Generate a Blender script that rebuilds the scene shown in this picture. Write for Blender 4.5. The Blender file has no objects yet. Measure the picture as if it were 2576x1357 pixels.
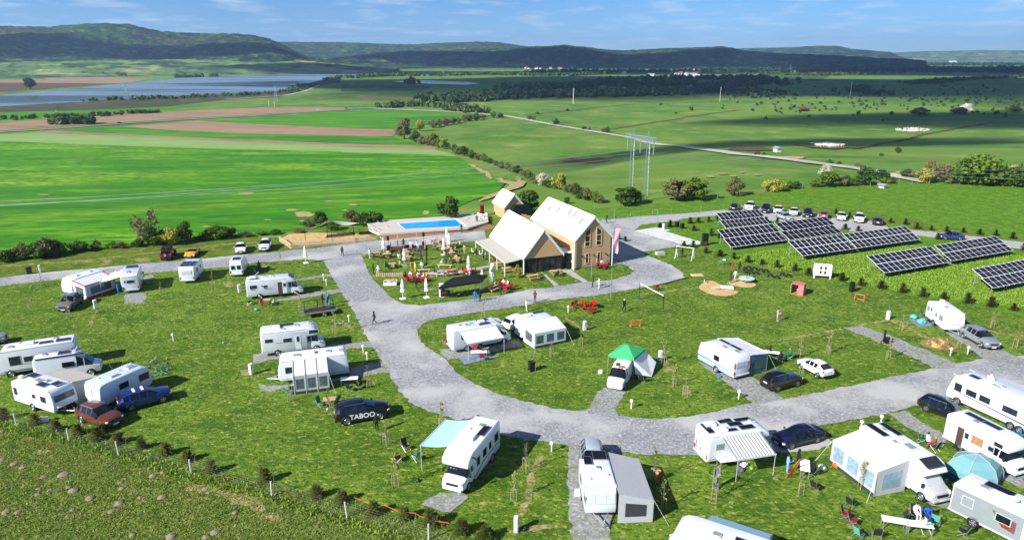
import bpy, bmesh, math, random
import numpy as np
from mathutils import Vector, Matrix
R = math.radians
SC = bpy.context.scene
COL = SC.collection
random.seed(7)

# ------------------------------------------------------------------ camera, sky, sun, exposure
CH = 32.5                      # drone height above the camp site, metres
FPX = 1717.0                   # focal length in picture units (picture 2575 x 1357)
PIT = math.atan((678.5 - 143) / FPX)
cam = bpy.data.cameras.new('camera'); camo = bpy.data.objects.new('camera', cam); COL.objects.link(camo)
camo.location = (0, 0, CH); camo.rotation_euler = (math.pi/2 - PIT, 0, 0)
cam.sensor_width = 36; cam.lens = 36 * FPX / 2575; cam.clip_start = 0.5; cam.clip_end = 60000
SC.camera = camo

SUN_EL, SUN_AZ = R(33), math.atan2(-0.81, -0.59)     # sun stands left behind the camera
sund = Vector((math.sin(SUN_AZ)*math.cos(SUN_EL), math.cos(SUN_AZ)*math.cos(SUN_EL), math.sin(SUN_EL)))
W = bpy.data.worlds.new('World'); SC.world = W; W.use_nodes = True
wn = W.node_tree; wn.nodes.clear()
def _n(t, typ, **k):
    n = t.nodes.new(typ)
    for a, b in k.items(): setattr(n, a, b)
    return n
sky = _n(wn, 'ShaderNodeTexSky', sky_type='NISHITA', sun_disc=False, sun_elevation=SUN_EL, sun_rotation=SUN_AZ,
         altitude=1500, air_density=1.0, dust_density=0.0, ozone_density=4.0)
geo = _n(wn, 'ShaderNodeTexCoord'); sep = _n(wn, 'ShaderNodeSeparateXYZ')
wn.links.new(geo.outputs['Generated'], sep.inputs[0])
add = _n(wn, 'ShaderNodeMath', operation='ADD'); add.inputs[1].default_value = 0.10
wn.links.new(sep.outputs[2], add.inputs[0])
mx = _n(wn, 'ShaderNodeMath', operation='MAXIMUM'); mx.inputs[1].default_value = 0.02
wn.links.new(add.outputs[0], mx.inputs[0])
dv = _n(wn, 'ShaderNodeVectorMath', operation='DIVIDE'); cmb = _n(wn, 'ShaderNodeCombineXYZ')
for i in range(3): wn.links.new(mx.outputs[0], cmb.inputs[i])
wn.links.new(geo.outputs['Generated'], dv.inputs[0]); wn.links.new(cmb.outputs[0], dv.inputs[1])
mp = _n(wn, 'ShaderNodeMapping'); mp.inputs['Scale'].default_value = (1, 1, 0.0); mp.inputs['Location'].default_value = (3.3, 1.2, 0)
wn.links.new(dv.outputs[0], mp.inputs[0])
ns = _n(wn, 'ShaderNodeTexNoise'); ns.inputs['Scale'].default_value = 2.1; ns.inputs['Detail'].default_value = 7; ns.inputs['Roughness'].default_value = 0.58
wn.links.new(mp.outputs[0], ns.inputs['Vector'])
cr = _n(wn, 'ShaderNodeValToRGB'); cr.color_ramp.elements[0].position = 0.5; cr.color_ramp.elements[1].position = 0.85
cr.color_ramp.elements[1].color = (0.7, 0.7, 0.7, 1)
wn.links.new(ns.outputs[0], cr.inputs[0])
mixc = _n(wn, 'ShaderNodeMix', data_type='RGBA'); mixc.inputs['B'].default_value = (9.5, 10.2, 11.2, 1)
tint = _n(wn, 'ShaderNodeMix', data_type='RGBA', blend_type='MULTIPLY'); tint.inputs['Factor'].default_value = 1; tint.inputs['B'].default_value = (.56, .84, 1.22, 1)
wn.links.new(sky.outputs[0], tint.inputs['A'])
wn.links.new(cr.outputs[0], mixc.inputs['Factor']); wn.links.new(tint.outputs['Result'], mixc.inputs['A'])
bg = _n(wn, 'ShaderNodeBackground'); bg.inputs['Strength'].default_value = 0.068
wo = _n(wn, 'ShaderNodeOutputWorld')
wn.links.new(mixc.outputs['Result'], bg.inputs[0]); wn.links.new(bg.outputs[0], wo.inputs[0])
sl = bpy.data.lights.new('sun', 'SUN'); sl.energy = 5.0; sl.angle = R(0.53); sl.color = (1, 0.985, 0.96)
so = bpy.data.objects.new('sun', sl); COL.objects.link(so); so.location = sund*300
so.rotation_euler = (-sund).to_track_quat('-Z', 'Y').to_euler()
SC.view_settings.view_transform = 'Standard'; SC.view_settings.look = 'None'
SC.view_settings.exposure = 0.68; SC.view_settings.gamma = 1; SC.view_settings.use_curve_mapping = False
SC.render.engine = 'CYCLES'
SC.cycles.use_denoising = True
SC.cycles.max_bounces = 6; SC.cycles.diffuse_bounces = 2; SC.cycles.glossy_bounces = 3
SC.cycles.transmission_bounces = 4; SC.cycles.transparent_max_bounces = 8; SC.cycles.volume_bounces = 0
SC.cycles.caustics_reflective = False; SC.cycles.caustics_refractive = False

# ------------------------------------------------------------------ survey: where a point of the picture meets the land
CP, SP = math.cos(PIT), math.sin(PIT)
def ray(px, py):
    a = (px - 1287.5) / FPX; b = -(py - 678.5) / FPX
    return (a, CP + b*SP, -SP + b*CP)
def PZ(px, py, z=0.0):
    d = ray(px, py); t = (z - CH) / d[2]
    return Vector((d[0]*t, d[1]*t, z))
def hgt(px, py, y):                       # height of a point seen at px,py standing at depth y
    d = ray(px, py); return CH + d[2]*y/d[1]
EDGE = [PZ(*p) for p in [(-700,700),(0,645),(240,622),(560,597),(900,568),(1090,552),(1260,528),(1500,512),(1750,506),(1960,472),(2300,458),(2575,466),(3100,500)]]
EX = np.array([p.x for p in EDGE]); EY = np.array([p.y for p in EDGE])
VAL = -30.0
def hh(x, y):
    t = min(1.0, max(0.0, (y - float(np.interp(x, EX, EY))) / float(np.interp(x, (20, 160), (260, 450)))))
    return VAL * t*t*(3 - 2*t)
def G(px, py):
    d = ray(px, py)
    if d[2] >= -1e-4: raise ValueError
    t0 = CH / -d[2]; p = (d[0]*t0, d[1]*t0)
    if hh(*p) > -0.001: return Vector((p[0], p[1], 0.0))
    lo, hi = t0, (CH - VAL) / -d[2]
    for _ in range(40):
        m = (lo + hi)/2
        if CH + d[2]*m > hh(d[0]*m, d[1]*m): lo = m
        else: hi = m
    return Vector((d[0]*hi, d[1]*hi, CH + d[2]*hi))

# ------------------------------------------------------------------ materials (all procedural)
MATS = {}
def lin(c):
    if isinstance(c, str):
        c = c.lstrip('#'); c = [int(c[i:i+2], 16)/255 for i in (0, 2, 4)]
        c = [x/12.92 if x <= .04045 else ((x+.055)/1.055)**2.4 for x in c]
    return (c[0], c[1], c[2], 1)
def pm(name, col, rough=.5, metal=0, var=.08, scale=3, coat=0, spec=.5, bump=0, bscale=None, trans=0, alpha=1, emit=0):
    if name in MATS: return MATS[name]
    m = bpy.data.materials.new(name); m.use_nodes = True; t = m.node_tree; b = t.nodes['Principled BSDF']; c = lin(col)
    b.inputs['Roughness'].default_value = rough; b.inputs['Metallic'].default_value = metal
    b.inputs['Specular IOR Level'].default_value = spec; b.inputs['Coat Weight'].default_value = coat
    b.inputs['Coat Roughness'].default_value = .06; b.inputs['Transmission Weight'].default_value = trans; b.inputs['Alpha'].default_value = alpha
    tc = _n(t, 'ShaderNodeTexCoord'); nz = _n(t, 'ShaderNodeTexNoise'); nz.inputs['Scale'].default_value = scale; nz.inputs['Detail'].default_value = 5
    t.links.new(tc.outputs['Object'], nz.inputs['Vector'])
    rp = _n(t, 'ShaderNodeValToRGB'); e = rp.color_ramp.elements
    e[0].position, e[1].position = .3, .7
    e[0].color = tuple(x*(1-var) for x in c[:3]) + (1,); e[1].color = tuple(min(1, x*(1+var)) for x in c[:3]) + (1,)
    t.links.new(nz.outputs[0], rp.inputs[0]); t.links.new(rp.outputs[0], b.inputs['Base Color'])
    if bump:
        bp = _n(t, 'ShaderNodeBump'); bp.inputs['Strength'].default_value = bump; bp.inputs['Distance'].default_value = .05
        if bscale:
            n2 = _n(t, 'ShaderNodeTexNoise'); n2.inputs['Scale'].default_value = bscale; n2.inputs['Detail'].default_value = 4
            t.links.new(tc.outputs['Object'], n2.inputs['Vector']); t.links.new(n2.outputs[0], bp.inputs['Height'])
        else: t.links.new(nz.outputs[0], bp.inputs['Height'])
        t.links.new(bp.outputs[0], b.inputs['Normal'])
    if emit: b.inputs['Emission Color'].default_value = c; b.inputs['Emission Strength'].default_value = emit
    MATS[name] = m; return m
def gmat(name, layers, rough=.9, bump=.4, bdist=.1, bscale=8, spec=.15, stretch=(1,1,1), rot=0, dark=None):
    """ground cover: layers = [(colour, noise scale, low, high)], the first is the base, the others are laid over by thresholded noise"""
    m = bpy.data.materials.new(name); m.use_nodes = True; t = m.node_tree; b = t.nodes['Principled BSDF']
    b.inputs['Roughness'].default_value = rough; b.inputs['Specular IOR Level'].default_value = spec
    tc = _n(t, 'ShaderNodeTexCoord'); mpn = _n(t, 'ShaderNodeMapping'); mpn.inputs['Scale'].default_value = stretch; mpn.inputs['Rotation'].default_value = (0, 0, rot)
    t.links.new(tc.outputs['Object'], mpn.inputs[0])
    cur = None
    for i, (c, s, lo, hi) in enumerate(layers):
        if i == 0:
            q = _n(t, 'ShaderNodeRGB'); q.outputs[0].default_value = lin(c); cur = q.outputs[0]; continue
        nz = _n(t, 'ShaderNodeTexNoise'); nz.inputs['Scale'].default_value = s; nz.inputs['Detail'].default_value = 6; nz.inputs['Roughness'].default_value = .62
        of = _n(t, 'ShaderNodeVectorMath', operation='ADD'); of.inputs[1].default_value = (i*17.3, i*5.1, 0)
        t.links.new(mpn.outputs[0], of.inputs[0]); t.links.new(of.outputs[0], nz.inputs['Vector'])
        mr = _n(t, 'ShaderNodeMapRange'); mr.inputs['From Min'].default_value = lo; mr.inputs['From Max'].default_value = hi
        t.links.new(nz.outputs[0], mr.inputs[0])
        x = _n(t, 'ShaderNodeMix', data_type='RGBA'); x.inputs['B'].default_value = lin(c)
        t.links.new(mr.outputs[0], x.inputs['Factor']); t.links.new(cur, x.inputs['A']); cur = x.outputs['Result']
    t.links.new(cur, b.inputs['Base Color'])
    if bump:
        nb = _n(t, 'ShaderNodeTexNoise'); nb.inputs['Scale'].default_value = bscale; nb.inputs['Detail'].default_value = 5; nb.inputs['Roughness'].default_value = .7
        t.links.new(tc.outputs['Object'], nb.inputs['Vector'])
        bp = _n(t, 'ShaderNodeBump'); bp.inputs['Strength'].default_value = bump; bp.inputs['Distance'].default_value = bdist
        t.links.new(nb.outputs[0], bp.inputs['Height']); t.links.new(bp.outputs[0], b.inputs['Normal'])
    MATS[name] = m; return m
def leafmat(name, c1, c2, var=.3):
    """leaves: colour wanders from leaf clump to leaf clump and from plant to plant, some light passes through"""
    m = bpy.data.materials.new(name); m.use_nodes = True; t = m.node_tree; b = t.nodes['Principled BSDF']
    b.inputs['Roughness'].default_value = .6; b.inputs['Specular IOR Level'].default_value = .25
    tc = _n(t, 'ShaderNodeTexCoord'); nz = _n(t, 'ShaderNodeTexNoise'); nz.inputs['Scale'].default_value = 1.3; nz.inputs['Detail'].default_value = 3
    t.links.new(tc.outputs['Object'], nz.inputs['Vector'])
    oi = _n(t, 'ShaderNodeObjectInfo'); ad = _n(t, 'ShaderNodeMath', operation='MULTIPLY_ADD'); ad.inputs[1].default_value = var; 
    t.links.new(oi.outputs['Random'], ad.inputs[0]); t.links.new(nz.outputs[0], ad.inputs[2])
    mr = _n(t, 'ShaderNodeMapRange'); mr.inputs['From Min'].default_value = .35; mr.inputs['From Max'].default_value = .65 + var
    t.links.new(ad.outputs[0], mr.inputs[0])
    x = _n(t, 'ShaderNodeMix', data_type='RGBA'); x.inputs['A'].default_value = lin(c1); x.inputs['B'].default_value = lin(c2)
    t.links.new(mr.outputs[0], x.inputs['Factor']); t.links.new(x.outputs['Result'], b.inputs['Base Color'])
    tr = _n(t, 'ShaderNodeBsdfTranslucent'); t.links.new(x.outputs['Result'], tr.inputs[0])
    ms = _n(t, 'ShaderNodeMixShader'); ms.inputs[0].default_value = .25; out = t.nodes['Material Output']
    t.links.new(b.outputs[0], ms.inputs[1]); t.links.new(tr.outputs[0], ms.inputs[2]); t.links.new(ms.outputs[0], out.inputs[0])
    MATS[name] = m; return m

# ------------------------------------------------------------------ mesh builder
def ident(v): return v
class MB:
    def __init__(s): s.v, s.f, s.m = [], [], []
    def add(s, vs, fs, m=0):
        o = len(s.v); s.v.extend(tuple(v) for v in vs)
        s.f.extend(tuple(i+o for i in f) for f in fs); s.m.extend([m]*len(fs)); return s
    def box(s, c, d, m=0, rz=0, ry=0, rx=0):
        M = Matrix.Translation(c)
        if rz: M = M @ Matrix.Rotation(rz, 4, 'Z')
        if ry: M = M @ Matrix.Rotation(ry, 4, 'Y')
        if rx: M = M @ Matrix.Rotation(rx, 4, 'X')
        vs = [M @ Vector((x*d[0]/2, y*d[1]/2, z*d[2]/2)) for x in (-1,1) for y in (-1,1) for z in (-1,1)]
        return s.add(vs, [(0,1,3,2),(4,6,7,5),(0,4,5,1),(2,3,7,6),(0,2,6,4),(1,5,7,3)], m)
    def tube(s, p0, p1, r0, r1=None, n=6, m=0):
        p0, p1 = Vector(p0), Vector(p1); r1 = r0 if r1 is None else r1
        a = (p1-p0); 
        if a.length < 1e-6: return s
        q = a.to_track_quat('Z', 'Y'); vs = []
        for p, r in ((p0, r0), (p1, r1)):
            for i in range(n):
                t = 2*math.pi*i/n; vs.append(p + q @ Vector((math.cos(t)*r, math.sin(t)*r, 0)))
        fs = [(i, (i+1)%n, n+(i+1)%n, n+i) for i in range(n)] + [tuple(range(n-1,-1,-1)), tuple(range(n, 2*n))]
        return s.add(vs, fs, m)
    def path(s, pts, r, n=5, m=0):
        for a, b in zip(pts[:-1], pts[1:]): s.tube(a, b, r, r, n, m)
        return s
    def lathe(s, prof, n=12, m=0, c=(0,0,0), pleat=0, sx=1, sy=1):
        vs, fs = [], []
        for k, (r, z) in enumerate(prof):
            for i in range(n):
                t = 2*math.pi*i/n; rr = r*(1 + (pleat if i % 2 else -pleat))
                vs.append((c[0]+rr*math.cos(t)*sx, c[1]+rr*math.sin(t)*sy, c[2]+z))
        for k in range(len(prof)-1):
            for i in range(n): fs.append((k*n+i, k*n+(i+1)%n, (k+1)*n+(i+1)%n, (k+1)*n+i))
        fs += [tuple(range(n-1,-1,-1)), tuple(range((len(prof)-1)*n, len(prof)*n))]
        return s.add(vs, fs, m)
    def prism(s, pts, y0, y1, m=0):       # x,z outline pulled along y
        n = len(pts); vs = [(p[0], y0, p[1]) for p in pts] + [(p[0], y1, p[1]) for p in pts]
        return s.add(vs, [tuple(range(n)), tuple(range(2*n-1, n-1, -1))] + [(i, n+i, n+(i+1)%n, (i+1)%n) for i in range(n)], m)
    def slab(s, pts, t=.03, m=0):         # a polygon with thickness
        pts = [Vector(p) for p in pts]; nrm = Vector((0,0,0)); n = len(pts)
        for i in range(n): nrm += pts[i].cross(pts[(i+1) % n])
        nrm = nrm.normalized()*t
        return s.add(pts + [p-nrm for p in pts], [tuple(range(n)), tuple(range(2*n-1, n-1, -1))] + [(i, n+i, n+(i+1)%n, (i+1)%n) for i in range(n)], m)
    def loft(s, rings, m=0, caps=True, closed=True):
        n = len(rings[0]); vs = [p for r in rings for p in r]; fs = []
        for k in range(len(rings)-1):
            for i in range(n if closed else n-1): fs.append((k*n+i, k*n+(i+1)%n, (k+1)*n+(i+1)%n, (k+1)*n+i))
        if caps: fs += [tuple(range(n-1,-1,-1)), tuple(range((len(rings)-1)*n, len(rings)*n))]
        return s.add(vs, fs, m)
    def mesh(s, name, mats, smooth=False, bevel=0, segs=2, ang=35, fixn=True):
        me = bpy.data.meshes.new(name)
        me.from_pydata([tuple(v) for v in s.v], [], s.f)
        mats = mats if isinstance(mats, (list, tuple)) else [mats]
        for x in mats: me.materials.append(MATS[x] if isinstance(x, str) else x)
        if any(s.m): me.polygons.foreach_set('material_index', s.m)
        if fixn or bevel:
            bm = bmesh.new(); bm.from_mesh(me)
            if bevel: bmesh.ops.remove_doubles(bm, verts=bm.verts, dist=1e-4)
            bmesh.ops.recalc_face_normals(bm, faces=bm.faces)
            if bevel:
                es = [e for e in bm.edges if len(e.link_faces) == 2 and e.calc_face_angle(0) > R(ang)]
                bmesh.ops.bevel(bm, geom=es, offset=bevel, segments=segs, profile=.5, affect='EDGES', clamp_overlap=True)
            bm.to_mesh(me); bm.free()
        if smooth: 
            me.polygons.foreach_set('use_smooth', [True]*len(me.polygons))
            try: me.set_sharp_from_angle(angle=R(40))
            except Exception: pass
        me.update(); return me
    def obj(s, name, mats, parent=None, **k): return link(name, s.mesh(name, mats, **k), parent)
def link(name, me, parent=None):
    o = bpy.data.objects.new(name, me); COL.objects.link(o)
    if parent: o.parent = parent
    return o
def tag(o, label=None, cat=None, group=None, kind=None):
    if label: o['label'] = label
    if cat: o['category'] = cat
    if group: o['group'] = group
    if kind: o['kind'] = kind
    return o
def thing(name, label, cat, loc=(0,0,0), rz=0, group=None):
    o = bpy.data.objects.new(name, None); COL.objects.link(o); o.location = loc; o.rotation_euler = (0,0,rz); o.empty_display_size = .2
    return tag(o, label, cat, group)
def copy_tree(o, parent=None):
    c = o.copy(); COL.objects.link(c); c.parent = parent
    for ch in list(o.children): copy_tree(ch, c)
    return c
USED = set()
def spot(proto, loc, rz=0, label=None, group=None, sc=None, mats=None):
    """the first call moves the built thing itself, later calls place copies"""
    o = proto if proto.name not in USED else copy_tree(proto)
    if o is proto: USED.add(proto.name)
    o.location = loc; o.rotation_euler = (0, 0, rz)
    if sc: o.scale = sc if isinstance(sc, (tuple, list)) else (sc,)*3
    if label: o['label'] = label
    if group: o['group'] = group
    return o
def setmat(o, m):
    s = o.material_slots[0]; s.link = 'OBJECT'; s.material = MATS[m] if isinstance(m, str) else m
def xf(o, sz=None): return o
# ------------------------------------------------------------------ ground covers
gmat('pasture', [('#6c8634',0,0,0),('#4a7224',.012,.42,.62),('#8e9c4e',.035,.5,.72),('#5c8a2c',.15,.48,.7),('#98965e',.5,.6,.76)], bump=.3, bdist=.4, bscale=1.2)
gmat('lawn', [('#65821f',0,0,0),('#7a9430',.05,.48,.66),('#486b17',.3,.44,.62),('#9aa448',1.3,.52,.7),('#bab568',2.2,.57,.67),('#3c5f12',2.7,.5,.62)], bump=1, bdist=.22, bscale=4, stretch=(.75,1.15,1))
gmat('meadow', [('#6a7d2e',0,0,0),('#526e20',.5,.4,.6),('#92a048',1.8,.5,.7),('#4a6420',2.6,.52,.66),('#9c9466',2.1,.56,.7)], bump=1, bdist=.22, bscale=3.2)
gmat('verge', [('#66781f',0,0,0),('#4a651c',.4,.4,.62),('#8f8a45',.9,.52,.7),('#b09a66',.25,.6,.72)], bump=.8, bdist=.2, bscale=3)
gmat('lush_grass', [('#6a9023',0,0,0),('#4f7d18',.5,.4,.6),('#8aa238',1.3,.55,.7),('#3d6a14',2.6,.55,.7)], bump=1, bdist=.3, bscale=2.6)
gmat('wheat', [('#4d9214',0,0,0),('#357b12',.03,.42,.6),('#7fae26',.045,.5,.66),('#8fb030',.014,.52,.66),('#3a7610',.5,.46,.6),('#2f6a10',.16,.54,.66)], bump=.4, bdist=.3, bscale=1.5, stretch=(.35,1.6,1), rot=R(7))
gmat('pale_crop', [('#82a356',0,0,0),('#93a868',.03,.45,.65),('#769a45',.1,.5,.7)], bump=.2, stretch=(.3,1.5,1))
gmat('crop_green', [('#4f8a1a',0,0,0),('#3b7514',.02,.42,.6),('#6a9c30',.06,.5,.7)], bump=.3, bdist=.3, bscale=1, stretch=(.4,1.5,1))
gmat('dull_green', [('#4c6b2a',0,0,0),('#3a5722',.01,.42,.6),('#65803a',.03,.5,.7)], bump=.2)
gmat('ploughed', [('#a08468',0,0,0),('#8d7258',.03,.42,.62),('#b39a7c',.2,.5,.72)], bump=.4, bdist=.2, bscale=2, stretch=(.3,1.6,1))
gmat('bare_soil', [('#b49b6d',0,0,0),('#8f8a4c',.8,.48,.62),('#c9b184',1.7,.5,.7)], bump=.5, bdist=.1, bscale=5)
gmat('worn_soil', [('#a89466',0,0,0),('#6f7a32',.9,.42,.56),('#bfa97c',2.2,.5,.68),('#566a20',2.7,.5,.62)], bump=.5, bdist=.1, bscale=5)
gmat('dark_soil', [('#6d5640',0,0,0),('#59462f',.1,.42,.62),('#5a6a34',.3,.55,.7)], bump=.4)
gmat('sand', [('#c9ab78',0,0,0),('#b8975f',.7,.45,.62),('#d9c196',2,.5,.7)], bump=.5, bdist=.06, bscale=6)
gmat('gravel', [('#9a9b9b',0,0,0),('#838587',2.5,.42,.6),('#bcbdbc',3.4,.52,.64),('#6b6d70',4.6,.58,.68),('#b9b8b2',.1,.46,.6)], bump=1, bdist=.05, bscale=9, spec=.2)
gmat('fine_gravel', [('#adada8',0,0,0),('#9b9b97',1.2,.42,.62),('#c2c1bc',3,.52,.68),('#959693',.15,.55,.7)], bump=.6, bdist=.03, bscale=9, spec=.2)
gmat('pitch_gravel', [('#9b9b95',0,0,0),('#7d7f7c',3,.42,.6),('#7a8450',.6,.54,.66),('#bbbab3',4,.54,.66)], bump=1, bdist=.05, bscale=8, spec=.2)
gmat('asphalt', [('#8f8f8c',0,0,0),('#7d7d7b',.1,.4,.6)], bump=.1)
gmat('dust_road', [('#c3bfb2',0,0,0),('#adab9c',.1,.42,.62)], bump=.2)
gmat('concrete', [('#d3d2cd',0,0,0),('#c2c1bb',.5,.42,.62),('#e0dfda',1.3,.5,.7)], bump=.1)
gmat('scrub_bank', [('#4f4a36',0,0,0),('#3f4a26',.02,.4,.6),('#6b6044',.05,.5,.7)], bump=.4, bdist=.6, bscale=.4)
gmat('forest_hill', [('#3f5c22',0,0,0),('#5a4f40',.004,.48,.6),('#22381a',.01,.44,.56),('#6f8a38',.016,.54,.64),('#182a12',.04,.5,.6)], bump=1, bdist=9, bscale=.05)
gmat('field_hill', [('#67803c',0,0,0),('#33501f',.003,.46,.54),('#a9a070',.004,.58,.64),('#2a4219',.012,.53,.6),('#7f9a4a',.006,.54,.62)], bump=.8, bdist=6, bscale=.04)

# ------------------------------------------------------------------ the ground: one sheet to the horizon
CELL = 12.0
xs = [-17500,-9000,-3000,-1400,-800] + [i*CELL for i in range(-40, 61)] + [900,1400,3000,9000,17500]
ys = [-900,-200,-48] + [i*CELL for i in range(-2, 62)] + [1000,1400,2400,5000,12000,16200]
g = MB(); nx = len(xs)
vs = [(x, y, hh(x, y)) for y in ys for x in xs]
fs = [(j*nx+i, j*nx+i+1, (j+1)*nx+i+1, (j+1)*nx+i) for j in range(len(ys)-1) for i in range(nx-1)]
g.add(vs, fs); tag(g.obj('ground', 'pasture', smooth=True, fixn=False), kind='structure')

from mathutils.geometry import delaunay_2d_cdt as _cdt
def cdt(v, e, f, t, eps): r = _cdt(v, e, f, t, eps); return r[0], r[1], r[2]
_lay = [0]; _uid = [0]
def densify(pts, step, jit):
    out = []
    n = len(pts)
    for i in range(n):
        a, b = Vector(pts[i][:2]), Vector(pts[(i+1) % n][:2]); L = (b-a).length
        k = max(1, int(L/step)); d = (b-a); nrm = Vector((-d.y, d.x)).normalized() if L > 1e-6 else Vector((0,0))
        for q in range(k):
            p = a + d*(q/k)
            if jit and q: p = p + nrm*random.gauss(0, jit)
            out.append(p)
    return out
def smooth_poly(pts, it=1):
    for _ in range(it):
        out = []
        n = len(pts)
        for i in range(n):
            a, b = Vector(pts[i][:2]), Vector(pts[(i+1) % n][:2]); out += [a*.75+b*.25, a*.25+b*.75]
        pts = out
    return pts
def sheet(name, px, mat, lift=None, jit=.1, step=.8, soft=0, world=False, label=None, kind='structure', parent=None):
    pts = [Vector(p[:2]) for p in px] if world else [G(*p).xy for p in px]
    if soft: pts = smooth_poly(pts, soft)
    if jit: pts = densify(pts, step, jit)
    if lift is None: _lay[0] += 1; lift = .004 + .0006*_lay[0]
    dv_, _, df_ = cdt([Vector(p[:2]) for p in pts], [], [list(range(len(pts)))], 1, 1e-4)[:3]
    bm = bmesh.new(); vv = [bm.verts.new((p.x, p.y, 0)) for p in dv_]
    for f in df_: bm.faces.new([vv[i] for i in f])
    X = [p.x for p in pts]; Y = [p.y for p in pts]
    ramp = any(-29.999 < hh(p.x, p.y) < -.001 for p in pts)
    if ramp:
        for lo, hi, ax in ((min(X), max(X), 0), (min(Y), max(Y), 1)):
            k = math.ceil(lo/CELL)
            while k*CELL < hi:
                co = Vector((k*CELL, 0, 0)) if ax == 0 else Vector((0, k*CELL, 0)); no = Vector((1,0,0)) if ax == 0 else Vector((0,1,0))
                if abs(k*CELL) <= 732: bmesh.ops.bisect_plane(bm, geom=bm.verts[:]+bm.edges[:]+bm.faces[:], plane_co=co, plane_no=no, dist=1e-5)
                k += 1
        bmesh.ops.triangulate(bm, faces=[f for f in bm.faces if len(f.verts) > 3])
    _uid[0] += 1; lift += .00013*(_uid[0] % 60)
    for v in bm.verts: z = hh(v.co.x, v.co.y); v.co.z = z + lift + (.14*min(1, -z/.6) if ramp else 0)
    bm.normal_update(); bmesh.ops.reverse_faces(bm, faces=[f for f in bm.faces if f.normal.z < 0])
    me = bpy.data.meshes.new(name); bm.to_mesh(me); bm.free(); me.materials.append(MATS[mat])
    o = link(name, me, parent)
    if not parent: tag(o, label, kind=kind)
    return o
def strip(name, px, w, mat, lift=None, jit=.15, step=2.0, world=False):
    """a lane of width w metres along points of the picture"""
    c = [Vector(p[:2]) for p in px] if world else [G(*p).xy for p in px]
    L, Rr = [], []
    for i, p in enumerate(c):
        d = (c[min(i+1, len(c)-1)] - c[max(i-1, 0)]).normalized(); n = Vector((-d.y, d.x))
        ww = w[i] if isinstance(w, (list, tuple)) else w
        L.append(p + n*ww/2); Rr.append(p - n*ww/2)
    return sheet(name, L + Rr[::-1], mat, lift, jit, step, world=True)
Z1 = lambda *p: [(x*.3332, y*.3332) for x, y in p]                    # survey tiles -> picture
Z2 = lambda *p: [(x*.3332+858.3, y*.3332) for x, y in p]
Z3 = lambda *p: [(x*.3332+1716.7, y*.3332) for x, y in p]
Z4 = lambda *p: [(x*.3332, y*.3332+301.2) for x, y in p]
Z5 = lambda *p: [(x*.3332+858.3, y*.3332+301.2) for x, y in p]
Z6 = lambda *p: [(x*.3332+1716.7, y*.3332+301.2) for x, y in p]
A1 = lambda *p: [(x*.25523, y*.25523+587.3) for x, y in p]
A2 = lambda *p: [(x*.25523+527.05, y*.25523+587.3) for x, y in p]
A3 = lambda *p: [(x*.2219+888.5, y*.2219+512) for x, y in p]
A4 = lambda *p: [(x*.25523+1129.4, y*.25523+466.8) for x, y in p]
A5 = lambda *p: [(x*.25523+1611.3, y*.25523+496.9) for x, y in p]
A6 = lambda *p: [(x*.25523+2048, y*.25523+496.9) for x, y in p]
A7 = lambda *p: [(x*.2514, y*.2514+813.2) for x, y in p]
A8 = lambda *p: [(x*.25523+602.4, y*.25523+783.1) for x, y in p]
B1 = lambda *p: [(x*.233+1054, y*.233+737.9) for x, y in p]
B2 = lambda *p: [(x*.26306+1475.7, y*.26306+752.9) for x, y in p]
B3 = lambda *p: [(x*.22194+2078, y*.22194+707.8) for x, y in p]
B4 = lambda *p: [(x*.2514, y*.2514+1039) for x, y in p]
B5 = lambda *p: [(x*.23414+602.4, y*.23414+1039) for x, y in p]
B6 = lambda *p: [(x*.23967+1054, y*.23967+1039) for x, y in p]
B7 = lambda *p: [(x*.25635+1611.3, y*.25635+1009) for x, y in p]
B8 = lambda *p: [(x*.32294+2048, y*.32294+918.6) for x, y in p]
one = lambda T, x, y: T((x, y))[0]

# valley: fields, lake, roads (far sheets lie 5 to 30 cm above one another so that they stay apart at that distance)
def field(name, px, mat, lift, jit=0): return sheet(name, px, mat, lift, jit=jit, step=25)
field('lake', Z1((-300,735),(0,720),(440,682),(900,636),(1140,611),(1500,581),(2000,561),(2576,555)) + Z2((400,556),(1000,556),(1475,553),(1480,558),(900,566),(300,574),(0,579)) + Z1((2420,606),(2150,680),(1900,704),(1300,730),(950,745),(640,770),(0,805),(-300,815)), 'asphalt', .3).name
lake = bpy.data.objects['lake']
field('pond', Z2((385,615),(600,606),(960,620),(1050,632),(930,644),(700,634),(520,627)), 'asphalt', .3)
field('pond', Z2((1500,556),(1750,548),(2050,541),(2060,545),(1750,553)), 'asphalt', .3)
wm = bpy.data.materials.new('water'); wm.use_nodes = True; t = wm.node_tree; b = t.nodes['Principled BSDF']
b.inputs['Base Color'].default_value = (.2,.27,.32,1); b.inputs['Roughness'].default_value = .12; b.inputs['IOR'].default_value = 1.33
tc = _n(t,'ShaderNodeTexCoord'); nz = _n(t,'ShaderNodeTexNoise'); nz.inputs['Scale'].default_value = .12; nz.inputs['Detail'].default_value = 4
bp = _n(t,'ShaderNodeBump'); bp.inputs['Strength'].default_value = .08; bp.inputs['Distance'].default_value = .5
n2 = _n(t,'ShaderNodeTexNoise'); n2.inputs['Scale'].default_value = .004; mpw = _n(t,'ShaderNodeMapping'); mpw.inputs['Scale'].default_value = (.4,1.6,1)
mr = _n(t,'ShaderNodeMapRange'); mr.inputs['From Min'].default_value=.42; mr.inputs['From Max'].default_value=.6; mr.inputs['To Min'].default_value=.05; mr.inputs['To Max'].default_value=.35
t.links.new(tc.outputs['Object'], nz.inputs['Vector']); t.links.new(tc.outputs['Object'], mpw.inputs[0]); t.links.new(mpw.outputs[0], n2.inputs['Vector'])
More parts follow.
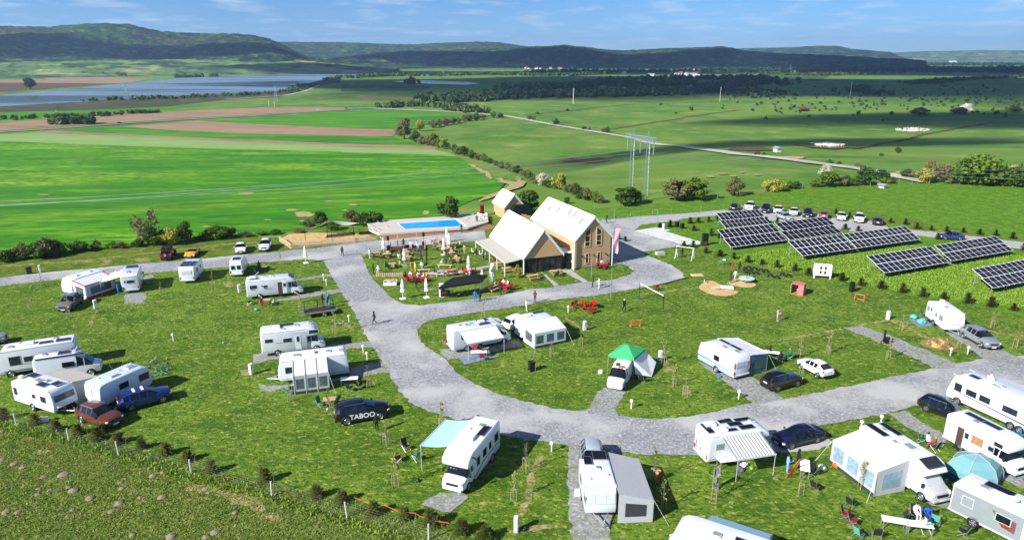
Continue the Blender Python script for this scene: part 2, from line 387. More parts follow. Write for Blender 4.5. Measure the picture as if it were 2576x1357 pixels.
t.links.new(nz.outputs[0], bp.inputs['Height']); t.links.new(bp.outputs[0], b.inputs['Normal']); t.links.new(n2.outputs[0], mr.inputs[0]); t.links.new(mr.outputs[0], b.inputs['Roughness'])
MATS['water'] = wm
for o in bpy.data.objects:
    if o.name.startswith(('lake','pond')): o.data.materials[0] = wm
field('lake_shore', Z1((-300,815),(0,803),(640,768),(950,743),(1300,728),(1900,702),(2150,678),(2420,604),(2576,590),(2560,625),(2400,650),(2100,735),(1700,755),(1300,800),(800,835),(0,852),(-300,860)), 'scrub_bank', .15)
field('far_shore_field', Z1((-300,600),(0,585),(560,572),(1130,597),(1000,620),(500,650),(0,700),(-300,720)), 'ploughed', .12)
field('far_shore_field', Z1((-200,640),(0,625),(500,628),(900,632),(600,655),(100,690),(-200,712)), 'dark_soil', .2)
field('far_shore_field', Z1((-200,590),(0,585),(330,590),(360,600),(0,602),(-200,606)), 'crop_green', .2)
field('far_meadow', Z1((540,540),(1300,470),(1750,520),(1300,575),(900,560)), 'crop_green', .1)
field('green_field', Z1((-200,862),(0,850),(800,826),(1350,805),(1430,812),(1000,838),(800,850),(0,905),(-200,915)), 'crop_green', .2)
field('ploughed_field', Z1((-200,945),(0,930),(500,897),(1000,858),(2000,811),(2640,812),(2640,826),(1900,868),(1400,895),(700,940),(0,990),(-200,1000)), 'ploughed', .2)
field('green_field', Z1((1520,918),(1900,890),(2576,838)) + Z2((250,828),(500,838),(900,855),(1150,872),(900,905),(600,950),(450,972),(0,970)) + Z1((2576,966),(2000,942)), 'crop_green', .2)
field('ploughed_field', Z1((920,957),(1480,915),(2000,942),(2576,966)) + Z2((390,980),(410,1010),(380,1030),(0,1030)) + Z1((2576,1026),(1800,1008),(1300,985)), 'ploughed', .25)
field('green_field', Z1((390,987),(920,958),(1300,985),(1800,1008),(2576,1026)) + Z2((380,1030),(520,1075),(640,1108),(300,1096),(0,1088)) + Z1((2576,1085),(1900,1060),(1000,1020)), 'crop_green', .3)
field('fallow_strip', Z1((250,1004),(400,989),(1000,1020),(1900,1060),(2576,1086)) + Z2((300,1096),(640,1108),(740,1118),(700,1132),(0,1105)) + Z1((2576,1106),(1600,1065),(800,1028)), 'ploughed', .34)
field('pale_crop_field', Z1((-300,1030),(0,1018),(300,1004),(800,1028),(1600,1065),(2576,1106)) + Z5((0,204),(700,226),(800,250),(880,282),(600,264),(0,250)) + Z4((2576,245),(1700,225),(900,200),(0,165),(-300,160)), 'pale_crop', .3)
field('fallow_field', Z2((60,730),(160,724),(700,742),(690,757),(400,748)), 'ploughed', .1)
field('fallow_field', Z2((1780,588),(2240,592),(2200,603),(1750,598)), 'ploughed', .1)
field('grey_field', Z3((560,575),(700,556),(1110,572),(1050,606),(900,605)), 'dull_green', .1)
field('meadow_strip', Z2((300,715),(1000,665),(1400,655),(1250,690),(700,735)), 'crop_green', .1)
field('meadow_strip', Z2((0,640),(700,650),(600,690),(0,690)), 'dull_green', .1)
field('wheat_field', Z4((-500,158),(0,165),(900,200),(1700,225),(2576,245)) + Z5((0,250),(600,264),(880,282),(1000,350),(1180,430),(1290,470),(1230,490),(1180,560),(1000,605),(900,650),(700,752),(200,780),(0,812)) + Z4((2300,830),(1500,900),(900,965),(300,1010),(0,1050),(-500,1100)), 'wheat', .06)
sheet('dirt_track', Z5((1300,430),(1350,455),(1395,480),(1370,510),(1280,540),(1200,570),(1120,600),(1030,625),(1080,590),(1200,545),(1270,500),(1200,480),(1090,410),(980,350),(950,335),(1000,345),(1120,400),(1230,465),(1330,480)), 'bare_soil', .2, jit=.5, step=4)
for c, rx, ry in ((one(Z4,1860,560),60,10),(one(Z4,2300,720),90,22),(one(Z4,2200,690),60,9),(one(Z4,2290,768),50,6),(one(Z4,2480,622),45,5),(one(Z4,90,437),110,8),(one(Z4,330,568),60,5),(one(Z4,2020,760),40,4),(one(Z4,1560,812),35,5),(one(Z5,640,705),40,14),(one(Z5,90,650),45,7),(one(Z5,40,690),40,5)):
    sheet('bare_patch', [(c[0]+rx*.3332*math.cos(a)*random.uniform(.6,1.1), c[1]+ry*.3332*math.sin(a)*random.uniform(.6,1.1)) for a in np.linspace(0, 6.28, 13)[:-1]], 'bare_soil', .14, jit=.3, step=2)
sheet('bare_patch', Z5((1640,310),(1750,290),(1950,288),(2060,300),(1950,325),(1760,325)), 'dark_soil', .22, jit=0)
sheet('bare_patch', Z6((330,232),(420,208),(600,205),(680,235),(500,240)), 'dark_soil', .22, jit=0)
sheet('bare_patch', Z6((830,190),(960,175),(1150,182),(1300,212),(1150,228),(960,212)), 'dark_soil', .22, jit=0)
for q in ((1640,405,60,14),(300,412,50,6),(210,435,45,6),(385,430,30,5),(450,402,25,4),(560,420,40,5),(800,290,150,15),(2480,360,90,14)):
    sheet('bare_patch', [(one(Z6,q[0],q[1])[0]+q[2]*.3332*math.cos(a)*random.uniform(.6,1.1), one(Z6,q[0],q[1])[1]+q[3]*.3332*math.sin(a)*random.uniform(.6,1.1)) for a in np.linspace(0, 6.28, 13)[:-1]], 'bare_soil', .14, jit=0)
strip('country_road', Z1((-500,1035),(0,1000),(400,976),(900,938),(1400,905),(1900,878),(2300,850),(2576,832)) + Z2((80,822),(250,818),(330,822)), [9]*8+[14,16,9], 'asphalt', .5, jit=0)
strip('gravel_road', Z2((250,822),(700,840),(1000,856),(1250,880),(1400,906),(1600,945),(1900,995),(2200,1045),(2576,1105)) + Z6((400,265),(700,296),(1000,336),(1350,380),(1600,432),(1850,480)), [8,8,8,7,7,6.5,6,6,5.5,5.5,5,5,5,5,4.6], 'dust_road', .4, jit=0)
strip('lake_track', Z1((1700,752),(2150,722),(2300,690),(2420,640)), 6, 'dust_road', .4, jit=0)
# field boundary ditches
for pts in (Z6((1290,222),(1500,180),(1800,115),(2050,70),(2350,20)), Z3((0,890),(200,860),(430,832)), Z2((1380,868),(1600,850),(1900,815),(2210,788)), Z2((2050,975),(2300,935),(2576,895))):
    strip('field_boundary', pts, 3.5, 'dark_soil', .3, jit=.5, step=6)

# ------------------------------------------------------------------ camp site: lawn, verge, gravel
_lay[0] = 0
sheet('lawn', Z4((-400,1130),(0,1075),(700,1010),(1400,955),(2100,890),(2300,850)) + Z5((200,800),(700,760),(1100,740),(1500,740),(1960,760),(2200,690),(2576,620)) + Z6((500,560),(1000,500),(1900,470),(2600,480),(3200,520)) + [(3300,2400),(1500,2400),(1290,1400),(1100,1340),(900,1290),(700,1240),(560,1220),(420,1190),(300,1150),(150,1110),(0,1070),(-300,1000)], 'lawn', .01, jit=.3, step=1.5)
sheet('rough_meadow', [(-600,960),(-300,970),(0,1048),(150,1088),(300,1122),(480,1172),(640,1205),(800,1248),(900,1272),(1000,1300),(1100,1335),(1160,1357),(1250,1430),(1480,2400),(-1200,2400)], 'meadow', .012, jit=.2, step=1)
sheet('roadside_verge', A1((-900,440),(0,250),(300,240),(700,180),(1300,120),(1900,100),(2537,20)) + A2((600,80),(700,60),(760,110),(820,160),(600,190),(360,210),(200,215)) + A1((2300,215),(1760,265),(1400,290),(900,340),(500,375),(0,430),(-900,530)), 'verge', .016, jit=.3, step=1)
sheet('hill_pasture', A5((-900,140),(-430,190),(0,190),(400,155),(850,115),(1000,60),(1300,40),(1700,90),(2065,120)) + A6((400,110),(700,170),(1000,230),(1400,300),(1900,380),(2300,440),(2900,300)) + Z6((3000,430),(2500,480),(1900,470),(1400,490),(900,520),(400,580),(0,620)), 'lush_grass', .02, jit=.3, step=2)
sheet('solar_meadow', A5((0,290),(450,220),(760,190),(1100,160),(1300,230),(2065,330)) + A6((600,330),(1000,330),(1500,430),(2100,560),(2900,700),(2900,1400),(2100,1180),(1700,1100),(1350,1020),(1000,980),(600,900),(300,830)) + A5((1950,820),(1500,720),(1000,610),(700,500),(590,440)), 'lush_grass', .022, jit=.3, step=1.5)

def gravel(px, mat='gravel', jit=.09, step=.5, soft=0, name='gravel_road'): return sheet(name, px, mat, .026 + .0015*len([o for o in bpy.data.objects if o.name.startswith('gravel')]), jit, step, soft)
gravel(A1((-900,530),(0,435),(500,378),(900,345),(1400,295),(1760,270),(2300,218)) + A2((200,218),(380,205),(600,188),(830,163),(1000,150)) + A3((40,440),(470,400),(1000,350),(1480,300),(1520,420),(1280,430),(1150,450),(780,480),(470,490),(200,562),(90,590)) + A2((1130,272),(930,250),(600,280),(330,285)) + A1((2537,285),(2250,330),(1760,365),(1450,390),(1000,415),(500,460),(0,517),(-900,620)))
gravel([(812,650),(900,640),(908.5,643),(921.8,671.8),(935,700.6),(961.7,725),(984,749.4),(1012.8,763.9),(1055,768.3),(1099,762.7),(1177,753.9),(1252,743.9),(1332,727),(1384.6,723),(1450,712),(1537.8,704),(1576,694),(1597.8,681),(1588.8,671),(1563,663),(1536,664),(1528,600),(1540,560),(1594,580),(1650,600),(1713,616),(1650,628),(1613,633),(1627,643),(1655,653),(1691,668),(1718,687),(1722,700),(1691,708),(1640,718),(1563,732),(1487,744),(1384.6,755),(1317,768),(1217,782),(1129,796),(1089,803),(1061,815),(1048,829),(1054,850),(1068,868),(1086,880),(1126,910),(1147,936),(1194,966),(1252,989.5),(1322,1010.5),(1399,1028),(1450,1033),(1481,1027),(1549,1032),(1555,1045),(1633,1053),(1699,1051.5),(1778,1040),(1857,1021),(1899,1013),(1970,1003),(2054,987),(2166.8,964),(2255.5,945),(2351,926),(2409,914),(2475,901),(2575,895),(2900,850),(2900,940),(2560,1010),(2371,1003),(2309,1019),(2271,1028),(2235,1040),(2183,1049),(2112,1061),(2048,1071),(2093,1112),(2060,1130),(1940,1140),(1739,1142),(1611,1142),(1562,1137),(1500,1122),(1425,1118),(1349,1108.5),(1255,1090),(1171,1064),(1129,1047),(1075,1034),(1036,1014),(1000.6,978),(980,937),(954.6,901),(926,854),(910,822),(889,781),(869,751),(846,717),(832,690),(820,668)])
gravel(A4((1500,335),(1620,328),(1900,300),(2301,275)) + A5((400,158),(860,118),(860,135)) + Z6((340,690),(450,650),(640,665),(760,690),(1000,700),(1120,740),(1500,770),(1530,795),(1560,820),(1760,835),(2000,855),(2200,880),(2576,925),(3000,1000),(3000,1060),(2576,980),(2450,962),(2100,915),(1750,870),(1300,845),(900,780),(640,760),(330,715),(0,745)) + A4((2250,345),(1890,385),(1820,445),(1700,440),(1580,490),(1480,500)), 'fine_gravel')
gravel(A4((1500,335),(1720,350),(1890,385),(1820,445),(2301,590),(2000,640),(1880,655),(2301,870),(1800,830),(1600,600),(1560,470)), 'fine_gravel')
sheet('concrete_slab', A4((1822,446),(2060,408),(2185,440),(2130,452)) + A5((590,437),(578,462),(420,470),(100,380)) , 'concrete', .06, jit=0)
sheet('path', A4((1090,830),(1200,830),(1365,945),(1330,960)), 'fine_gravel', .05, jit=.05); sheet('path', A4((900,850),(950,875),(1080,980),(1040,995)), 'fine_gravel', .05, jit=.05)
sheet('path', A3((1180,760),(1600,690),(1580,715),(1220,790),(1150,800),(860,830),(870,770),(1000,750)), 'fine_gravel', .05, jit=.1)
# pitches
for px in (A2((820,455),(1200,395),(1220,415),(810,475)), A2((660,650),(930,600),(1290,540),(1300,580),(900,640),(660,672)), A2((430,1190),(520,1180),(1140,1100),(1560,1060),(1620,1110),(1200,1150),(600,1240),(430,1290)),
           A8((190,720),(400,730),(1080,640),(1090,560),(1420,490),(1500,600),(1300,620),(1080,660),(500,770),(190,790)), A1((1230,600),(1390,580),(1440,600),(1430,680),(1230,690)), A1((1400,440),(1480,400),(1520,420),(1420,490)),
           B1((220,610),(1000,510),(1080,490),(1110,570),(1000,590),(420,700),(300,720)), B2((150,840),(360,870),(270,1070),(0,1090),(40,1010)), B2((1060,600),(1600,750),(1900,960),(1600,1000),(1280,760)),
           B3((190,518),(390,503),(800,640),(1450,920),(1440,980),(1240,985),(620,700)), B3((1260,520),(1520,540),(1990,780),(2239,880),(2200,950),(1790,875)), B6((20,960),(220,830),(480,850),(520,880),(330,1040),(150,1000)),
           B6((1560,330),(2120,410),(1990,460),(2010,1180),(2020,1330),(1620,1330),(1570,900)), B8((580,380),(760,500),(1000,640),(1050,560),(900,480),(700,350)), B8((1420,870),(1640,840),(1640,960)), B8((840,1000),(1050,1060),(1040,1120),(900,1090))):
    gravel(px, 'pitch_gravel', jit=.12, name='gravel_pitch')
# worn paths, dry patches
for pts, w in ((B3((0,575),(180,540)),.5),(B3((380,500),(560,465),(690,440)),.6),(B3((720,440),(870,500),(1000,570),(1160,650)),.7),(B3((730,435),(860,455),(1000,480)),.5),(B3((1820,560),(2000,590),(2239,620)),.6),(B6((1050,1080),(1100,960),(1160,780),(1170,660),(1240,540),(1270,430)),.55),(B6((1130,1210),(1300,1190),(1550,1190)),.5),(A5((0,960),(300,920),(560,885)),.5),(B1((1590,270),(1690,340),(1750,380)),.45),(A1((0,325),(800,270),(1500,190),(2200,110),(2537,85)),.8),(A1((880,940),(930,800),(950,740),(1200,700),(1800,650),(2300,590)),.35),(B5((20,880),(200,1020),(430,1160)),.9),(B2((1900,380),(2130,340),(2440,285)),.4),(B4((1900,740),(2250,800),(2576,920)),1.0),(A2((1300,860),(1430,960)),.5)):
    strip('worn_path', pts, w, 'worn_soil', .034, jit=.14, step=.5)
for T, x, y, rx, ry in ((A1,1400,260,95,32),(A1,1060,270,60,20),(A1,860,278,60,8),(A1,740,292,35,8),(A1,1040,302,60,7),(A1,2250,500,60,25),(A2,230,520,80,20),(A2,1490,220,50,40),(A8,60,600,60,30),(A8,280,600,80,14),(A7,2450,510,50,14),(B2,770,670,70,28),(B2,960,890,60,35),(B2,1130,545,40,12),(A4,850,1075,0,0),(B7,1450,1085,70,10),(B7,720,960,40,14),(B7,890,990,30,18),(B6,670,950,60,24),(B6,600,855,50,10),(A3,940,610,50,12),(A3,880,975,70,10),(B5,300,60,60,10),(B4,420,390,95,30),(B4,1780,800,50,18),(B4,1930,870,60,25),(B4,2400,880,120,50),(B4,300,250,60,14),(B4,1250,660,30,12)):
    if rx:
        q = T((x, y))[0]; sx, sy = (T((x+rx, y+ry))[0][0]-q[0]), (T((x+rx, y+ry))[0][1]-q[1])
        sheet('bare_patch', [(q[0]+sx*math.cos(a)*random.uniform(.6,1.15), q[1]+sy*math.sin(a)*random.uniform(.6,1.15)) for a in np.linspace(0, 6.28, 11)[:-1]], 'worn_soil', .03, jit=.14, step=.4, soft=1)
# ------------------------------------------------------------------ hills round the valley
from mathutils import noise as mnoise
def hill(name, prof, d0, d1, d2, mat, rough=1.0, base=VAL, na=None, nt=26, seed=0, bump=1.0):
    """prof: ridge line (picture x, picture y); the slope rises from distance d0 to the ridge at d1 and falls off behind to d2"""
    px = np.array([p[0] for p in prof], float); py = np.array([p[1] for p in prof], float)
    na = na or int((px[-1]-px[0])/5)
    m = MB(); vs = []; cols = np.linspace(px[0], px[-1], na)
    ts = list(np.linspace(0, 1, nt)) + [1.25, 1.6, 2.0]
    for x in cols:
        d = ray(x, float(np.interp(x, px, py))); hd = math.hypot(d[0], d[1]); zr = CH + d[2]/hd*d1
        ux, uy = d[0]/hd, d[1]/hd
        edge = min(1, (x-px[0])/60, (px[-1]-x)/60) if True else 1
        for t in ts:
            if t <= 1:
                dd = d0 + (d1-d0)*t; s = t*t*(3-2*t); s = .35*t + .65*s
            else:
                dd = d1 + (d2-d1)*(t-1); s = 1-.75*(t-1)
            X, Y = ux*dd, uy*dd
            f = 4*t*(1-t) if t < 1 else 0
            k = mnoise.fractal(Vector((X/700+seed, Y/700, seed)), .9, 2.1, 5)
            r = mnoise.noise(Vector((X/45, Y/45, seed)))*.5 + mnoise.noise(Vector((X/20, Y/20, seed+3)))*.5
            z = base - 2 + (zr-base+2)*s
            z += f*k*55*rough + r*7*bump*min(1, t*3)
            if t == 0: z = base - 3
            vs.append((X, Y, z))
    n = len(ts)
    fs = [(i*n+j, (i+1)*n+j, (i+1)*n+j+1, i*n+j+1) for i in range(na-1) for j in range(n-1)]
    m.add(vs, fs); return tag(m.obj(name, mat, smooth=True, fixn=False), kind='structure')
hill('hills', [(-420,80),(-150,70),(0,66),(120,67),(200,61),(270,58),(320,60),(350,67),(390,76),(430,81),(520,84),(600,85),(640,89),(680,98),(720,116),(760,136),(800,148),(860,160),(950,170)], 3050, 4300, 6000, 'forest_hill', na=330, nt=34, seed=1)
hill('hills', [(-420,168),(0,158),(200,152),(420,150),(600,150),(760,152),(900,165),(1000,172)], 2600, 3500, 4000, 'field_hill', rough=.35, na=260, nt=20, seed=2)
hill('hills', [(640,112),(700,105),(760,106),(850,106),(950,110),(1040,112),(1100,108),(1200,105),(1250,106),(1300,113),(1330,118),(1400,128),(1500,140)], 5200, 6800, 9000, 'forest_hill', rough=.6, na=220, seed=3)
hill('hills', [(780,160),(850,148),(900,138),(960,131),(1060,126),(1150,126),(1200,123),(1290,121),(1330,118),(1420,117),(1480,122),(1560,127),(1640,123),(1700,121),(1760,119),(1820,117),(1870,127),(1950,134),(2100,139),(2250,148),(2330,156)], 3900, 4900, 6500, 'forest_hill', rough=.8, na=360, nt=30, seed=4)
hill('hills', [(1760,128),(1840,123),(1900,121),(2000,119),(2060,115),(2110,116),(2140,123),(2200,128),(2240,131),(2270,145),(2300,155)], 6600, 7800, 10000, 'forest_hill', rough=.5, na=160, seed=5)
hill('hills', [(2150,138),(2240,133),(2300,130),(2400,128),(2480,126),(2575,127),(2700,125),(3100,130)], 11000, 12500, 16000, 'field_hill', rough=.5, na=120, seed=6)

# ------------------------------------------------------------------ far woods: crowns joined to masses nobody could count
leafmat('far_leaf', '#3f5a28', '#6e8438', .4); leafmat('far_leaf_dark', '#2b4420', '#4d6630', .35); leafmat('far_leaf_brown', '#5c5540', '#7f7458', .3)
def clump_mesh(pts, size, quads, rng, flat=.8):
    """one mesh of small leaf-tuft faces: pts = crown foot points, size = crown diameters"""
    n = len(pts)*quads
    c = np.repeat(np.array(pts, float), quads, 0); sz = np.repeat(np.array(size, float), quads)
    u = rng.normal(size=(n, 3)); u /= np.linalg.norm(u, axis=1)[:, None]; r = rng.uniform(.35, 1, n)**.6
    ctr = c + u*(r*sz/2)[:, None]*np.array([1, 1, flat]); ctr[:, 2] += sz*flat*.5
    a = rng.normal(size=(n, 3)); a /= np.linalg.norm(a, axis=1)[:, None]
    b = np.cross(a, rng.normal(size=(n, 3))); b /= np.linalg.norm(b, axis=1)[:, None]
    w = (sz*rng.uniform(.16, .3, n))[:, None]
    return np.stack([ctr-a*w-b*w, ctr+a*w-b*w*.6, ctr+a*w+b*w, ctr-a*w*.6+b*w], 1).reshape(-1, 3)
def quads_obj(name, V, mat, parent=None):
    me = bpy.data.meshes.new(name); nf = len(V)//4
    me.vertices.add(len(V)); me.vertices.foreach_set('co', V.astype(np.float32).ravel())
    me.loops.add(nf*4); me.loops.foreach_set('vertex_index', np.arange(nf*4, dtype=np.int32))
    me.polygons.add(nf); me.polygons.foreach_set('loop_start', np.arange(0, nf*4, 4, dtype=np.int32))
    me.update(calc_edges=True); me.materials.append(MATS[mat]); return link(name, me, parent)
rng = np.random.default_rng(11)
def belt(px, n, smin, smax, spread):
    """crowns strewn along a line of the picture"""
    P_, S_ = [], []
    c = [G(*p) for p in px]; seg = [(c[i+1]-c[i]).length for i in range(len(c)-1)]; tot = sum(seg)
    for _ in range(n):
        q = rng.uniform(0, tot); i = 0
        while i < len(seg)-1 and q > seg[i]: q -= seg[i]; i += 1
        p = c[i].lerp(c[i+1], min(1, q/seg[i])); x, y = p.x + rng.normal(0, spread), p.y + rng.normal(0, spread)
        P_.append((x, y, hh(x, y))); S_.append(rng.uniform(smin, smax))
    return P_, S_
def wood(lines, mat, label, quads=26, name='woodland'):
    P_, S_ = [], []
    for a in lines: p, s = belt(*a); P_ += p; S_ += s
    return tag(quads_obj(name, clump_mesh(P_, S_, quads, rng), mat), label, kind='stuff')
wood([(Z2((690,772),(900,762),(1100,745),(1400,735),(1700,730),(2000,725),(2300,715),(2576,710)),330,8,15,22), (Z2((1300,690),(1700,670),(2100,660),(2576,640)),200,8,16,40), (Z2((1900,640),(2200,610),(2576,590)),90,8,15,30), (Z3((0,600),(300,600),(500,590),(560,640)),160,8,16,40), (Z3((0,700),(200,690),(450,700),(600,730)),150,6,12,25)], 'far_leaf_dark', 'dark belt of far woodland crossing the valley floor')
wood([(Z2((1400,670),(1700,660),(1900,670)),60,8,14,25), (Z2((1050,740),(1400,725)),30,7,12,15), (Z3((200,660),(450,650)),40,8,13,25)], 'far_leaf_brown', 'bare brownish trees among the far woodland belt')
wood([(Z2((0,590),(400,575),(700,575),(1100,565),(1700,575),(2000,560)),260,7,14,18), (Z2((520,640),(540,600)),8,9,16,6), (Z1((2450,610),(2576,600)),18,7,12,10), (Z1((700,760),(1300,745),(1900,715),(2150,700),(2350,640)),200,3,7,10), (Z1((0,905),(700,878),(1200,850)),60,3,6,8), (Z3((560,560),(1100,572),(1500,560)),120,7,13,25), (Z3((1700,640),(2000,610),(2500,585)),220,6,11,18), (Z3((1350,660),(1300,690),(1500,715)),70,5,9,14)], 'far_leaf', 'far hedges and trees along the lake shore')
wood([(Z3((a, 530+rng.uniform(-18, 25)), (a+160, 528+rng.uniform(-18, 25))), 70, 9, 18, 60) for a in range(-50, 2600, 130)] + [(Z2((a, 545), (a+160, 542)), 30, 8, 15, 40) for a in range(1500, 2600, 150)] + [(Z3((a, 495+rng.uniform(-12, 8)), (a+200, 490)), 60, 12, 24, 120) for a in range(0, 2600, 160)], 'far_leaf_dark', 'far wooded plain before the blue hills', quads=18)
wood([(Z1((a, 470+rng.uniform(-40, 70)), (a+200, 470+rng.uniform(-40, 70))), 45, 8, 16, 60) for a in range(-200, 2600, 90)], 'far_leaf', 'scattered trees on the far shore slopes', quads=16)
wood([(Z1((270,565),(580,560)),40,10,17,10), (Z1((650,575),(780,575)),6,10,16,8), (Z1((860,575),(1050,580)),5,10,15,8), (Z1((1270,590),(1660,575)),30,8,14,8)], 'far_leaf', 'pale willows along the far lake shore')
wood([(Z3((a, rng.uniform(640, 900)), (a+200, rng.uniform(640, 860))), 9, 2, 4.5, 60) for a in range(450, 2600, 60)], 'far_leaf_dark', 'scattered low bushes over the far hillside pasture', quads=16, name='scrub')
wood([(Z1((390,940),(700,935)),34,7,11,2.5)], 'far_leaf', 'clump of trees beside the country road', quads=40)
wood([(Z2((280,815),(600,800),(950,850),(1100,860)),60,5,10,6), (Z2((1000,840),(850,815)),14,5,9,6)], 'far_leaf', 'hedge along the gravel road bend', quads=30)

# ------------------------------------------------------------------ cloud bank overhead (out of the frame, it shades the hills and parts of the valley)
cl = bpy.data.materials.new('cloud'); cl.use_nodes = True; t = cl.node_tree; t.nodes.clear()
vs_ = _n(t, 'ShaderNodeVolumePrincipled'); vs_.inputs['Density'].default_value = .02; vs_.inputs['Color'].default_value = (1,1,1,1); vs_.inputs['Anisotropy'].default_value = .4
t.links.new(vs_.outputs[0], _n(t, 'ShaderNodeOutputMaterial').inputs['Volume']); MATS['cloud'] = cl
def cloud(sx, sy, rx, ry, label, seed, alt=1300, rz=0):
    bm = bmesh.new(); bmesh.ops.create_icosphere(bm, subdivisions=4, radius=1)
    for v in bm.verts:
        k = 1 + .55*mnoise.fractal(v.co*1.3 + Vector((seed*7.1, 0, seed)), 1, 2, 4); v.co *= k
        v.co = Vector((v.co.x*rx, v.co.y*ry, max(v.co.z, -.35)*130))
    me = bpy.data.meshes.new('cloud'); bm.to_mesh(me); bm.free(); me.materials.append(cl)
    o = link('cloud', me); k = (alt - VAL)/sund.z
    o.location = (sx + sund.x*k, sy + sund.y*k, alt); o.rotation_euler = (0, 0, rz); return tag(o, label, kind='stuff')
CLOUDS = [(-1750,3230,1150,150,'long thin cloud over the wooded ridge',1,1300,R(29)), (500,4380,2100,360,'wide cloud over the dark hills',2,1300,R(-8)), (2500,4200,1300,560,'wide cloud over the right hand hills',3),
          (250,1650,900,520,'cloud over the valley woods',4), (1350,1500,800,600,'cloud over the far pasture',5), (150,2900,1000,300,'cloud over the lake end',6), (175,430,130,45,'small cloud over the near pasture',7), (520,720,260,75,'small cloud over the right pasture',8), (2600,3100,1100,1000,'cloud over the far plain',9)]
for c in CLOUDS: cloud(*c)

# ------------------------------------------------------------------ haze
hz = bpy.data.materials.new('haze'); hz.use_nodes = True; t = hz.node_tree; t.nodes.clear()
v = _n(t, 'ShaderNodeVolumePrincipled'); v.inputs['Density'].default_value = 7e-5; v.inputs['Color'].default_value = (.42,.66,1,1); v.inputs['Anisotropy'].default_value = 0
t.links.new(v.outputs[0], _n(t, 'ShaderNodeOutputMaterial').inputs['Volume'])
m = MB(); m.box((0, 7700, 202), (36000, 17400, 476)); o = m.obj('haze', hz); tag(o, 'thin blue air over the whole valley', kind='stuff')
# ------------------------------------------------------------------ buildings
pm('white_roof', '#f4f4f2', .45, var=.02, scale=.4); pm('clapboard', '#c8a174', .7, var=.06, scale=2); pm('white_trim', '#f0efec', .5, var=.03)
pm('glass_dark', '#14181b', .06, var=.2, spec=.9, scale=.8); pm('timber', '#a9825a', .7, var=.15, scale=4); pm('timber_pale', '#cdb392', .75, var=.12, scale=4); pm('timber_dark', '#5b3a28', .7, var=.15, scale=4)
pm('skylight', '#8b9298', .15, var=.15, spec=.8); pm('black_metal', '#17181a', .45, var=.15); pm('steel', '#c4c8ca', .35, metal=.7, var=.08); pm('white_plastic', '#f2f2f0', .4, var=.03)
pm('stone_base', '#7d7a74', .9, var=.15, scale=6); pm('cream_sail', '#e2d8c0', .8, var=.04); pm('canvas_grey', '#aeaa9b', .8, var=.05); pm('red_plastic', '#c01a20', .4, var=.08); pm('red_cloth', '#b4141c', .8, var=.08)
pm('interior', '#4a3d33', .8, var=.2); pm('white_deck', '#c9beb0', .7, var=.04, scale=2); pm('rubber', '#1b1b1c', .8, var=.2); pm('white_cloth', '#efeee9', .9, var=.03)
def boards(par, name, corners, z0, z1, step, t, mat, gable=None):
    """each board of a wall is a piece of its own; corners = (A, B) of the wall foot, gable = (eave height, apex height)"""
    A, B = Vector(corners[0]), Vector(corners[1]); d = (B-A); L = d.length; u = d/L; n = Vector((u.y, -u.x, 0)); k = 0; z = z0
    while z < z1 - .01:
        h = min(step, z1-z); zz = z + h
        def span(q):
            if not gable or q <= gable[0]: return 0, L
            s = (q-gable[0])/(gable[1]-gable[0])*L/2; return s, L-s
        a0, a1 = span(z); b0, b1 = span(zz)
        if a1 - a0 < .2: break
        if b1 - b0 < .05: b0 = b1 = (a0+a1)/2
        m = MB(); g_ = .012
        P_ = [A+u*a0+Vector((0,0,z)), A+u*a1+Vector((0,0,z)), A+u*b1+Vector((0,0,zz-g_)), A+u*b0+Vector((0,0,zz-g_))]
        m.slab([p + n*(t*(1 if i < 2 else .55)) for i, p in enumerate(P_)], t)
        m.obj(name, mat, par); z = zz
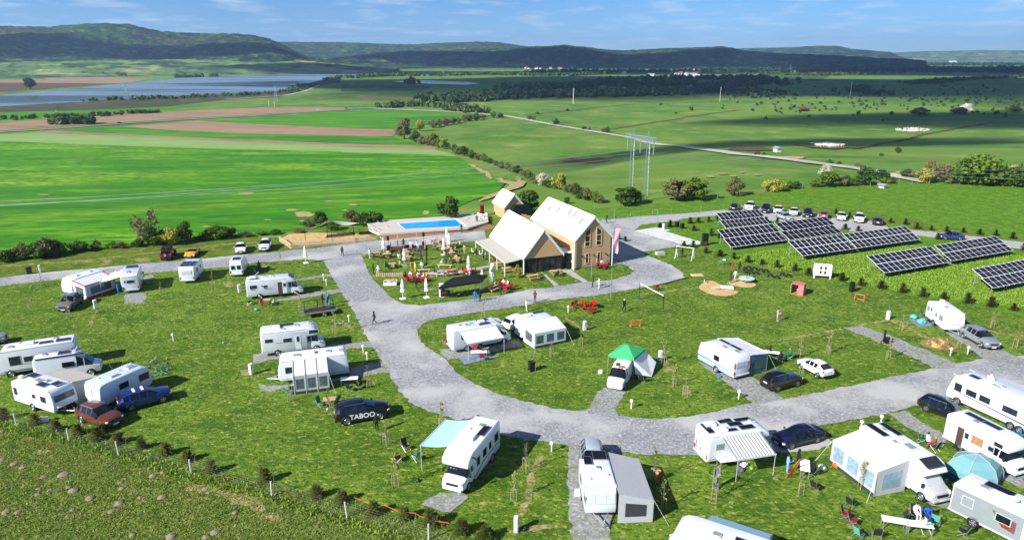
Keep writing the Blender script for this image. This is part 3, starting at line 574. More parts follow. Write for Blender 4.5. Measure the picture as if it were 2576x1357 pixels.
def gabled(name, label, A, B, depth, eave, apex, over=.25, wall0=0, base='stone_base', roofmat='white_roof', board=.22, front=True, sidewalls=True):
    """A,B: foot of the front gable (left, right as one faces it from the camp); the house goes back by depth"""
    A, B = Vector((A.x, A.y, 0)), Vector((B.x, B.y, 0)); u = (B-A).normalized(); wd = (B-A).length; v = Vector((-u.y, u.x, 0))
    h = thing(name, label, 'house', A); inv = Matrix.Translation(-A)
    T = lambda a, b, z: u*a + v*b + Vector((0, 0, z))
    core = MB()
    core.add([T(0,.05,wall0), T(wd,.05,wall0), T(wd,depth,wall0), T(0,depth,wall0), T(0,.05,eave), T(wd,.05,eave), T(wd,depth,eave), T(0,depth,eave), T(wd/2,.05,apex), T(wd/2,depth,apex)],
             [(0,1,5,8,4),(2,3,7,9,6),(0,4,7,3),(1,2,6,5),(4,8,9,7),(8,5,6,9),(0,3,2,1)])
    core.obj('wall', 'clapboard', h)
    if front: boards(h, 'board', (T(.02,0,0), T(wd-.02,0,0)), wall0, apex-.1, board, .05, 'clapboard', gable=(eave, apex))
    r = MB(); sl = (apex-eave)/(wd/2); o = over; zt = .16
    for s in (0, 1):
        e0 = -o if s == 0 else wd+o; ez = eave - o*sl + zt
        q = [T(e0, -o, ez), T(wd/2, -o, apex+zt), T(wd/2, depth+o, apex+zt), T(e0, depth+o, ez)]
        r.slab(q if s else q[::-1], .14)
    roof = r.obj('roof', roofmat, h)
    # standing seams give the sheet its relief
    nse = int(depth/.55)
    sm = MB()
    for s in (0, 1):
        for i in range(nse+1):
            b = -o + (depth+2*o)*i/nse; e0 = -o if s == 0 else wd+o
            sm.tube(T(e0, b, eave-o*sl+zt+.01), T(wd/2, b, apex+zt+.01), .022, n=4)
    so_ = sm.obj('seams', roofmat, roof); so_['kind'] = 'stuff'
    tr = MB()
    for s in (0, 1):
        e0 = -o if s == 0 else wd+o
        a, b = T(e0, -o-.03, eave-o*sl+zt+.02), T(wd/2, -o-.03, apex+zt+.02)
        tr.slab([a, b, b-Vector((0,0,.34)), a-Vector((0,0,.34))], .06)
    tr.obj('barge_board', 'white_trim', h)
    g_ = MB(); g_.tube(T(-o-.04, -o, eave-o*sl+.05), T(-o-.04, depth+o, eave-o*sl+.05), .08); g_.obj('gutter', 'white_trim', h)
    g_ = MB(); g_.tube(T(wd+o+.04, -o, eave-o*sl+.05), T(wd+o+.04, depth+o, eave-o*sl+.05), .08); g_.obj('gutter', 'white_trim', h)
    return h, T, wd, sl
def opening(h, T, a, z, w, hh_, slope=0, b=-.06, mull=(), name='window'):
    """a window in the front gable: frame, panes; slope lifts one top corner"""
    g_ = MB(); pts = [T(a-w/2,b,z), T(a+w/2,b,z), T(a+w/2,b,z+hh_+max(0,slope)), T(a-w/2,b,z+hh_+max(0,-slope))]
    g_.slab(pts, .05); o = g_.obj(name, 'glass_dark', h)
    f = MB()
    for i in range(4):
        p, q = pts[i], pts[(i+1) % 4]; d = (q-p).normalized()*.05
        f.tube(p-d, q+d, .07, n=4)
    for zz in mull: f.tube(T(a-w/2, b-.02, z+zz), T(a+w/2, b-.02, z+zz), .05, n=4)
    f.obj('frame', 'timber_pale', o); return o
hA, hB = PZ(1444.6, 677.4), PZ(1532.7, 665.9)
house, HT, hw, hsl = gabled('main_house', 'tall clapboard house with white metal roof and two tall gable windows', hA, hB, 16.2, 4.95, 8.25)
for a, s in ((hw*.34, .75), (hw*.66, -.75)): opening(house, HT, a, 3.6, .92, 2.35, slope=s, mull=(.75, 1.75))
for a in (hw*.34, hw*.67): opening(house, HT, a, .75, .55, 1.7)
for a in (hw*.2, hw*.52, hw*.86):
    m = MB(); m.box(HT(a, -.14, 2.05), (.16,.16,.22)); m.obj('wall_lamp', 'black_metal', house)
for i, (b, t_) in enumerate(((1.9,.34),(5.0,.42),(6.7,.42),(10.4,.36),(13.2,.3))):
    x = hw/2*t_*1.55; z = 4.95 + x*hsl + .18; m = MB()
    q = [HT(x, b-.35, 4.95+x*hsl+.22), HT(x+.85, b-.35, 4.95+(x+.85)*hsl+.22), HT(x+.85, b+.35, 4.95+(x+.85)*hsl+.22), HT(x, b+.35, 4.95+x*hsl+.22)]
    m.slab(q[::-1], .1); o = m.obj('roof_window', 'skylight', house)
    f = MB(); 
    for k in range(4): f.tube(q[k], q[(k+1) % 4], .05, n=4)
    f.obj('frame', 'steel', o)
m = MB(); m.tube(HT(-.32, -.3, 0), HT(-.32, -.3, 4.6), .12, n=8); m.obj('corner_pipe', 'white_trim', house)
m = MB(); m.tube(HT(hw+.3, -.2, 0), HT(hw+.3, -.2, 4.6), .07, n=8); m.obj('downpipe', 'white_trim', house)
m = MB(); m.box(HT(hw/2, -.02, .12), (hw+.02, .12, .3), rz=math.atan2((hB-hA).y, (hB-hA).x)); m.obj('plinth', 'stone_base', house)

gA, gB = PZ(1317, 689), PZ(1412, 677.5)
hall, LT, lw, lsl = gabled('restaurant_hall', 'low clapboard hall with white metal roof and glazed front', gA, gB, 14.6, 2.75, 6.75, wall0=2.45, board=.2)
m = MB(); m.add([LT(.1,.35,0), LT(lw-.1,.35,0), LT(lw-.1,13.9,0), LT(.1,13.9,0), LT(.1,.35,2.5), LT(lw-.1,.35,2.5), LT(lw-.1,13.9,2.5), LT(.1,13.9,2.5)], [(3,2,6,7),(1,5,6,2),(0,1,2,3)]); m.obj('inner_wall', 'interior', hall)
for i in range(6):                                # glazed front, one sheet of clear film per bay
    a0, a1 = .08 + i*(lw-.16)/6, .08 + (i+1)*(lw-.16)/6 - .03
    m = MB(); m.slab([LT(a0,.1,.08), LT(a1,.1,.08), LT(a1,.1,2.42), LT(a0,.1,2.42)], .02); m.obj('pane', pm('clear_film', '#3a4044', .08, spec=.8, alpha=.45, var=.1), hall)
for i in range(7):
    m = MB(); m.tube(LT(.06+i*(lw-.12)/6, .06, 0), LT(.06+i*(lw-.12)/6, .06, 2.46), .05, n=4); m.obj('mullion', 'black_metal', hall)
for i in range(9):                                # glazed left side
    m = MB(); b0 = .3+i*1.5; m.slab([LT(.02,b0,.08), LT(.02,b0+1.42,.08), LT(.02,b0+1.42,2.2), LT(.02,b0,2.2)][::-1], .02); m.obj('pane', 'clear_film', hall)
    m = MB(); m.tube(LT(.02,b0-.04,0), LT(.02,b0-.04,2.3), .05, n=4); m.obj('mullion', 'black_metal', hall)
m = MB(); m.tube(LT(-.05,-.1,0), LT(-.05,-.1,2.6), .1, n=6); m.obj('corner_post', 'white_trim', hall)
# terrace awning on the left of the hall
ter = thing('terrace_awning', 'pale grey fabric awning on white posts along the hall', 'awning', LT(0,0,0)+hall.location)
tl = hall.location; base0 = LT(0,0,0)
aw = MB(); pts = []
nu, nv = 14, 5
for j in range(nv+1):
    for i in range(nu+1):
        b = -.1 + 14.3*i/nu; s = j/nv; sag = -.16*math.sin(math.pi*((i*4/nu) % 1))*s - .05*math.sin(math.pi*s)
        pts.append(LT(-.32 - 2.9*s, b, 2.55 - .42*s + sag))
N = nu+1
aw.add(pts + [p-Vector((0,0,.02)) for p in pts], [(j*N+i, j*N+i+1, (j+1)*N+i+1, (j+1)*N+i) for j in range(nv) for i in range(nu)] + [(j*N+i+(nv+1)*N, (j+1)*N+i+(nv+1)*N, (j+1)*N+i+1+(nv+1)*N, j*N+i+1+(nv+1)*N) for j in range(nv) for i in range(nu)])
aw.obj('canopy', 'canvas_grey', ter, smooth=True, fixn=False)
for i in range(5):
    m = MB(); p = LT(-3.15, .05+i*3.5, 0); m.tube(p, p+Vector((0,0,2.2)), .06, n=6); m.obj('post', 'white_trim', ter)
for i in range(4):
    m = MB(); m.tube(LT(-3.15,.05+i*3.5,2.15), LT(-3.15,.05+(i+1)*3.5,2.15), .04, n=4); m.obj('beam', 'white_trim', ter)
# link between hall and house
lk = thing('entrance_canopy', 'flat white canopy bridging hall and house over a dark entrance', 'canopy', tl)
p0, p1 = LT(lw+.1, .6, 0), (hA - tl) + Vector((-.2, .5, 0)); p0b, p1b = p0 + (LT(0,3,0)-base0), p1 + (LT(0,3,0)-base0)
m = MB(); m.slab([q + Vector((0,0,2.75)) for q in (p0, p1, p1b, p0b)], .14); m.obj('roof_slab', 'white_trim', lk)
m = MB(); m.slab([p0b, p1b, p1b+Vector((0,0,2.6)), p0b+Vector((0,0,2.6))], .1); m.obj('back_wall', 'clapboard', lk)
m = MB(); m.tube(p1+Vector((-.1,-.2,0)), p1+Vector((-.1,-.2,2.7)), .1, n=6); m.obj('column', 'white_trim', lk)
# pool house
q0, q1 = PZ(*one(A4, 545, 330)), PZ(*one(A4, 682, 322))
u_ = (hB-hA).normalized(); q1 = q0 + u_*4.3
phouse, QT, qw, _ = gabled('pool_house', 'small clapboard pool house with steep white roof beside the pool', q0, q1, 6.0, 2.6, 5.0)
phouse.location = phouse.location
opening(phouse, QT, qw*.5, .1, .9, 2.0, name='door')
# dark trailer behind the pool house
p = PZ(*one(A4, 640, 330)); bt = thing('storage_trailer', 'black rounded trailer parked behind the pool house', 'trailer', (p.x+1.2, p.y+1.2, 0), R(22))
m = MB(); m.prism([(-2,.5),(2,.5),(2,2.2),(1.7,2.75),(1.2,2.95),(-1.2,2.95),(-1.7,2.75),(-2,2.2)], -1, 1); m.obj('body', 'black_metal', bt, bevel=.12)
for s in (-1, 1):
    m = MB(); m.tube((0,s*.95,.35),(0,s*1.12,.35),.35,n=14); m.obj('wheel', 'rubber', bt)
m = MB(); m.box((0,0,.52),(3.6,1.6,.12)); m.obj('chassis', 'steel', bt)
# balustraded deck behind the house
bl0, bl1 = PZ(*one(A4, 1215, 245), 1.2), PZ(*one(A4, 1503, 330), .6)
bl0, bl1 = HT(hw+.9, 15.5, 0)+hA, HT(hw+2.0, 5.2, 0)+hA
dk = thing('side_deck', 'timber deck with white balustrade along the back of the tall house', 'deck', (bl0.x, bl0.y, 0))
d = (bl1-bl0); d.z = 0
wv = Vector((-d.y, d.x, 0)).normalized(); wv = wv if wv.dot(u_) < 0 else -wv
m = MB(); m.slab([Vector((0,0,.6)), d+Vector((0,0,.6)), d+wv*1.0+Vector((0,0,.6)), wv*1.0+Vector((0,0,.6))], .6); m.obj('deck_floor', 'timber', dk)
for i in range(14):
    m = MB(); m.box(d*(i/13)+Vector((0,0,1.55)), (.14,.14,1.9)); m.obj('post', 'white_trim', dk)
for z in (.95, 1.3, 1.65, 2.05, 2.5):
    m = MB(); m.tube(Vector((0,0,z)), d+Vector((0,0,z)), .06 if z > 2 else .03, n=4); m.obj('rail', 'white_trim' if z > 2 else 'timber', dk)
# pool fence beside the pool house
def plank_fence(label, pts, h, nr, postmat='timber_pale', railmat='timber_pale', step=2.0, name='timber_fence', solid=None, rh=.14, base=0):
    P_ = [Vector((p.x, p.y, base)) for p in pts]; f = thing(name, label, 'fence', P_[0])
    for a, b in zip(P_[:-1], P_[1:]):
        L = (b-a).length; n = max(1, round(L/step)); rz = math.atan2((b-a).y, (b-a).x); nrm = Vector((math.sin(rz), -math.cos(rz), 0))*.07
        for i in range(n+1):
            m = MB(); m.box(a+(b-a)*(i/n)-P_[0]+Vector((0,0,h/2+.03)), (.12,.12,h+.06), rz=rz); m.obj('post', postmat, f)
        for i in range(n):
            c0, c1 = a+(b-a)*(i/n), a+(b-a)*((i+1)/n)
            for k in range(nr):
                z = h*(k+.75)/nr - .05; m = MB(); m.box((c0+c1)/2-P_[0]+nrm+Vector((0,0,z)), ((c1-c0).length-.02,.035,rh), rz=rz); m.obj('rail', railmat, f)
    return f
plank_fence('dark timber railing behind the pool house', [PZ(*one(A4,705,325)), PZ(*one(A4,800,345))], 1.1, 4, 'timber', 'timber', 1.2)
plank_fence('pale plank fence round the sandy play yard left of the pool', [PZ(*one(A2,692,75)), PZ(*one(A2,805,152)), PZ(*one(A2,990,135)), PZ(*one(A2,1215,112)), PZ(*one(A2,1440,92))], 1.05, 4)
plank_fence('pale plank fence joining the play yard to the pool terrace', [PZ(*one(A2,1445,90)), PZ(*one(A2,1660,65))], .95, 4)
sheet('sand_yard', A2((700,60),(800,120),(1000,110),(1440,80),(1650,55),(1560,10),(1300,0),(1000,-10),(780,5)), 'sand', .03, jit=.05)
# sail shade over the play yard
ss = thing('shade_sail', 'cream fabric sail stretched over masts in the sandy yard', 'sail', PZ(*one(A2,1000,60)))
o0 = ss.location.copy(); mast = [PZ(*p) - o0 for p in A2((947,75),(1165,55),(1205,55),(1420,30))]; hts = [2.5, 3.6, 3.6, 2.4]
for p, h_ in zip(mast, hts):
    m = MB(); m.tube(p, p+Vector((0,0,h_)), .05, n=6); m.obj('mast', 'black_metal', ss)
def saddle(a, b, c, d, sag, n=8):
    pts, fs = [], []
    for j in range(n+1):
        for i in range(n+1):
            u, v = i/n, j/n; p = (a*(1-u)+b*u)*(1-v) + (d*(1-u)+c*u)*v; p = p - Vector((0,0,sag*math.sin(math.pi*u)*math.sin(math.pi*(v*.5+.5)))); pts.append(p)
    k = n+1
    return pts, [(j*k+i, j*k+i+1, (j+1)*k+i+1, (j+1)*k+i) for j in range(n) for i in range(n)]
t1 = mast[1]+Vector((0,0,3.6)); t2 = mast[2]+Vector((0,0,3.6)); back = Vector((.5,3.2,0))
for a, b, c, d_ in ((mast[0]+Vector((0,0,2.5)), t1, t1+back*.9-Vector((0,0,.8)), mast[0]+back+Vector((0,0,1.8))), (t2, mast[3]+Vector((0,0,2.4)), mast[3]+back+Vector((0,0,1.9)), t2+back*.9-Vector((0,0,.8)))):
    p, f = saddle(a, b, c, d_, .5); m = MB(); m.add(p, f); m.add([q-Vector((0,0,.015)) for q in p], [x[::-1] for x in f]); m.obj('sail', 'cream_sail', ss, smooth=True, fixn=False)

# swimming pool on its raised terrace
ZD = .35
pw = [PZ(*p, ZD) for p in A3((505,235),(1160,188),(1258,268),(592,302))]
dkp = [PZ(*p, ZD) for p in A3((160,222),(500,196),(1000,165),(1520,128),(1530,225),(1300,292),(300,362),(175,310))]
po = thing('swimming_pool', 'blue rectangular swimming pool in a white terrace', 'pool', (pw[0].x, pw[0].y, 0)); o0 = Vector((pw[0].x, pw[0].y, 0))
m = MB(); pool_mat = pm('pool_water', '#27a6ea', .05, var=.12, scale=.5, spec=.6, bump=.12, bscale=2.5)
m.slab([p-o0-Vector((0,0,.06)) for p in pw], .25); m.obj('water', pool_mat, po)
def ring(par, inner, outer, z, t, mat, name):
    n = len(inner); m = MB()
    for i in range(n): m.slab([outer[i], outer[(i+1) % n], inner[(i+1) % n], inner[i]], t)
    return m.obj(name, mat, par)
ctr = sum(pw, Vector())/4; cop = [ctr + (p-ctr)*1.06 for p in pw]
for i in range(4):
    m = MB(); m.slab([q-o0+Vector((0,0,.05)) for q in (cop[i], cop[(i+1) % 4], pw[(i+1) % 4], pw[i])], .22); m.obj('coping', 'white_trim', po)
bm_ = MB(); dsk = thing('pool_terrace', 'white raised terrace round the swimming pool', 'terrace', o0)
far = [dkp[0], dkp[1], dkp[2], dkp[3], dkp[4], dkp[5], dkp[6], dkp[7]]
P2 = [p-o0 for p in far]; C4 = [p-o0 for p in cop]
quads = [(P2[0],P2[1],C4[0],C4[3],P2[6],P2[7]), (P2[1],P2[2],P2[3],C4[1],C4[0]), (P2[3],P2[4],P2[5],C4[2],C4[1]), (P2[5],P2[6],C4[3],C4[2])]
for q in quads:
    m = MB(); m.slab([Vector((p.x,p.y,ZD)) for p in q], ZD); m.obj('slab', 'white_deck', dsk)
# plank steps in front of the terrace
st = thing('terrace_steps', 'long pale plank steps below the pool terrace', 'steps', o0)
e0, e1 = P2[6], P2[4]+Vector((.4,-.3,0)); ed = (e1-e0); en = Vector((ed.y, -ed.x, 0)).normalized()
for k in range(4):
    L = ed.length; nn = 7
    for i in range(nn):
        a, b = e0+ed*(i/nn)+ed.normalized()*.02, e0+ed*((i+1)/nn)
        lo, hi = en*(.03+.7*k), en*(.68+.7*k); z = ZD-.06-.075*k
        m = MB(); m.slab([Vector((*(a+lo).xy, z)), Vector((*(b+lo).xy, z)), Vector((*(b+hi).xy, z)), Vector((*(a+hi).xy, z))][::-1], .06); m.obj('plank', 'timber', st)
m = MB(); a, b = e0, e1
for k in range(4):
    lo, hi = en*(.05+.7*k), en*(.62+.7*k); z = ZD-.13-.075*k
    m.slab([Vector((*(q).xy, z)) for q in (a+lo, b+lo, b+hi, a+hi)][::-1], max(.03, z))
m.obj('step_base', 'white_deck', st)
pm('turquoise', '#3fb6bf', .6, var=.05)
cv = thing('pool_cover_reel', 'turquoise rolled pool cover lying on the terrace end', 'pool cover', PZ(*one(A3,1280,150), ZD)); m = MB(); dr = (P2[3]-P2[2]).normalized(); m.tube(Vector((-2,0,.3)), Vector((1.6,0,.3)), .28, n=10); m.obj('roll', 'turquoise', cv); cv.rotation_euler[2] = math.atan2(ed.y, ed.x)
for s in (-2, 1.6):
    m = MB(); m.box((s,0,.3),(.06,.5,.6)); m.obj('stand', 'steel', cv)
def lounger():
    t = thing('sun_lounger', '', 'sun lounger'); m = MB(); m.box((0,0,.3),(1.3,.6,.06)); m.obj('bed', 'white_plastic', t, bevel=.02)
    m = MB(); m.box((-.85,0,.5),(.65,.6,.05), ry=R(40)); m.obj('backrest', 'white_plastic', t, bevel=.02)
    for x in (-.5,.55):
        for y in (-.25,.25): m = MB(); m.box((x,y,.14),(.06,.06,.28)); m.obj('leg', 'white_plastic', t)
    return t
lg = lounger(); k = 0
for (x, y, a) in ((190,240,20),(250,262,15),(290,285,10),(340,232,25),(400,225,25),(440,285,12),(300,330,5),(350,318,5),(240,320,10),(1290,180,110),(1275,200,95),(1380,160,100)):
    p = PZ(*one(A3, x, y), ZD)
    spot(lg, p, R(a), 'white sun lounger at the %s of the pool terrace' % ('left end' if x < 900 else 'right end'), 'white sun loungers by the pool')
pc = thing('plastic_chair', 'white plastic chair standing by the pool house', 'chair', (0,0,0), 0, 'white chairs by the pool house'); 
m = MB(); m.box((0,0,.44),(.5,.5,.04)); m.obj('seat', 'white_plastic', pc); m = MB(); m.box((-.24,0,.7),(.04,.5,.5)); m.obj('backrest', 'white_plastic', pc)
for x in (-.22,.22):
    for y in (-.22,.22): m = MB(); m.box((x,y,.22),(.04,.04,.44)); m.obj('leg', 'white_plastic', pc)
for i, (x, y) in enumerate(((1425,175),(1450,160),(1475,178),(1500,160),(1510,185),(1440,190),(1415,150),(1490,145))): spot(pc, PZ(*one(A3, x, y), ZD), i*1.3)
p = PZ(*one(A3,1458,118), ZD); vm = thing('drinks_fridge', 'dark red drinks fridge standing behind the pool', 'fridge', p, R(20)); m = MB(); m.box((0,0,1),(.75,.7,2)); m.obj('cabinet', pm('dark_red','#7c1222',.35,var=.1), vm, bevel=.05); m = MB(); m.box((0,-.37,1.05),(.45,.03,1.3)); m.obj('door', pm('maroon','#4f0d18',.3,var=.1), vm)
# ------------------------------------------------------------------ vehicles
pm('glass', '#10151a', .05, var=.2, spec=.9, scale=1.2); pm('tyre', '#141415', .85, var=.2, scale=8); pm('alloy', '#b9bcc0', .3, metal=.8, var=.1); pm('dark_plastic', '#1d1e20', .6, var=.15)
pm('headlamp', '#dfe6ea', .12, var=.1, spec=.9); pm('tail_lamp', '#a50d12', .25, var=.15); pm('plate', '#eef0f0', .5, var=.03); pm('chrome', '#d4d8da', .15, metal=.9, var=.05)
pm('rv_white', '#e4e6e7', .3, var=.05, scale=.9, coat=.4); pm('rv_window', '#2b3238', .1, var=.35, scale=1.5, spec=.8); pm('rv_grey', '#8d9394', .35, var=.05); pm('rv_trim', '#c9ccce', .4, var=.05); pm('decal', '#3a4048', .4, var=.1)
pm('curtain', '#c9cdd0', .5, var=.2, scale=6); pm('tent_white', '#d9dcde', .85, var=.03); pm('tent_grey', '#b6b7b6', .85, var=.04); pm('tent_tan', '#c9c2b4', .85, var=.04); pm('tent_dark', '#35383b', .85, var=.1)
pm('awning_blue', '#a9d3e4', .8, var=.04); pm('film', '#59646b', .12, spec=.7, var=.4, scale=2.2); pm('lens_orange', '#d97a1c', .3, var=.1)
def paint(c): return pm('paint_'+c.strip('#'), c, .28, var=.03, coat=.8, spec=.5)
# solar cell face: dark cells with thin pale lines
sm_ = bpy.data.materials.new('solar_cell'); sm_.use_nodes = True; t = sm_.node_tree; b = t.nodes['Principled BSDF']; b.inputs['Roughness'].default_value = .12
bk = _n(t, 'ShaderNodeTexBrick', offset=0, squash=1); bk.inputs['Color1'].default_value = lin('#14161f'); bk.inputs['Color2'].default_value = lin('#191b27'); bk.inputs['Mortar'].default_value = lin('#3c4150')
bk.inputs['Scale'].default_value = 1; bk.inputs['Mortar Size'].default_value = .006; bk.inputs['Brick Width'].default_value = .16; bk.inputs['Row Height'].default_value = .16
tc = _n(t, 'ShaderNodeTexCoord'); t.links.new(tc.outputs['Object'], bk.inputs['Vector']); t.links.new(bk.outputs[0], b.inputs['Base Color']); MATS['solar_cell'] = sm_

def V3(p):
    if isinstance(p, Vector): return Vector((p.x, p.y, 0))
    q = PZ(p[0], p[1], p[2] if len(p) > 2 else 0); return Vector((q.x, q.y, 0))
def pose_side(A, B, W_, L=None, ctr=None, anchor='mid'):
    """A rear, B front of the visible flank on the ground; ctr +1: the middle lies left of the heading"""
    A, B = V3(A), V3(B); d = (B-A).normalized(); left = Vector((-d.y, d.x, 0))
    if ctr is None: ctr = 1 if left.dot((A+B)/2) > 0 else -1
    mid = (A+B)/2 if anchor == 'mid' else (A + d*L/2 if anchor == 'A' else B - d*L/2)
    return mid + left*ctr*W_/2, math.atan2(d.y, d.x), -ctr
def pose_end(Lp, Rp, L, rear=True):
    a, b = V3(Lp), V3(Rp); u = (b-a).normalized(); aw = Vector((-u.y, u.x, 0)); c = (a+b)/2 + aw*L/2
    f = aw if rear else -aw; return c, math.atan2(f.y, f.x), 1
def pose_line(A, B, L, anchor='mid'):
    A, B = V3(A), V3(B); d = (B-A).normalized(); c = (A+B)/2 if anchor == 'mid' else (A+d*L/2 if anchor == 'A' else B-d*L/2); return c, math.atan2(d.y, d.x), 1

def shell(par, st, segs, bodymat, wname='window', smooth=True):
    """lofted coachwork: stations (x, sill, belt, top, half width, half roof width); segs name what lies between two stations"""
    rings = []
    for (x, zb, zl, zt, wb, wt) in st:
        h = [(0,zb),(wb*.82,zb),(wb*.98,zb+.14),(wb,(zb+zl)/2+.05),(wb*.955,zl),(wt,zt-.07),(wt*.78,zt-.012),(0,zt)]
        rings.append([(x, y, z) for y, z in h] + [(x, -y, z) for y, z in h[-2:0:-1]])
    n = 14; body = MB(); V = [p for r in rings for p in r]; fb = []; gl = {}
    for k, sg in enumerate(segs):
        for i in range(n):
            f = (k*n+i, k*n+(i+1) % n, (k+1)*n+(i+1) % n, (k+1)*n+i)
            top = i in (5,6,7,8); side = i in (4, 9)
            key = None
            if sg == 'ws' and top: key = ('windscreen', k)
            elif sg == 'rw' and top: key = ('rear_window', k)
            elif sg in ('cab','ws','rw') and side and sg != 'rw': key = (wname, k, i)
            if key: gl.setdefault(key, []).append(f)
            else: fb.append(f)
    fb += [tuple(range(n-1,-1,-1)), tuple(range((len(st)-1)*n, len(st)*n))]
    body.add(V, fb); bo = body.obj('body', bodymat, par, smooth=smooth)
    for key, fs in gl.items():
        m = MB(); idx = sorted({i for f in fs for i in f}); mp_ = {j: q for q, j in enumerate(idx)}
        m.add([V[j] for j in idx], [tuple(mp_[j] for j in f) for f in fs]); m.obj(key[0], 'glass', par, smooth=False)
    return bo
def wheel(par, x, y, r=.34, w=.22, rimc='alloy', sp=5):
    s = 1 if y > 0 else -1; m = MB(); y0, y1 = y-s*w, y
    m.lathe([(r*.72,0),(r*.96,.0),(r,.03),(r,w-.03),(r*.96,w),(r*.66,w)], n=20)
    m.v = [(a, s*(c-w)+y, b+r) for a, b, c in [(v[0], v[1], v[2]) for v in m.v]]; m.v = [(v[0]+x, v[1], v[2]) for v in m.v]
    wh = m.obj('wheel', 'tyre', par, smooth=True)
    m = MB(); m.tube((x, y-s*.05, r), (x, y+s*.004, r), r*.18, n=10)
    for k in range(sp):
        a = 2*math.pi*k/sp; m.box((x+math.cos(a)*r*.36, y-s*.012, r+math.sin(a)*r*.36), (r*.62, .03, r*.2), ry=-a)
    m.lathe([(r*.6,0),(r*.68,0),(r*.68,.02),(r*.6,.02)], n=18) if False else None
    for k in range(18):
        a, b = 2*math.pi*k/18, 2*math.pi*(k+1)/18; m.tube((x+math.cos(a)*r*.66, y-s*.01, r+math.sin(a)*r*.66), (x+math.cos(b)*r*.66, y-s*.01, r+math.sin(b)*r*.66), .022, n=4)
    m.obj('rim', rimc, wh)
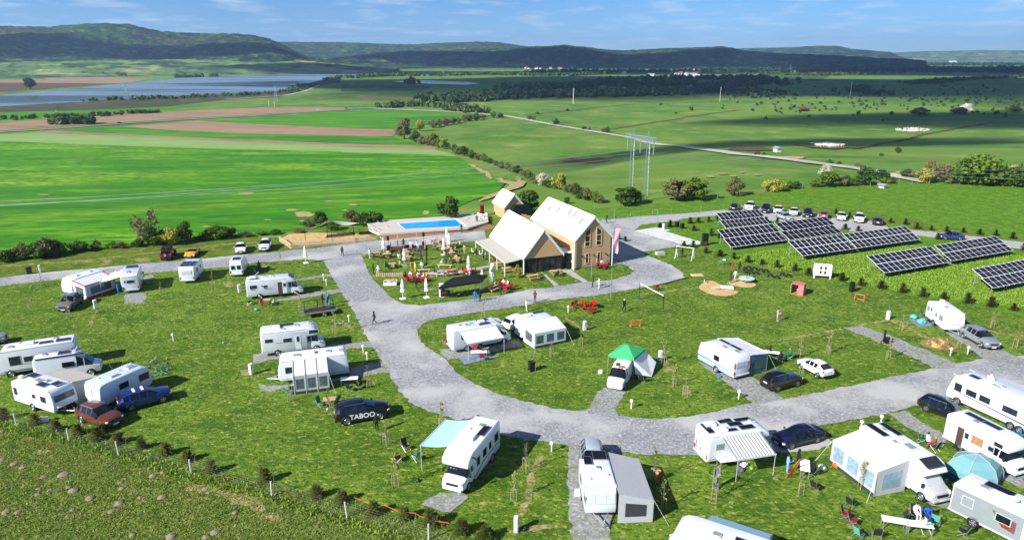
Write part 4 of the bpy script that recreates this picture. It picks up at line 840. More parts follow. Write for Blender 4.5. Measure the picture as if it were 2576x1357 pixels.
CARK = {
 'suv': (4.6, 1.88, [(2.3,.46,.76,.84,.62,.44),(2.22,.32,.92,1.0,.8,.62),(1.95,.3,1.0,1.1,.9,.7),(1.25,.28,1.06,1.19,.95,.74),(1.1,.28,1.07,1.21,.95,.74),(.2,.28,1.08,1.66,.95,.64),(.12,.28,1.08,1.68,.95,.64),(-.45,.28,1.1,1.73,.95,.66),(-.55,.28,1.1,1.73,.95,.66),(-1.25,.28,1.13,1.7,.95,.65),(-1.45,.28,1.15,1.68,.94,.63),(-1.9,.3,1.17,1.58,.92,.58),(-2.22,.36,1.14,1.2,.86,.68),(-2.3,.5,.88,.98,.76,.58)], ['b','b','b','b','ws','p','cab','p','cab','p','cab','rw','b'], 1.43, -1.36, .38),
 'sedan': (4.7, 1.82, [(2.35,.42,.64,.7,.62,.46),(2.25,.26,.74,.84,.8,.66),(1.8,.22,.84,.94,.88,.74),(.95,.22,.92,1.0,.91,.78),(.2,.22,.94,1.38,.91,.62),(.12,.22,.94,1.4,.91,.62),(-.45,.22,.95,1.44,.91,.63),(-.55,.22,.95,1.44,.91,.63),(-1.05,.22,.96,1.41,.91,.61),(-1.75,.23,.97,1.06,.9,.72),(-2.2,.28,.93,1.03,.84,.7),(-2.35,.44,.78,.88,.74,.58)], ['b','b','b','ws','p','cab','p','cab','rw','b','b'], 1.42, -1.4, .33),
 'wagon': (4.7, 1.82, [(2.35,.42,.64,.7,.62,.46),(2.25,.26,.74,.84,.8,.66),(1.8,.22,.84,.94,.88,.74),(.95,.22,.92,1.0,.91,.78),(.25,.22,.94,1.4,.91,.64),(.17,.22,.94,1.42,.91,.64),(-.4,.22,.95,1.48,.91,.66),(-.5,.22,.95,1.48,.91,.66),(-1.2,.22,.96,1.47,.91,.66),(-1.3,.22,.96,1.47,.91,.66),(-1.95,.24,.97,1.4,.89,.62),(-2.22,.3,.97,1.04,.85,.72),(-2.35,.44,.78,.9,.76,.6)], ['b','b','b','ws','p','cab','p','cab','p','cab','rw','b'], 1.42, -1.38, .33),
 'hatch': (4.15, 1.76, [(2.07,.42,.66,.72,.62,.46),(1.98,.26,.78,.86,.78,.64),(1.6,.23,.88,.98,.86,.72),(.9,.23,.94,1.04,.88,.76),(.15,.23,.97,1.44,.88,.62),(.07,.23,.97,1.45,.88,.62),(-.45,.23,.99,1.48,.88,.62),(-.55,.23,1.0,1.48,.88,.62),(-1.0,.23,1.02,1.44,.88,.6),(-1.2,.24,1.03,1.41,.87,.58),(-1.9,.3,1.04,1.12,.82,.66),(-2.07,.44,.84,.94,.74,.58)], ['b','b','b','ws','p','cab','p','cab','p','rw','b'], 1.28, -1.28, .32),
 'sports': (4.3, 1.85, [(2.15,.36,.5,.56,.6,.42),(2.0,.2,.6,.68,.82,.66),(1.4,.16,.74,.84,.9,.74),(.7,.16,.8,.9,.92,.74),(.1,.16,.82,1.16,.92,.56),(.02,.16,.82,1.17,.92,.56),(-.4,.16,.84,1.14,.92,.56),(-.5,.16,.86,1.12,.92,.58),(-1.2,.18,.88,.98,.92,.7),(-1.95,.24,.84,.94,.86,.7),(-2.15,.36,.68,.78,.76,.58)], ['b','b','b','ws','p','cab','p','rw','b','b'], 1.3, -1.3, .33),
 'jeep': (4.3, 1.88, [(2.1,.45,.95,1.0,.62,.56),(2.05,.45,1.08,1.14,.66,.6),(1.95,.45,1.1,1.16,.68,.62),(.85,.45,1.14,1.2,.8,.72),(.55,.45,1.15,1.75,.84,.7),(.5,.45,1.15,1.78,.84,.72),(-.35,.45,1.15,1.8,.84,.74),(-.45,.45,1.15,1.8,.84,.74),(-1.1,.45,1.15,1.8,.84,.74),(-1.2,.45,1.15,1.8,.84,.74),(-1.9,.45,1.15,1.78,.84,.73),(-1.96,.45,1.15,1.72,.83,.7),(-2.0,.5,1.1,1.2,.82,.72)], ['b','b','b','ws','p','cab','p','cab','p','cab','p','rw'], 1.35, -1.3, .42),
 'mpv': (4.6, 1.85, [(2.3,.42,.72,.78,.64,.48),(2.2,.26,.86,.96,.82,.68),(1.8,.24,1.0,1.1,.9,.76),(1.2,.24,1.04,1.16,.92,.78),(.3,.24,1.08,1.68,.92,.7),(.22,.24,1.08,1.7,.92,.7),(-.45,.24,1.1,1.74,.92,.72),(-.55,.24,1.1,1.74,.92,.72),(-1.3,.24,1.1,1.73,.92,.72),(-1.4,.24,1.1,1.73,.92,.72),(-2.1,.28,1.1,1.62,.9,.68),(-2.25,.34,1.08,1.14,.86,.76),(-2.3,.46,.86,.95,.8,.66)], ['b','b','b','ws','p','cab','p','cab','p','cab','rw','b'], 1.42, -1.36, .34)}
def car_proto(kind):
    L, W_, st, segs, xf_, xr, r = CARK[kind]; t = thing('parked_car', '', 'car'); F0 = paint('#808080')
    shell(t, st, segs, F0); hw_ = W_/2; h1 = st[1][2]
    for x in (xf_, xr):
        for s in (-1, 1):
            m = MB()
            for k in range(11):
                a, b = math.pi*(k-.6)/9.8, math.pi*(k+.4)/9.8
                m.tube((x+math.cos(a)*(r+.07), s*(hw_-.035), r+math.sin(a)*(r+.07)), (x+math.cos(b)*(r+.07), s*(hw_-.035), r+math.sin(b)*(r+.07)), .05, n=4)
            m.tube((x, s*(hw_-.3), r), (x, s*(hw_-.022), r), r+.05, n=18); m.obj('wheel_arch', 'dark_plastic', t)
            wheel(t, x, s*(hw_-.0), r, .24)
    zf, zr = st[1][2], st[-2][2]
    for s in (-1, 1):
        m = MB(); m.box((L/2-.16, s*hw_*.7, zf-.1), (.24,.38,.14), rz=-s*.5); m.obj('headlight', 'headlamp', t, bevel=.03)
        m = MB(); m.box((-L/2+.13, s*hw_*.74, zr-.14), (.16,.36,.18), rz=s*.35); m.obj('tail_light', 'tail_lamp', t, bevel=.03)
        m = MB(); m.box((st[3][0]-.25, s*(hw_+.09), st[3][2]+.06), (.12,.2,.14)); m.obj('mirror', F0, t, bevel=.03)
        m = MB(); m.box((0, s*(hw_-.03), st[3][1]+.06), (L*.5,.05,.12)); m.obj('sill', 'dark_plastic', t)
        for xd in (.0, -.95):
            m = MB(); m.box((xd-.25, s*(hw_*.985), st[3][2]-.12), (.16,.04,.03)); m.obj('door_handle', 'chrome' if kind != 'sports' else F0, t)
    m = MB(); m.box((L/2-.05, 0, zf-.16), (.12, hw_*1.0, .2)); m.obj('grille', 'dark_plastic', t, bevel=.02)
    m = MB(); m.box((L/2-.06, 0, .36), (.2, hw_*1.5, .16)); m.obj('front_bumper', 'dark_plastic', t, bevel=.03)
    m = MB(); m.box((-L/2+.05, 0, .4), (.2, hw_*1.55, .18)); m.obj('rear_bumper', 'dark_plastic', t, bevel=.03)
    m = MB(); m.box((L/2+.045, 0, .42), (.02,.52,.12)); m.obj('number_plate', 'plate', t)
    m = MB(); m.box((-L/2-.02, 0, zr-.22), (.03,.52,.12)); m.obj('number_plate', 'plate', t)
    if kind in ('suv','wagon','mpv'):
        for s in (-1, 1):
            m = MB(); zt = max(q[3] for q in st); m.tube((.2, s*.62, zt-.02), (-1.5, s*.62, zt-.04), .025, n=5); m.obj('roof_rail', 'chrome', t)
    if kind == 'jeep':
        for s in (-1, 1):
            for x in (xf_, xr): m = MB(); m.box((x, s*.92, .98), (1.0,.24,.08)); m.obj('fender', 'dark_plastic', t, bevel=.02)
        m = MB(); m.tube((-2.02,.1,1.0),(-2.25,.1,1.0),.4,n=18); sw = m.obj('spare_wheel', 'tyre', t)
        m = MB(); m.tube((-2.25,.1,1.0),(-2.27,.1,1.0),.24,n=14); m.obj('rim', 'alloy', sw)
        m = MB(); m.box((-.7,0,1.83),(2.5,1.5,.06)); m.obj('hard_top', 'dark_plastic', t, bevel=.03)
        m = MB(); m.box((-.9,0,2.02),(1.9,1.3,.3)); m.obj('roof_tent', 'black_metal', t, bevel=.06)
    return t
CP_ = {}
def car(kind, pose, col, label, scale=1.0, extra=None, rims=None):
    if kind not in CP_: CP_[kind] = car_proto(kind)
    o = spot(CP_[kind], (pose[0].x, pose[0].y, .03), pose[1], label, None, scale)
    P_ = paint(col)
    for ch in o.children:
        if ch.name.split('.')[0] in ('body','mirror') or (kind == 'sports' and ch.name.startswith('door_handle')): setmat(ch, P_)
    return o
cs = lambda k: (CARK[k][0], CARK[k][1])
car('suv', pose_end((141,788),(178,786), 4.6, False), '#6d7072', 'grey estate car parked nose out before the red trimmed caravan')
car('jeep', pose_end((404.5,657.5),(433,655.5), 4.3, True), '#9c1418', 'red off-roader with black roof tent and spare wheel behind')
car('sports', pose_end((462,651.5),(491,650), 4.3, False), '#e0a312', 'yellow open sports car on the roadside grass')
car('sedan', pose_end((591,641.5),(620,639), 4.6, False), '#f0f0ef', 'white saloon car at the upper roadside, left of two')
car('suv', pose_end((650.8,634.5),(678,633), 4.4, False), '#d9dde0', 'silver white crossover car at the upper roadside, right of two')
blue = car('suv', pose_side((312,1041),(430,1008), 1.88), '#0a2470', 'dark blue crossover beside the pale caravan')
for x in (-.1, -.85):
    m = MB(); m.box((x,0,1.73),(.22,.9,.05)); m.obj('roof_box_bar', 'white_plastic', blue)
car('suv', pose_side((193,1059),(266,1085), 1.88), '#6b3828', 'copper brown crossover at the fence corner')
car('mpv', pose_side((-110,884),(19,866), 1.85), '#9ba1a5', 'silver people carrier cut by the left picture edge')
taboo = car('suv', pose_side((850,1073),(977,1052), 1.9), '#0d1020', 'black crossover with white TABOO lettering on its doors', 1.08)
car('suv', pose_line((1486,1093,1.6), (1496,1240), 4.6, 'A'), '#a9b6bd', 'silver blue off-roader parked behind the grey awning caravan')
car('sedan', pose_side((2073,1111),(1974,1135), 1.82), '#141c3c', 'dark blue saloon with roof bars beside the striped awning', 1.0)
car('wagon', pose_side((2318,1031),(2412,1070), 1.82), '#11141c', 'black estate car beside the long white motorhome')
car('suv', pose_side((2412,845),(2474,881), 1.88), '#85898c', 'silver off-roader hitched before the plain white caravan', 1.02)
car('suv', pose_side((1938,991),(2022,969), 1.84), '#15161a', 'black crossover beside the blue sided awning', .97)
car('hatch', pose_side((2065,958),(2000,922), 1.76), '#f2f2f1', 'white hatchback with black rear window on the lawn', (.92,.98,1.05))
car('suv', pose_side((1285,839),(1350,815), 1.84), '#eff0f0', 'white crossover tucked behind the small awning caravan')
def cpk(x, y, front=True, dv=0):
    p = G(*one(Z6, x, y)); h = math.atan2(-.9, -.42) + dv; return Vector((p.x, p.y, 0)), h if front else h+math.pi, 1
for k, x, y, fr, col, lab in (('sedan',392,676,False,'#1a1b1f','black saloon at the far left end of the car park row'),('suv',505,676,True,'#f0f0ef','white crossover second in the car park row'),('suv',625,694,True,'#1d1d22','black crossover third in the car park row'),
        ('hatch',718,700,True,'#f1f1f0','white hatchback with black roof fourth in the car park row'),('hatch',838,716,True,'#eeeeec','white hatchback fifth in the car park row'),('suv',942,728,True,'#20232a','dark grey off-roader sixth in the car park row'),
        ('hatch',1062,738,False,'#8a4a48','dull red hatchback partly behind the solar tables'),('hatch',1196,752,True,'#f2f2f0','white hatchback left of the gap in the car park'),('suv',1328,766,True,'#eeeee9','white crossover next to the dark red estate'),
        ('wagon',1466,784,False,'#2b2022','dark estate with red lamps at the right end of the car park'),('wagon',770,752,True,'#a3aaae','silver estate parked before the car park row')):
    car(k, cpk(x, y, fr, 0 if k != 'wagon' or fr is False else R(40)), col, lab)
p = G(*one(Z6,2020,902)); car('hatch', (p, R(-8)+math.pi, 1), '#33406b', 'blue violet patterned hatchback on the lane behind the solar tables')
for px_, hd, col, lab in ((one(Z2,1585,942), R(200), '#eceded', 'white car raising dust on the far gravel road'), (one(Z1,905,936), R(15), '#222326', 'dark car on the far country road'), (one(Z2,40,824), R(10), '#333436', 'dark car at the far road junction'), (one(Z1,2405,838), R(190), '#e8e8e8', 'white car on the far country road')):
    p = G(*px_); o = car('hatch', (p, hd, 1), col, lab); o.location.z = p.z + .6

# lettering on the doors of the black crossover
def text_mesh(s, size):
    c = bpy.data.curves.new('lettering', 'FONT'); c.body = s; c.size = size; c.extrude = .004; c.align_x = 'CENTER'; c.offset = .012
    o = bpy.data.objects.new('lettering', c); COL.objects.link(o); dg = bpy.context.evaluated_depsgraph_get()
    me = bpy.data.meshes.new_from_object(o.evaluated_get(dg)); bpy.data.objects.remove(o); return me
for s_, sz, x, z in (('TABOO', .62, -.05, .5), ('.ro', .3, 1.18, .5)):
    me = text_mesh(s_, sz); me.materials.clear(); me.materials.append(MATS['white_plastic']); o = link('lettering', me, taboo); o.location = (x, -.953, z); o.rotation_euler = (R(90), 0, 0)

# ------------------------------------------------------------------ caravans and motorhomes
def van_cab(par, xf_, W_, mat, cover=None):
    k = W_/2.0/.98*.98; w = min(1.02, W_/2-.06)
    st = [(xf_,.45,.74,.8,.72*w,.58*w),(xf_-.1,.3,.96,1.04,.88*w,.74*w),(xf_-.5,.3,1.14,1.22,.96*w,.82*w),(xf_-.72,.3,1.2,1.3,.98*w,.86*w),(xf_-1.42,.3,1.26,2.02,.99*w,.78*w),(xf_-1.5,.3,1.26,2.05,.99*w,.8*w),(xf_-2.05,.3,1.26,2.1,.99*w,.84*w)]
    t_ = par
    shell(t_, st, ['b','b','b','ws','p','cab'], mat if not cover else cover)
    if cover:
        for c in t_.children:
            if c.name.startswith(('windscreen','window')) : c.data.materials[0] = MATS[cover]
    for s in (-1, 1):
        m = MB(); m.box((xf_-.2, s*.72*w, .98), (.3,.3,.2), rz=-s*.6, ry=.3); m.obj('headlight', 'headlamp', par, bevel=.04)
        m = MB(); m.box((xf_-.85, s*(w+.14), 1.42), (.12,.2,.34)); m.obj('mirror', 'dark_plastic', par, bevel=.03)
        m = MB(); m.tube((xf_-.95, s*(w-.3), .34), (xf_-.95, s*(w-.015), .34), .4, n=18); m.obj('wheel_arch', 'dark_plastic', par)
        wheel(par, xf_-.95, s*w, .34, .24, 'steel', 6)
    m = MB(); m.box((xf_-.02, 0, .84), (.1, 1.0*w, .2)); m.obj('grille', 'dark_plastic', par, bevel=.03)
    m = MB(); m.box((xf_-.04, 0, .46), (.2, 1.6*w, .22)); m.obj('front_bumper', mat if not cover else cover, par, bevel=.05)
    m = MB(); m.box((xf_+.07, 0, .5), (.02,.52,.12)); m.obj('number_plate', 'plate', par)
def rwin(par, x, y, z, w, h, n, mat='rv_window', name='window', frame='rv_trim', tilt=0):
    """a framed pane on a wall whose outward normal is n ('L','R','F','B'); tilt leans it back"""
    o = MB(); f = MB()
    if n in ('L','R'):
        s = 1 if n == 'L' else -1; o.box((x, y+s*.022, z), (w, .02, h)); f.box((x, y+s*.010, z), (w+.1, .02, h+.1))
    else:
        s = 1 if n == 'F' else -1; o.box((x+s*.026, y, z), (.02, w, h), ry=-s*tilt); f.box((x+s*.010, y, z), (.025, w+.1, h+.1), ry=-s*tilt)
    g_ = o.obj(name, mat, par, bevel=.008); f.obj('frame', frame, g_, bevel=.01); return g_
def roof_item(par, kind, x, y, sx, sy, z, mat=None):
    if kind == 'solar':
        m = MB(); m.box((x,y,z+.055),(sx,sy,.03)); o = m.obj('solar_panel', 'solar_cell', par)
        f = MB()
        for a, b, c, d in ((x,y-sy/2,sx,.035),(x,y+sy/2,sx,.035),(x-sx/2,y,.035,sy),(x+sx/2,y,.035,sy)): f.box((a,b,z+.06),(c,d,.05))
        f.obj('frame', mat or 'alloy', o)
    elif kind == 'hatch':
        m = MB(); m.box((x,y,z+.05),(sx,sy,.1)); o = m.obj('roof_hatch', 'rv_trim', par, bevel=.03); m = MB(); m.box((x,y,z+.115),(sx*.72,sy*.72,.05)); m.obj('dome', pm('smoked_dome','#8d9499',.2,var=.2,spec=.7), o, bevel=.02)
    elif kind == 'open':
        m = MB(); m.box((x,y,z+.05),(sx,sy,.1)); o = m.obj('roof_hatch', 'rv_trim', par, bevel=.02); m = MB(); m.box((x-sx*.3,y,z+.3),(sx,sy,.05), ry=R(-55)); m.obj('lid', 'rv_white', o)
    elif kind == 'ac':
        m = MB(); m.box((x,y,z+.13),(sx,sy,.26)); m.obj('air_conditioner', 'rv_white', par, bevel=.09, segs=3)
    elif kind == 'dish':
        m = MB(); m.lathe([(.02,0),(.25,.05),(.4,.16),(.38,.17),(.02,.03)], n=16, c=(x,y,z+.06)); m.obj('dish', 'rv_white', par, smooth=True)
    elif kind == 'vent':
        m = MB(); m.tube((x,y,z-.02),(x,y,z+.1),.1,n=10); m.obj('vent', 'rv_trim', par)
    elif kind == 'sky':
        m = MB(); m.box((x,y,z),(sx,sy,.05), ry=R(mat or 0)); m.obj('skylight', 'glass', par, bevel=.01)
def rv(kind, label, pose, L, W_, H, near=(), other=(), rear=(), front=(), roof=(), mat='rv_white', stripes=(), name=None, cover=None, axles=1, door=None, wheelx=None, cat=None, skirt=None, lamp_rear=True, awn=None, drawbar=True):
    loc, rz, ns_ = pose; t = thing(name or ('caravan' if kind == 'caravan' else 'motorhome'), label, cat or ('caravan' if kind == 'caravan' else 'motorhome'), (loc.x, loc.y, .03), rz)
    NS = 'L' if ns_ > 0 else 'R'; OS = 'R' if ns_ > 0 else 'L'; hl, hw_ = L/2, W_/2; bv = .11
    if kind == 'caravan':
        out = [(-hl,.45),(-hl-.02,1.3),(-hl+.07,H-.3),(-hl+.35,H-.02),(-hl+.9,H),(hl-.9,H),(hl-.42,H-.12),(hl-.2,H-.42),(hl-.02,1.45),(hl,.95),(hl-.12,.5),(hl-.3,.42),(-hl+.2,.42)]
        slope = math.atan2(.18, H-.42-1.45)
    elif kind == 'integrated':
        out = [(-hl,.5),(-hl,H-.2),(-hl+.2,H),(hl-1.1,H),(hl-.62,H-.22),(hl-.42,H-.55),(hl-.1,1.3),(hl,.95),(hl-.02,.5),(hl-.2,.38),(-hl+.15,.42)]; slope = math.atan2(.32, H-.55-1.3)
    elif kind == 'van': out = None
    else:
        xb = hl-1.88
        if kind == 'alcove': out = [(-hl,.5),(-hl,H-.18),(-hl+.18,H),(xb+.2,H),(xb+.75,H-.1),(xb+1.18,H-.38),(xb+1.32,H-.78),(xb+1.2,2.02),(xb+.6,1.98),(xb,1.98),(xb,.5),(xb-.1,.42),(-hl+.15,.42)]
        else: out = [(-hl,.5),(-hl,H-.18),(-hl+.18,H),(xb+.1,H),(xb+.55,H-.16),(xb+1.02,2.22),(xb+.95,2.1),(xb+.4,2.06),(xb,2.06),(xb,.5),(xb-.1,.42),(-hl+.15,.42)]
        slope = 0
    if out:
        m = MB(); m.prism(out, -hw_, hw_); m.obj('body', mat, t, smooth=True, bevel=bv, segs=3, ang=50)
    else:
        w = hw_; st = [(hl,.45,.74,.8,.7*w,.56*w),(hl-.1,.28,.96,1.04,.88*w,.74*w),(hl-.5,.28,1.14,1.22,.95*w,.82*w),(hl-.7,.28,1.2,1.3,.97*w,.85*w),(hl-1.4,.28,1.26,2.02,.99*w,.76*w),(hl-1.48,.28,1.26,2.08,.99*w,.78*w),(hl-2.1,.28,1.26,H-.08,w,.84*w),(hl-2.3,.28,1.28,H,w,.85*w),(-hl+.3,.28,1.28,H,w,.85*w),(-hl+.06,.28,1.28,H-.08,.99*w,.84*w),(-hl,.34,1.2,H-.25,.97*w,.8*w)]
        shell(t, st, ['b','b','b','ws','p','cab','b','b','b','b'], mat); xb = hl-2
    if kind in ('alcove','low'): van_cab(t, hl, W_, mat, cover)
    # wheels
    if kind == 'caravan': wx = [wheelx if wheelx is not None else -.25]
    elif kind == 'integrated': wx = [hl-1.25, -hl+1.9] + ([-hl+1.1] if axles > 1 else [])
    elif kind == 'van': wx = [hl-.95, -hl+1.05]
    else: wx = [-hl+1.7]
    for x in wx:
        for s in (-1, 1):
            m = MB(); m.tube((x, s*(hw_-.3), .36), (x, s*(hw_+.006), .36), .43, n=18); m.obj('wheel_arch', 'dark_plastic', t)
            wheel(t, x, s*(hw_+.02), .34, .24, 'steel', 6)
    if kind == 'caravan' and drawbar:
        m = MB()
        for s in (-1, 1): m.tube((hl-.2, s*.55, .45), (hl+1.15, 0, .45), .045, n=6)
        m.tube((hl+1.05,0,.45),(hl+1.35,0,.45),.05,n=6); m.obj('drawbar', 'steel', t)
        m = MB(); m.tube((hl+.9,.12,0),(hl+.9,.12,.7),.04,n=6); m.obj('jockey_wheel', 'steel', t)
    m = MB(); m.box((-.1,0,.36),(L*.8 if kind == 'caravan' else L*.62, W_*.8,.14)); m.obj('chassis', 'dark_plastic', t)
    for (x, z, w, h, *q) in near: rwin(t, x, hw_*(1 if NS == 'L' else -1), z, w, h, NS, *(q or ()))
    for (x, z, w, h, *q) in other: rwin(t, x, hw_*(1 if OS == 'L' else -1), z, w, h, OS, *(q or ()))
    for (y, z, w, h, *q) in rear: rwin(t, -hl-.012, y, z, w, h, 'B', *(q or ()))
    for (y, z, w, h, *q) in front:
        xx = hl-.1 if kind == 'caravan' else hl-.25
        zc0 = 1.45 if kind == 'caravan' else 1.3
        xx = (hl-.02 - (z-zc0)*math.tan(slope)) if kind == 'caravan' else (hl-.1 - (z-zc0)*math.tan(slope))
        rwin(t, xx, y, z, w, h, 'F', *((q[0],) if q else ('rv_window',)), tilt=slope)
    if lamp_rear:
        for s in (-1, 1):
            m = MB(); m.box((-hl-.012, s*(hw_-.16), .82), (.05,.14,.42)); m.obj('tail_light', 'tail_lamp', t, bevel=.02)
    m = MB(); m.box((-hl-.02, 0, .5), (.12, W_*.94, .2)); m.obj('rear_bumper', 'rv_trim', t, bevel=.04)
    m = MB(); m.box((-hl-.085, 0, .55), (.02,.52,.12)); m.obj('number_plate', 'plate', t)
    for s in (-1, 1):                             # moulding along the flank, rail along the roof edge
        x1 = hl-.35 if kind in ('caravan','integrated') else xb-.05
        if kind != 'van':
            m = MB(); m.box(((x1-hl+.05)/2, s*(hw_+.004), .66), (x1+hl-.05,.02,.035)); m.obj('moulding', 'rv_grey', t)
            m = MB(); m.box(((x1-hl+.2)/2, s*(hw_-.03), H-.1), (x1+hl-.3,.09,.05)); m.obj('roof_rail', 'rv_trim', t)
    for (sd, pts, c) in stripes:
        for side in ({'N': (NS,), 'O': (OS,), 'B': ('L','R')}[sd]):
            s = 1 if side == 'L' else -1; m = MB(); m.prism(pts, s*hw_, s*(hw_+.006)); m.obj('stripe', c, t)
    for r_ in roof: roof_item(t, *r_[:5], H, *r_[5:])
    if door is not None:
        sd, x = door[0], door[1]; side = NS if sd == 'N' else OS; s = 1 if side == 'L' else -1
        if len(door) > 2:       # stands open
            m = MB(); m.box((x, s*(hw_+.012), 1.35), (.6,.02,1.7)); o = m.obj('doorway', 'interior', t)
            m = MB(); m.box((x+.6, s*(hw_+.03), 1.38), (.58,.05,1.7)); d_ = m.obj('door', mat, t, bevel=.02); m = MB(); m.box((x+.6, s*(hw_+.062), 1.75), (.34,.02,.5)); m.obj('pane', 'rv_window', d_)
        else:
            m = MB(); m.box((x, s*(hw_+.012), 1.38), (.62,.02,1.72)); d_ = m.obj('door', mat, t, bevel=.008); m = MB(); m.box((x, s*(hw_+.026), 1.8), (.3,.015,.44)); m.obj('pane', 'rv_window', d_); m = MB(); m.box((x+.22, s*(hw_+.03), 1.3), (.05,.03,.14)); m.obj('handle', 'dark_plastic', d_)
        m = MB(); m.box((x, s*(hw_+.16), .32), (.55,.3,.06)); m.obj('step', 'dark_plastic', t)
    if awn:
        sd, x0, x1, dep, drop, c = awn[:6]; side = NS if sd == 'N' else OS; s = 1 if side == 'L' else -1; z0 = H-.18; z1 = z0-drop
        m = MB(); m.box(((x0+x1)/2, s*(hw_+.06), z0+.02), (x1-x0+.1,.16,.14)); m.obj('awning_case', 'rv_trim', t, bevel=.03)
        if len(awn) > 6:     # striped cloth: each stripe its own strip
            n = awn[6]
            for i in range(n):
                a, b = x0+(x1-x0)*i/n, x0+(x1-x0)*(i+1)/n; m = MB(); m.slab([(a,s*(hw_+.1),z0),(b,s*(hw_+.1),z0),(b,s*(hw_+dep),z1),(a,s*(hw_+dep),z1)][::s], .02); m.obj('awning_stripe', c if i % 2 else pm('stripe_grey','#8e8f8a',.8,var=.04), t)
        else:
            m = MB(); q = []; nn = 8
            for i in range(nn+1):
                f = i/nn; z = z0+(z1-z0)*f - .1*math.sin(math.pi*f); q.append((f, z))
            for (f0, za), (f1, zb) in zip(q[:-1], q[1:]):
                m.slab([(x0,s*(hw_+.1+(dep-.1)*f0),za),(x1,s*(hw_+.1+(dep-.1)*f0),za),(x1,s*(hw_+.1+(dep-.1)*f1),zb),(x0,s*(hw_+.1+(dep-.1)*f1),zb)][::s], .02)
            m.obj('awning_cloth', c, t)
        m = MB(); m.box(((x0+x1)/2, s*(hw_+dep), z1-.02), (x1-x0+.06,.07,.12)); m.obj('awning_rail', 'rv_trim', t)
        for x in (x0+.05, x1-.05): m = MB(); m.tube((x, s*(hw_+dep), 0), (x, s*(hw_+dep), z1), .025, n=5); m.obj('awning_leg', 'rv_trim', t)
    t['hl'] = hl; t['hw'] = hw_; t['ns'] = ns_; t['H'] = H
    return t
def annex(par, label, side, x0, x1, dep, zf, roofm, wallm, front=3, win='film', skirt='tent_dark', H=None, edge=None, inset=0, bow=0, sidewin=False, endm=None, cat='awning'):
    """a fabric porch zipped to the flank of a caravan; stands by itself, so it is a thing of its own"""
    hw_, H = par['hw'], (H or par['H']-.12); s = par['ns'] if side == 'N' else -par['ns']
    t = thing('awning_tent', label, cat, par.location, par.rotation_euler.z); y0, y1 = s*(hw_+.02), s*(hw_+dep); xi0, xi1 = x0+inset, x1-inset
    if bow:
        for k in range(front):
            m = MB(); q = []
            for i in range(8):
                f = i/7; y = y0+(y1-y0)*math.sin(f*math.pi/2); z = zf+(H-zf)*math.cos(f*math.pi/2); q.append((y, z))
            a, b = x0+(x1-x0)*k/front+.02, x0+(x1-x0)*(k+1)/front-.02
            for (ya, za), (yb, zb) in zip(q[:-1], q[1:]): m.slab([(a,ya,za),(b,ya,za),(b,yb,zb),(a,yb,zb)][::s], .03)
            m.obj('roof_panel', roofm, t)
            m = MB(); m.path([(b+.02, y+.02*s, z+.02) for y, z in q] + [(b+.02, y1+s*.02, 0)], .05, 6); m.obj('air_pole', 'tent_grey', t)
    else:
        m = MB(); m.slab([(x0,y0,H),(x1,y0,H),(xi1,y1,zf),(xi0,y1,zf)][::s], .03); m.obj('roof', roofm, t)
    if edge:
        for a, b in (((x0,y0,H),(xi0,y1,zf)),((x1,y0,H),(xi1,y1,zf)),((xi0,y1,zf),(xi1,y1,zf))): m = MB(); m.tube(a, b, .09, n=4); m.obj('edge_band', edge, t)
    for k in range(front):
        a, b = xi0+(xi1-xi0)*k/front, xi0+(xi1-xi0)*(k+1)/front
        m = MB(); m.slab([(a,y1,.28),(b,y1,.28),(b,y1,zf-.02),(a,y1,zf-.02)][::s], .03); w = m.obj('front_panel', wallm, t)
        if win:
            m = MB(); ww = b-a; m.slab([(a+ww*.16,y1+s*.022,.55),(b-ww*.16,y1+s*.022,.55),(b-ww*.16,y1+s*.022,zf-.35),(a+ww*.16,y1+s*.022,zf-.35)][::s], .02); m.obj('film_window', win, w)
    m = MB(); m.slab([(xi0,y1+s*.01,0.01),(xi1,y1+s*.01,0.01),(xi1,y1+s*.01,.3),(xi0,y1+s*.01,.3)][::s], .035); m.obj('skirt', skirt, t)
    for xa, xb_, e in ((x0, xi0, -1), (x1, xi1, 1)):
        m = MB(); m.slab([(xa,y0,.02),(xb_,y1,.02),(xb_,y1,zf),(xa,y0,H)], .03); w = m.obj('side_panel', endm or wallm, t)
        m = MB(); k = [(xa+(xb_-xa)*f+e*.03, y0+(y1-y0)*f, z) for f, z in ((.2,.55),(.8,.55),(.8,zf-.35),(.2,zf-.15))]; m.slab(k, .02)
        if win: m.obj('film_window', win, w)
    for x in (xi0, xi1): m = MB(); m.tube((x,y1,0),(x,y1,zf),.03,n=5); m.obj('pole', 'steel', t)
    for x in (xi0, xi1):
        m = MB(); m.tube((x,y1,zf),(x+(.5 if x > 0 else -.5),y1+s*1.1,.02),.012,n=4); m.obj('guy_rope', 'white_cloth', t)
    return t
N3 = [(-.9,1.65,.8,.55),(.9,1.65,.8,.55)]
# 2 red trimmed awning
c = rv('caravan', 'white caravan with three part front window beside a red trimmed awning', pose_end((147,741),(197,751), 5.4, False), 5.4, 2.3, 2.6, near=N3, other=N3, front=((0,1.75,.7,.55,'curtain'),(-.72,1.75,.55,.5,'curtain'),(.72,1.75,.55,.5,'curtain')), roof=(('hatch',.9,.2,.6,.35),('hatch',-1.2,0,.5,.5)))
annex(c, 'white awning tent with dark red corners and hem', 'N', -2.1, 2.5, 2.5, 1.95, 'tent_white', 'tent_white', front=1, skirt='red_cloth', edge='red_cloth')
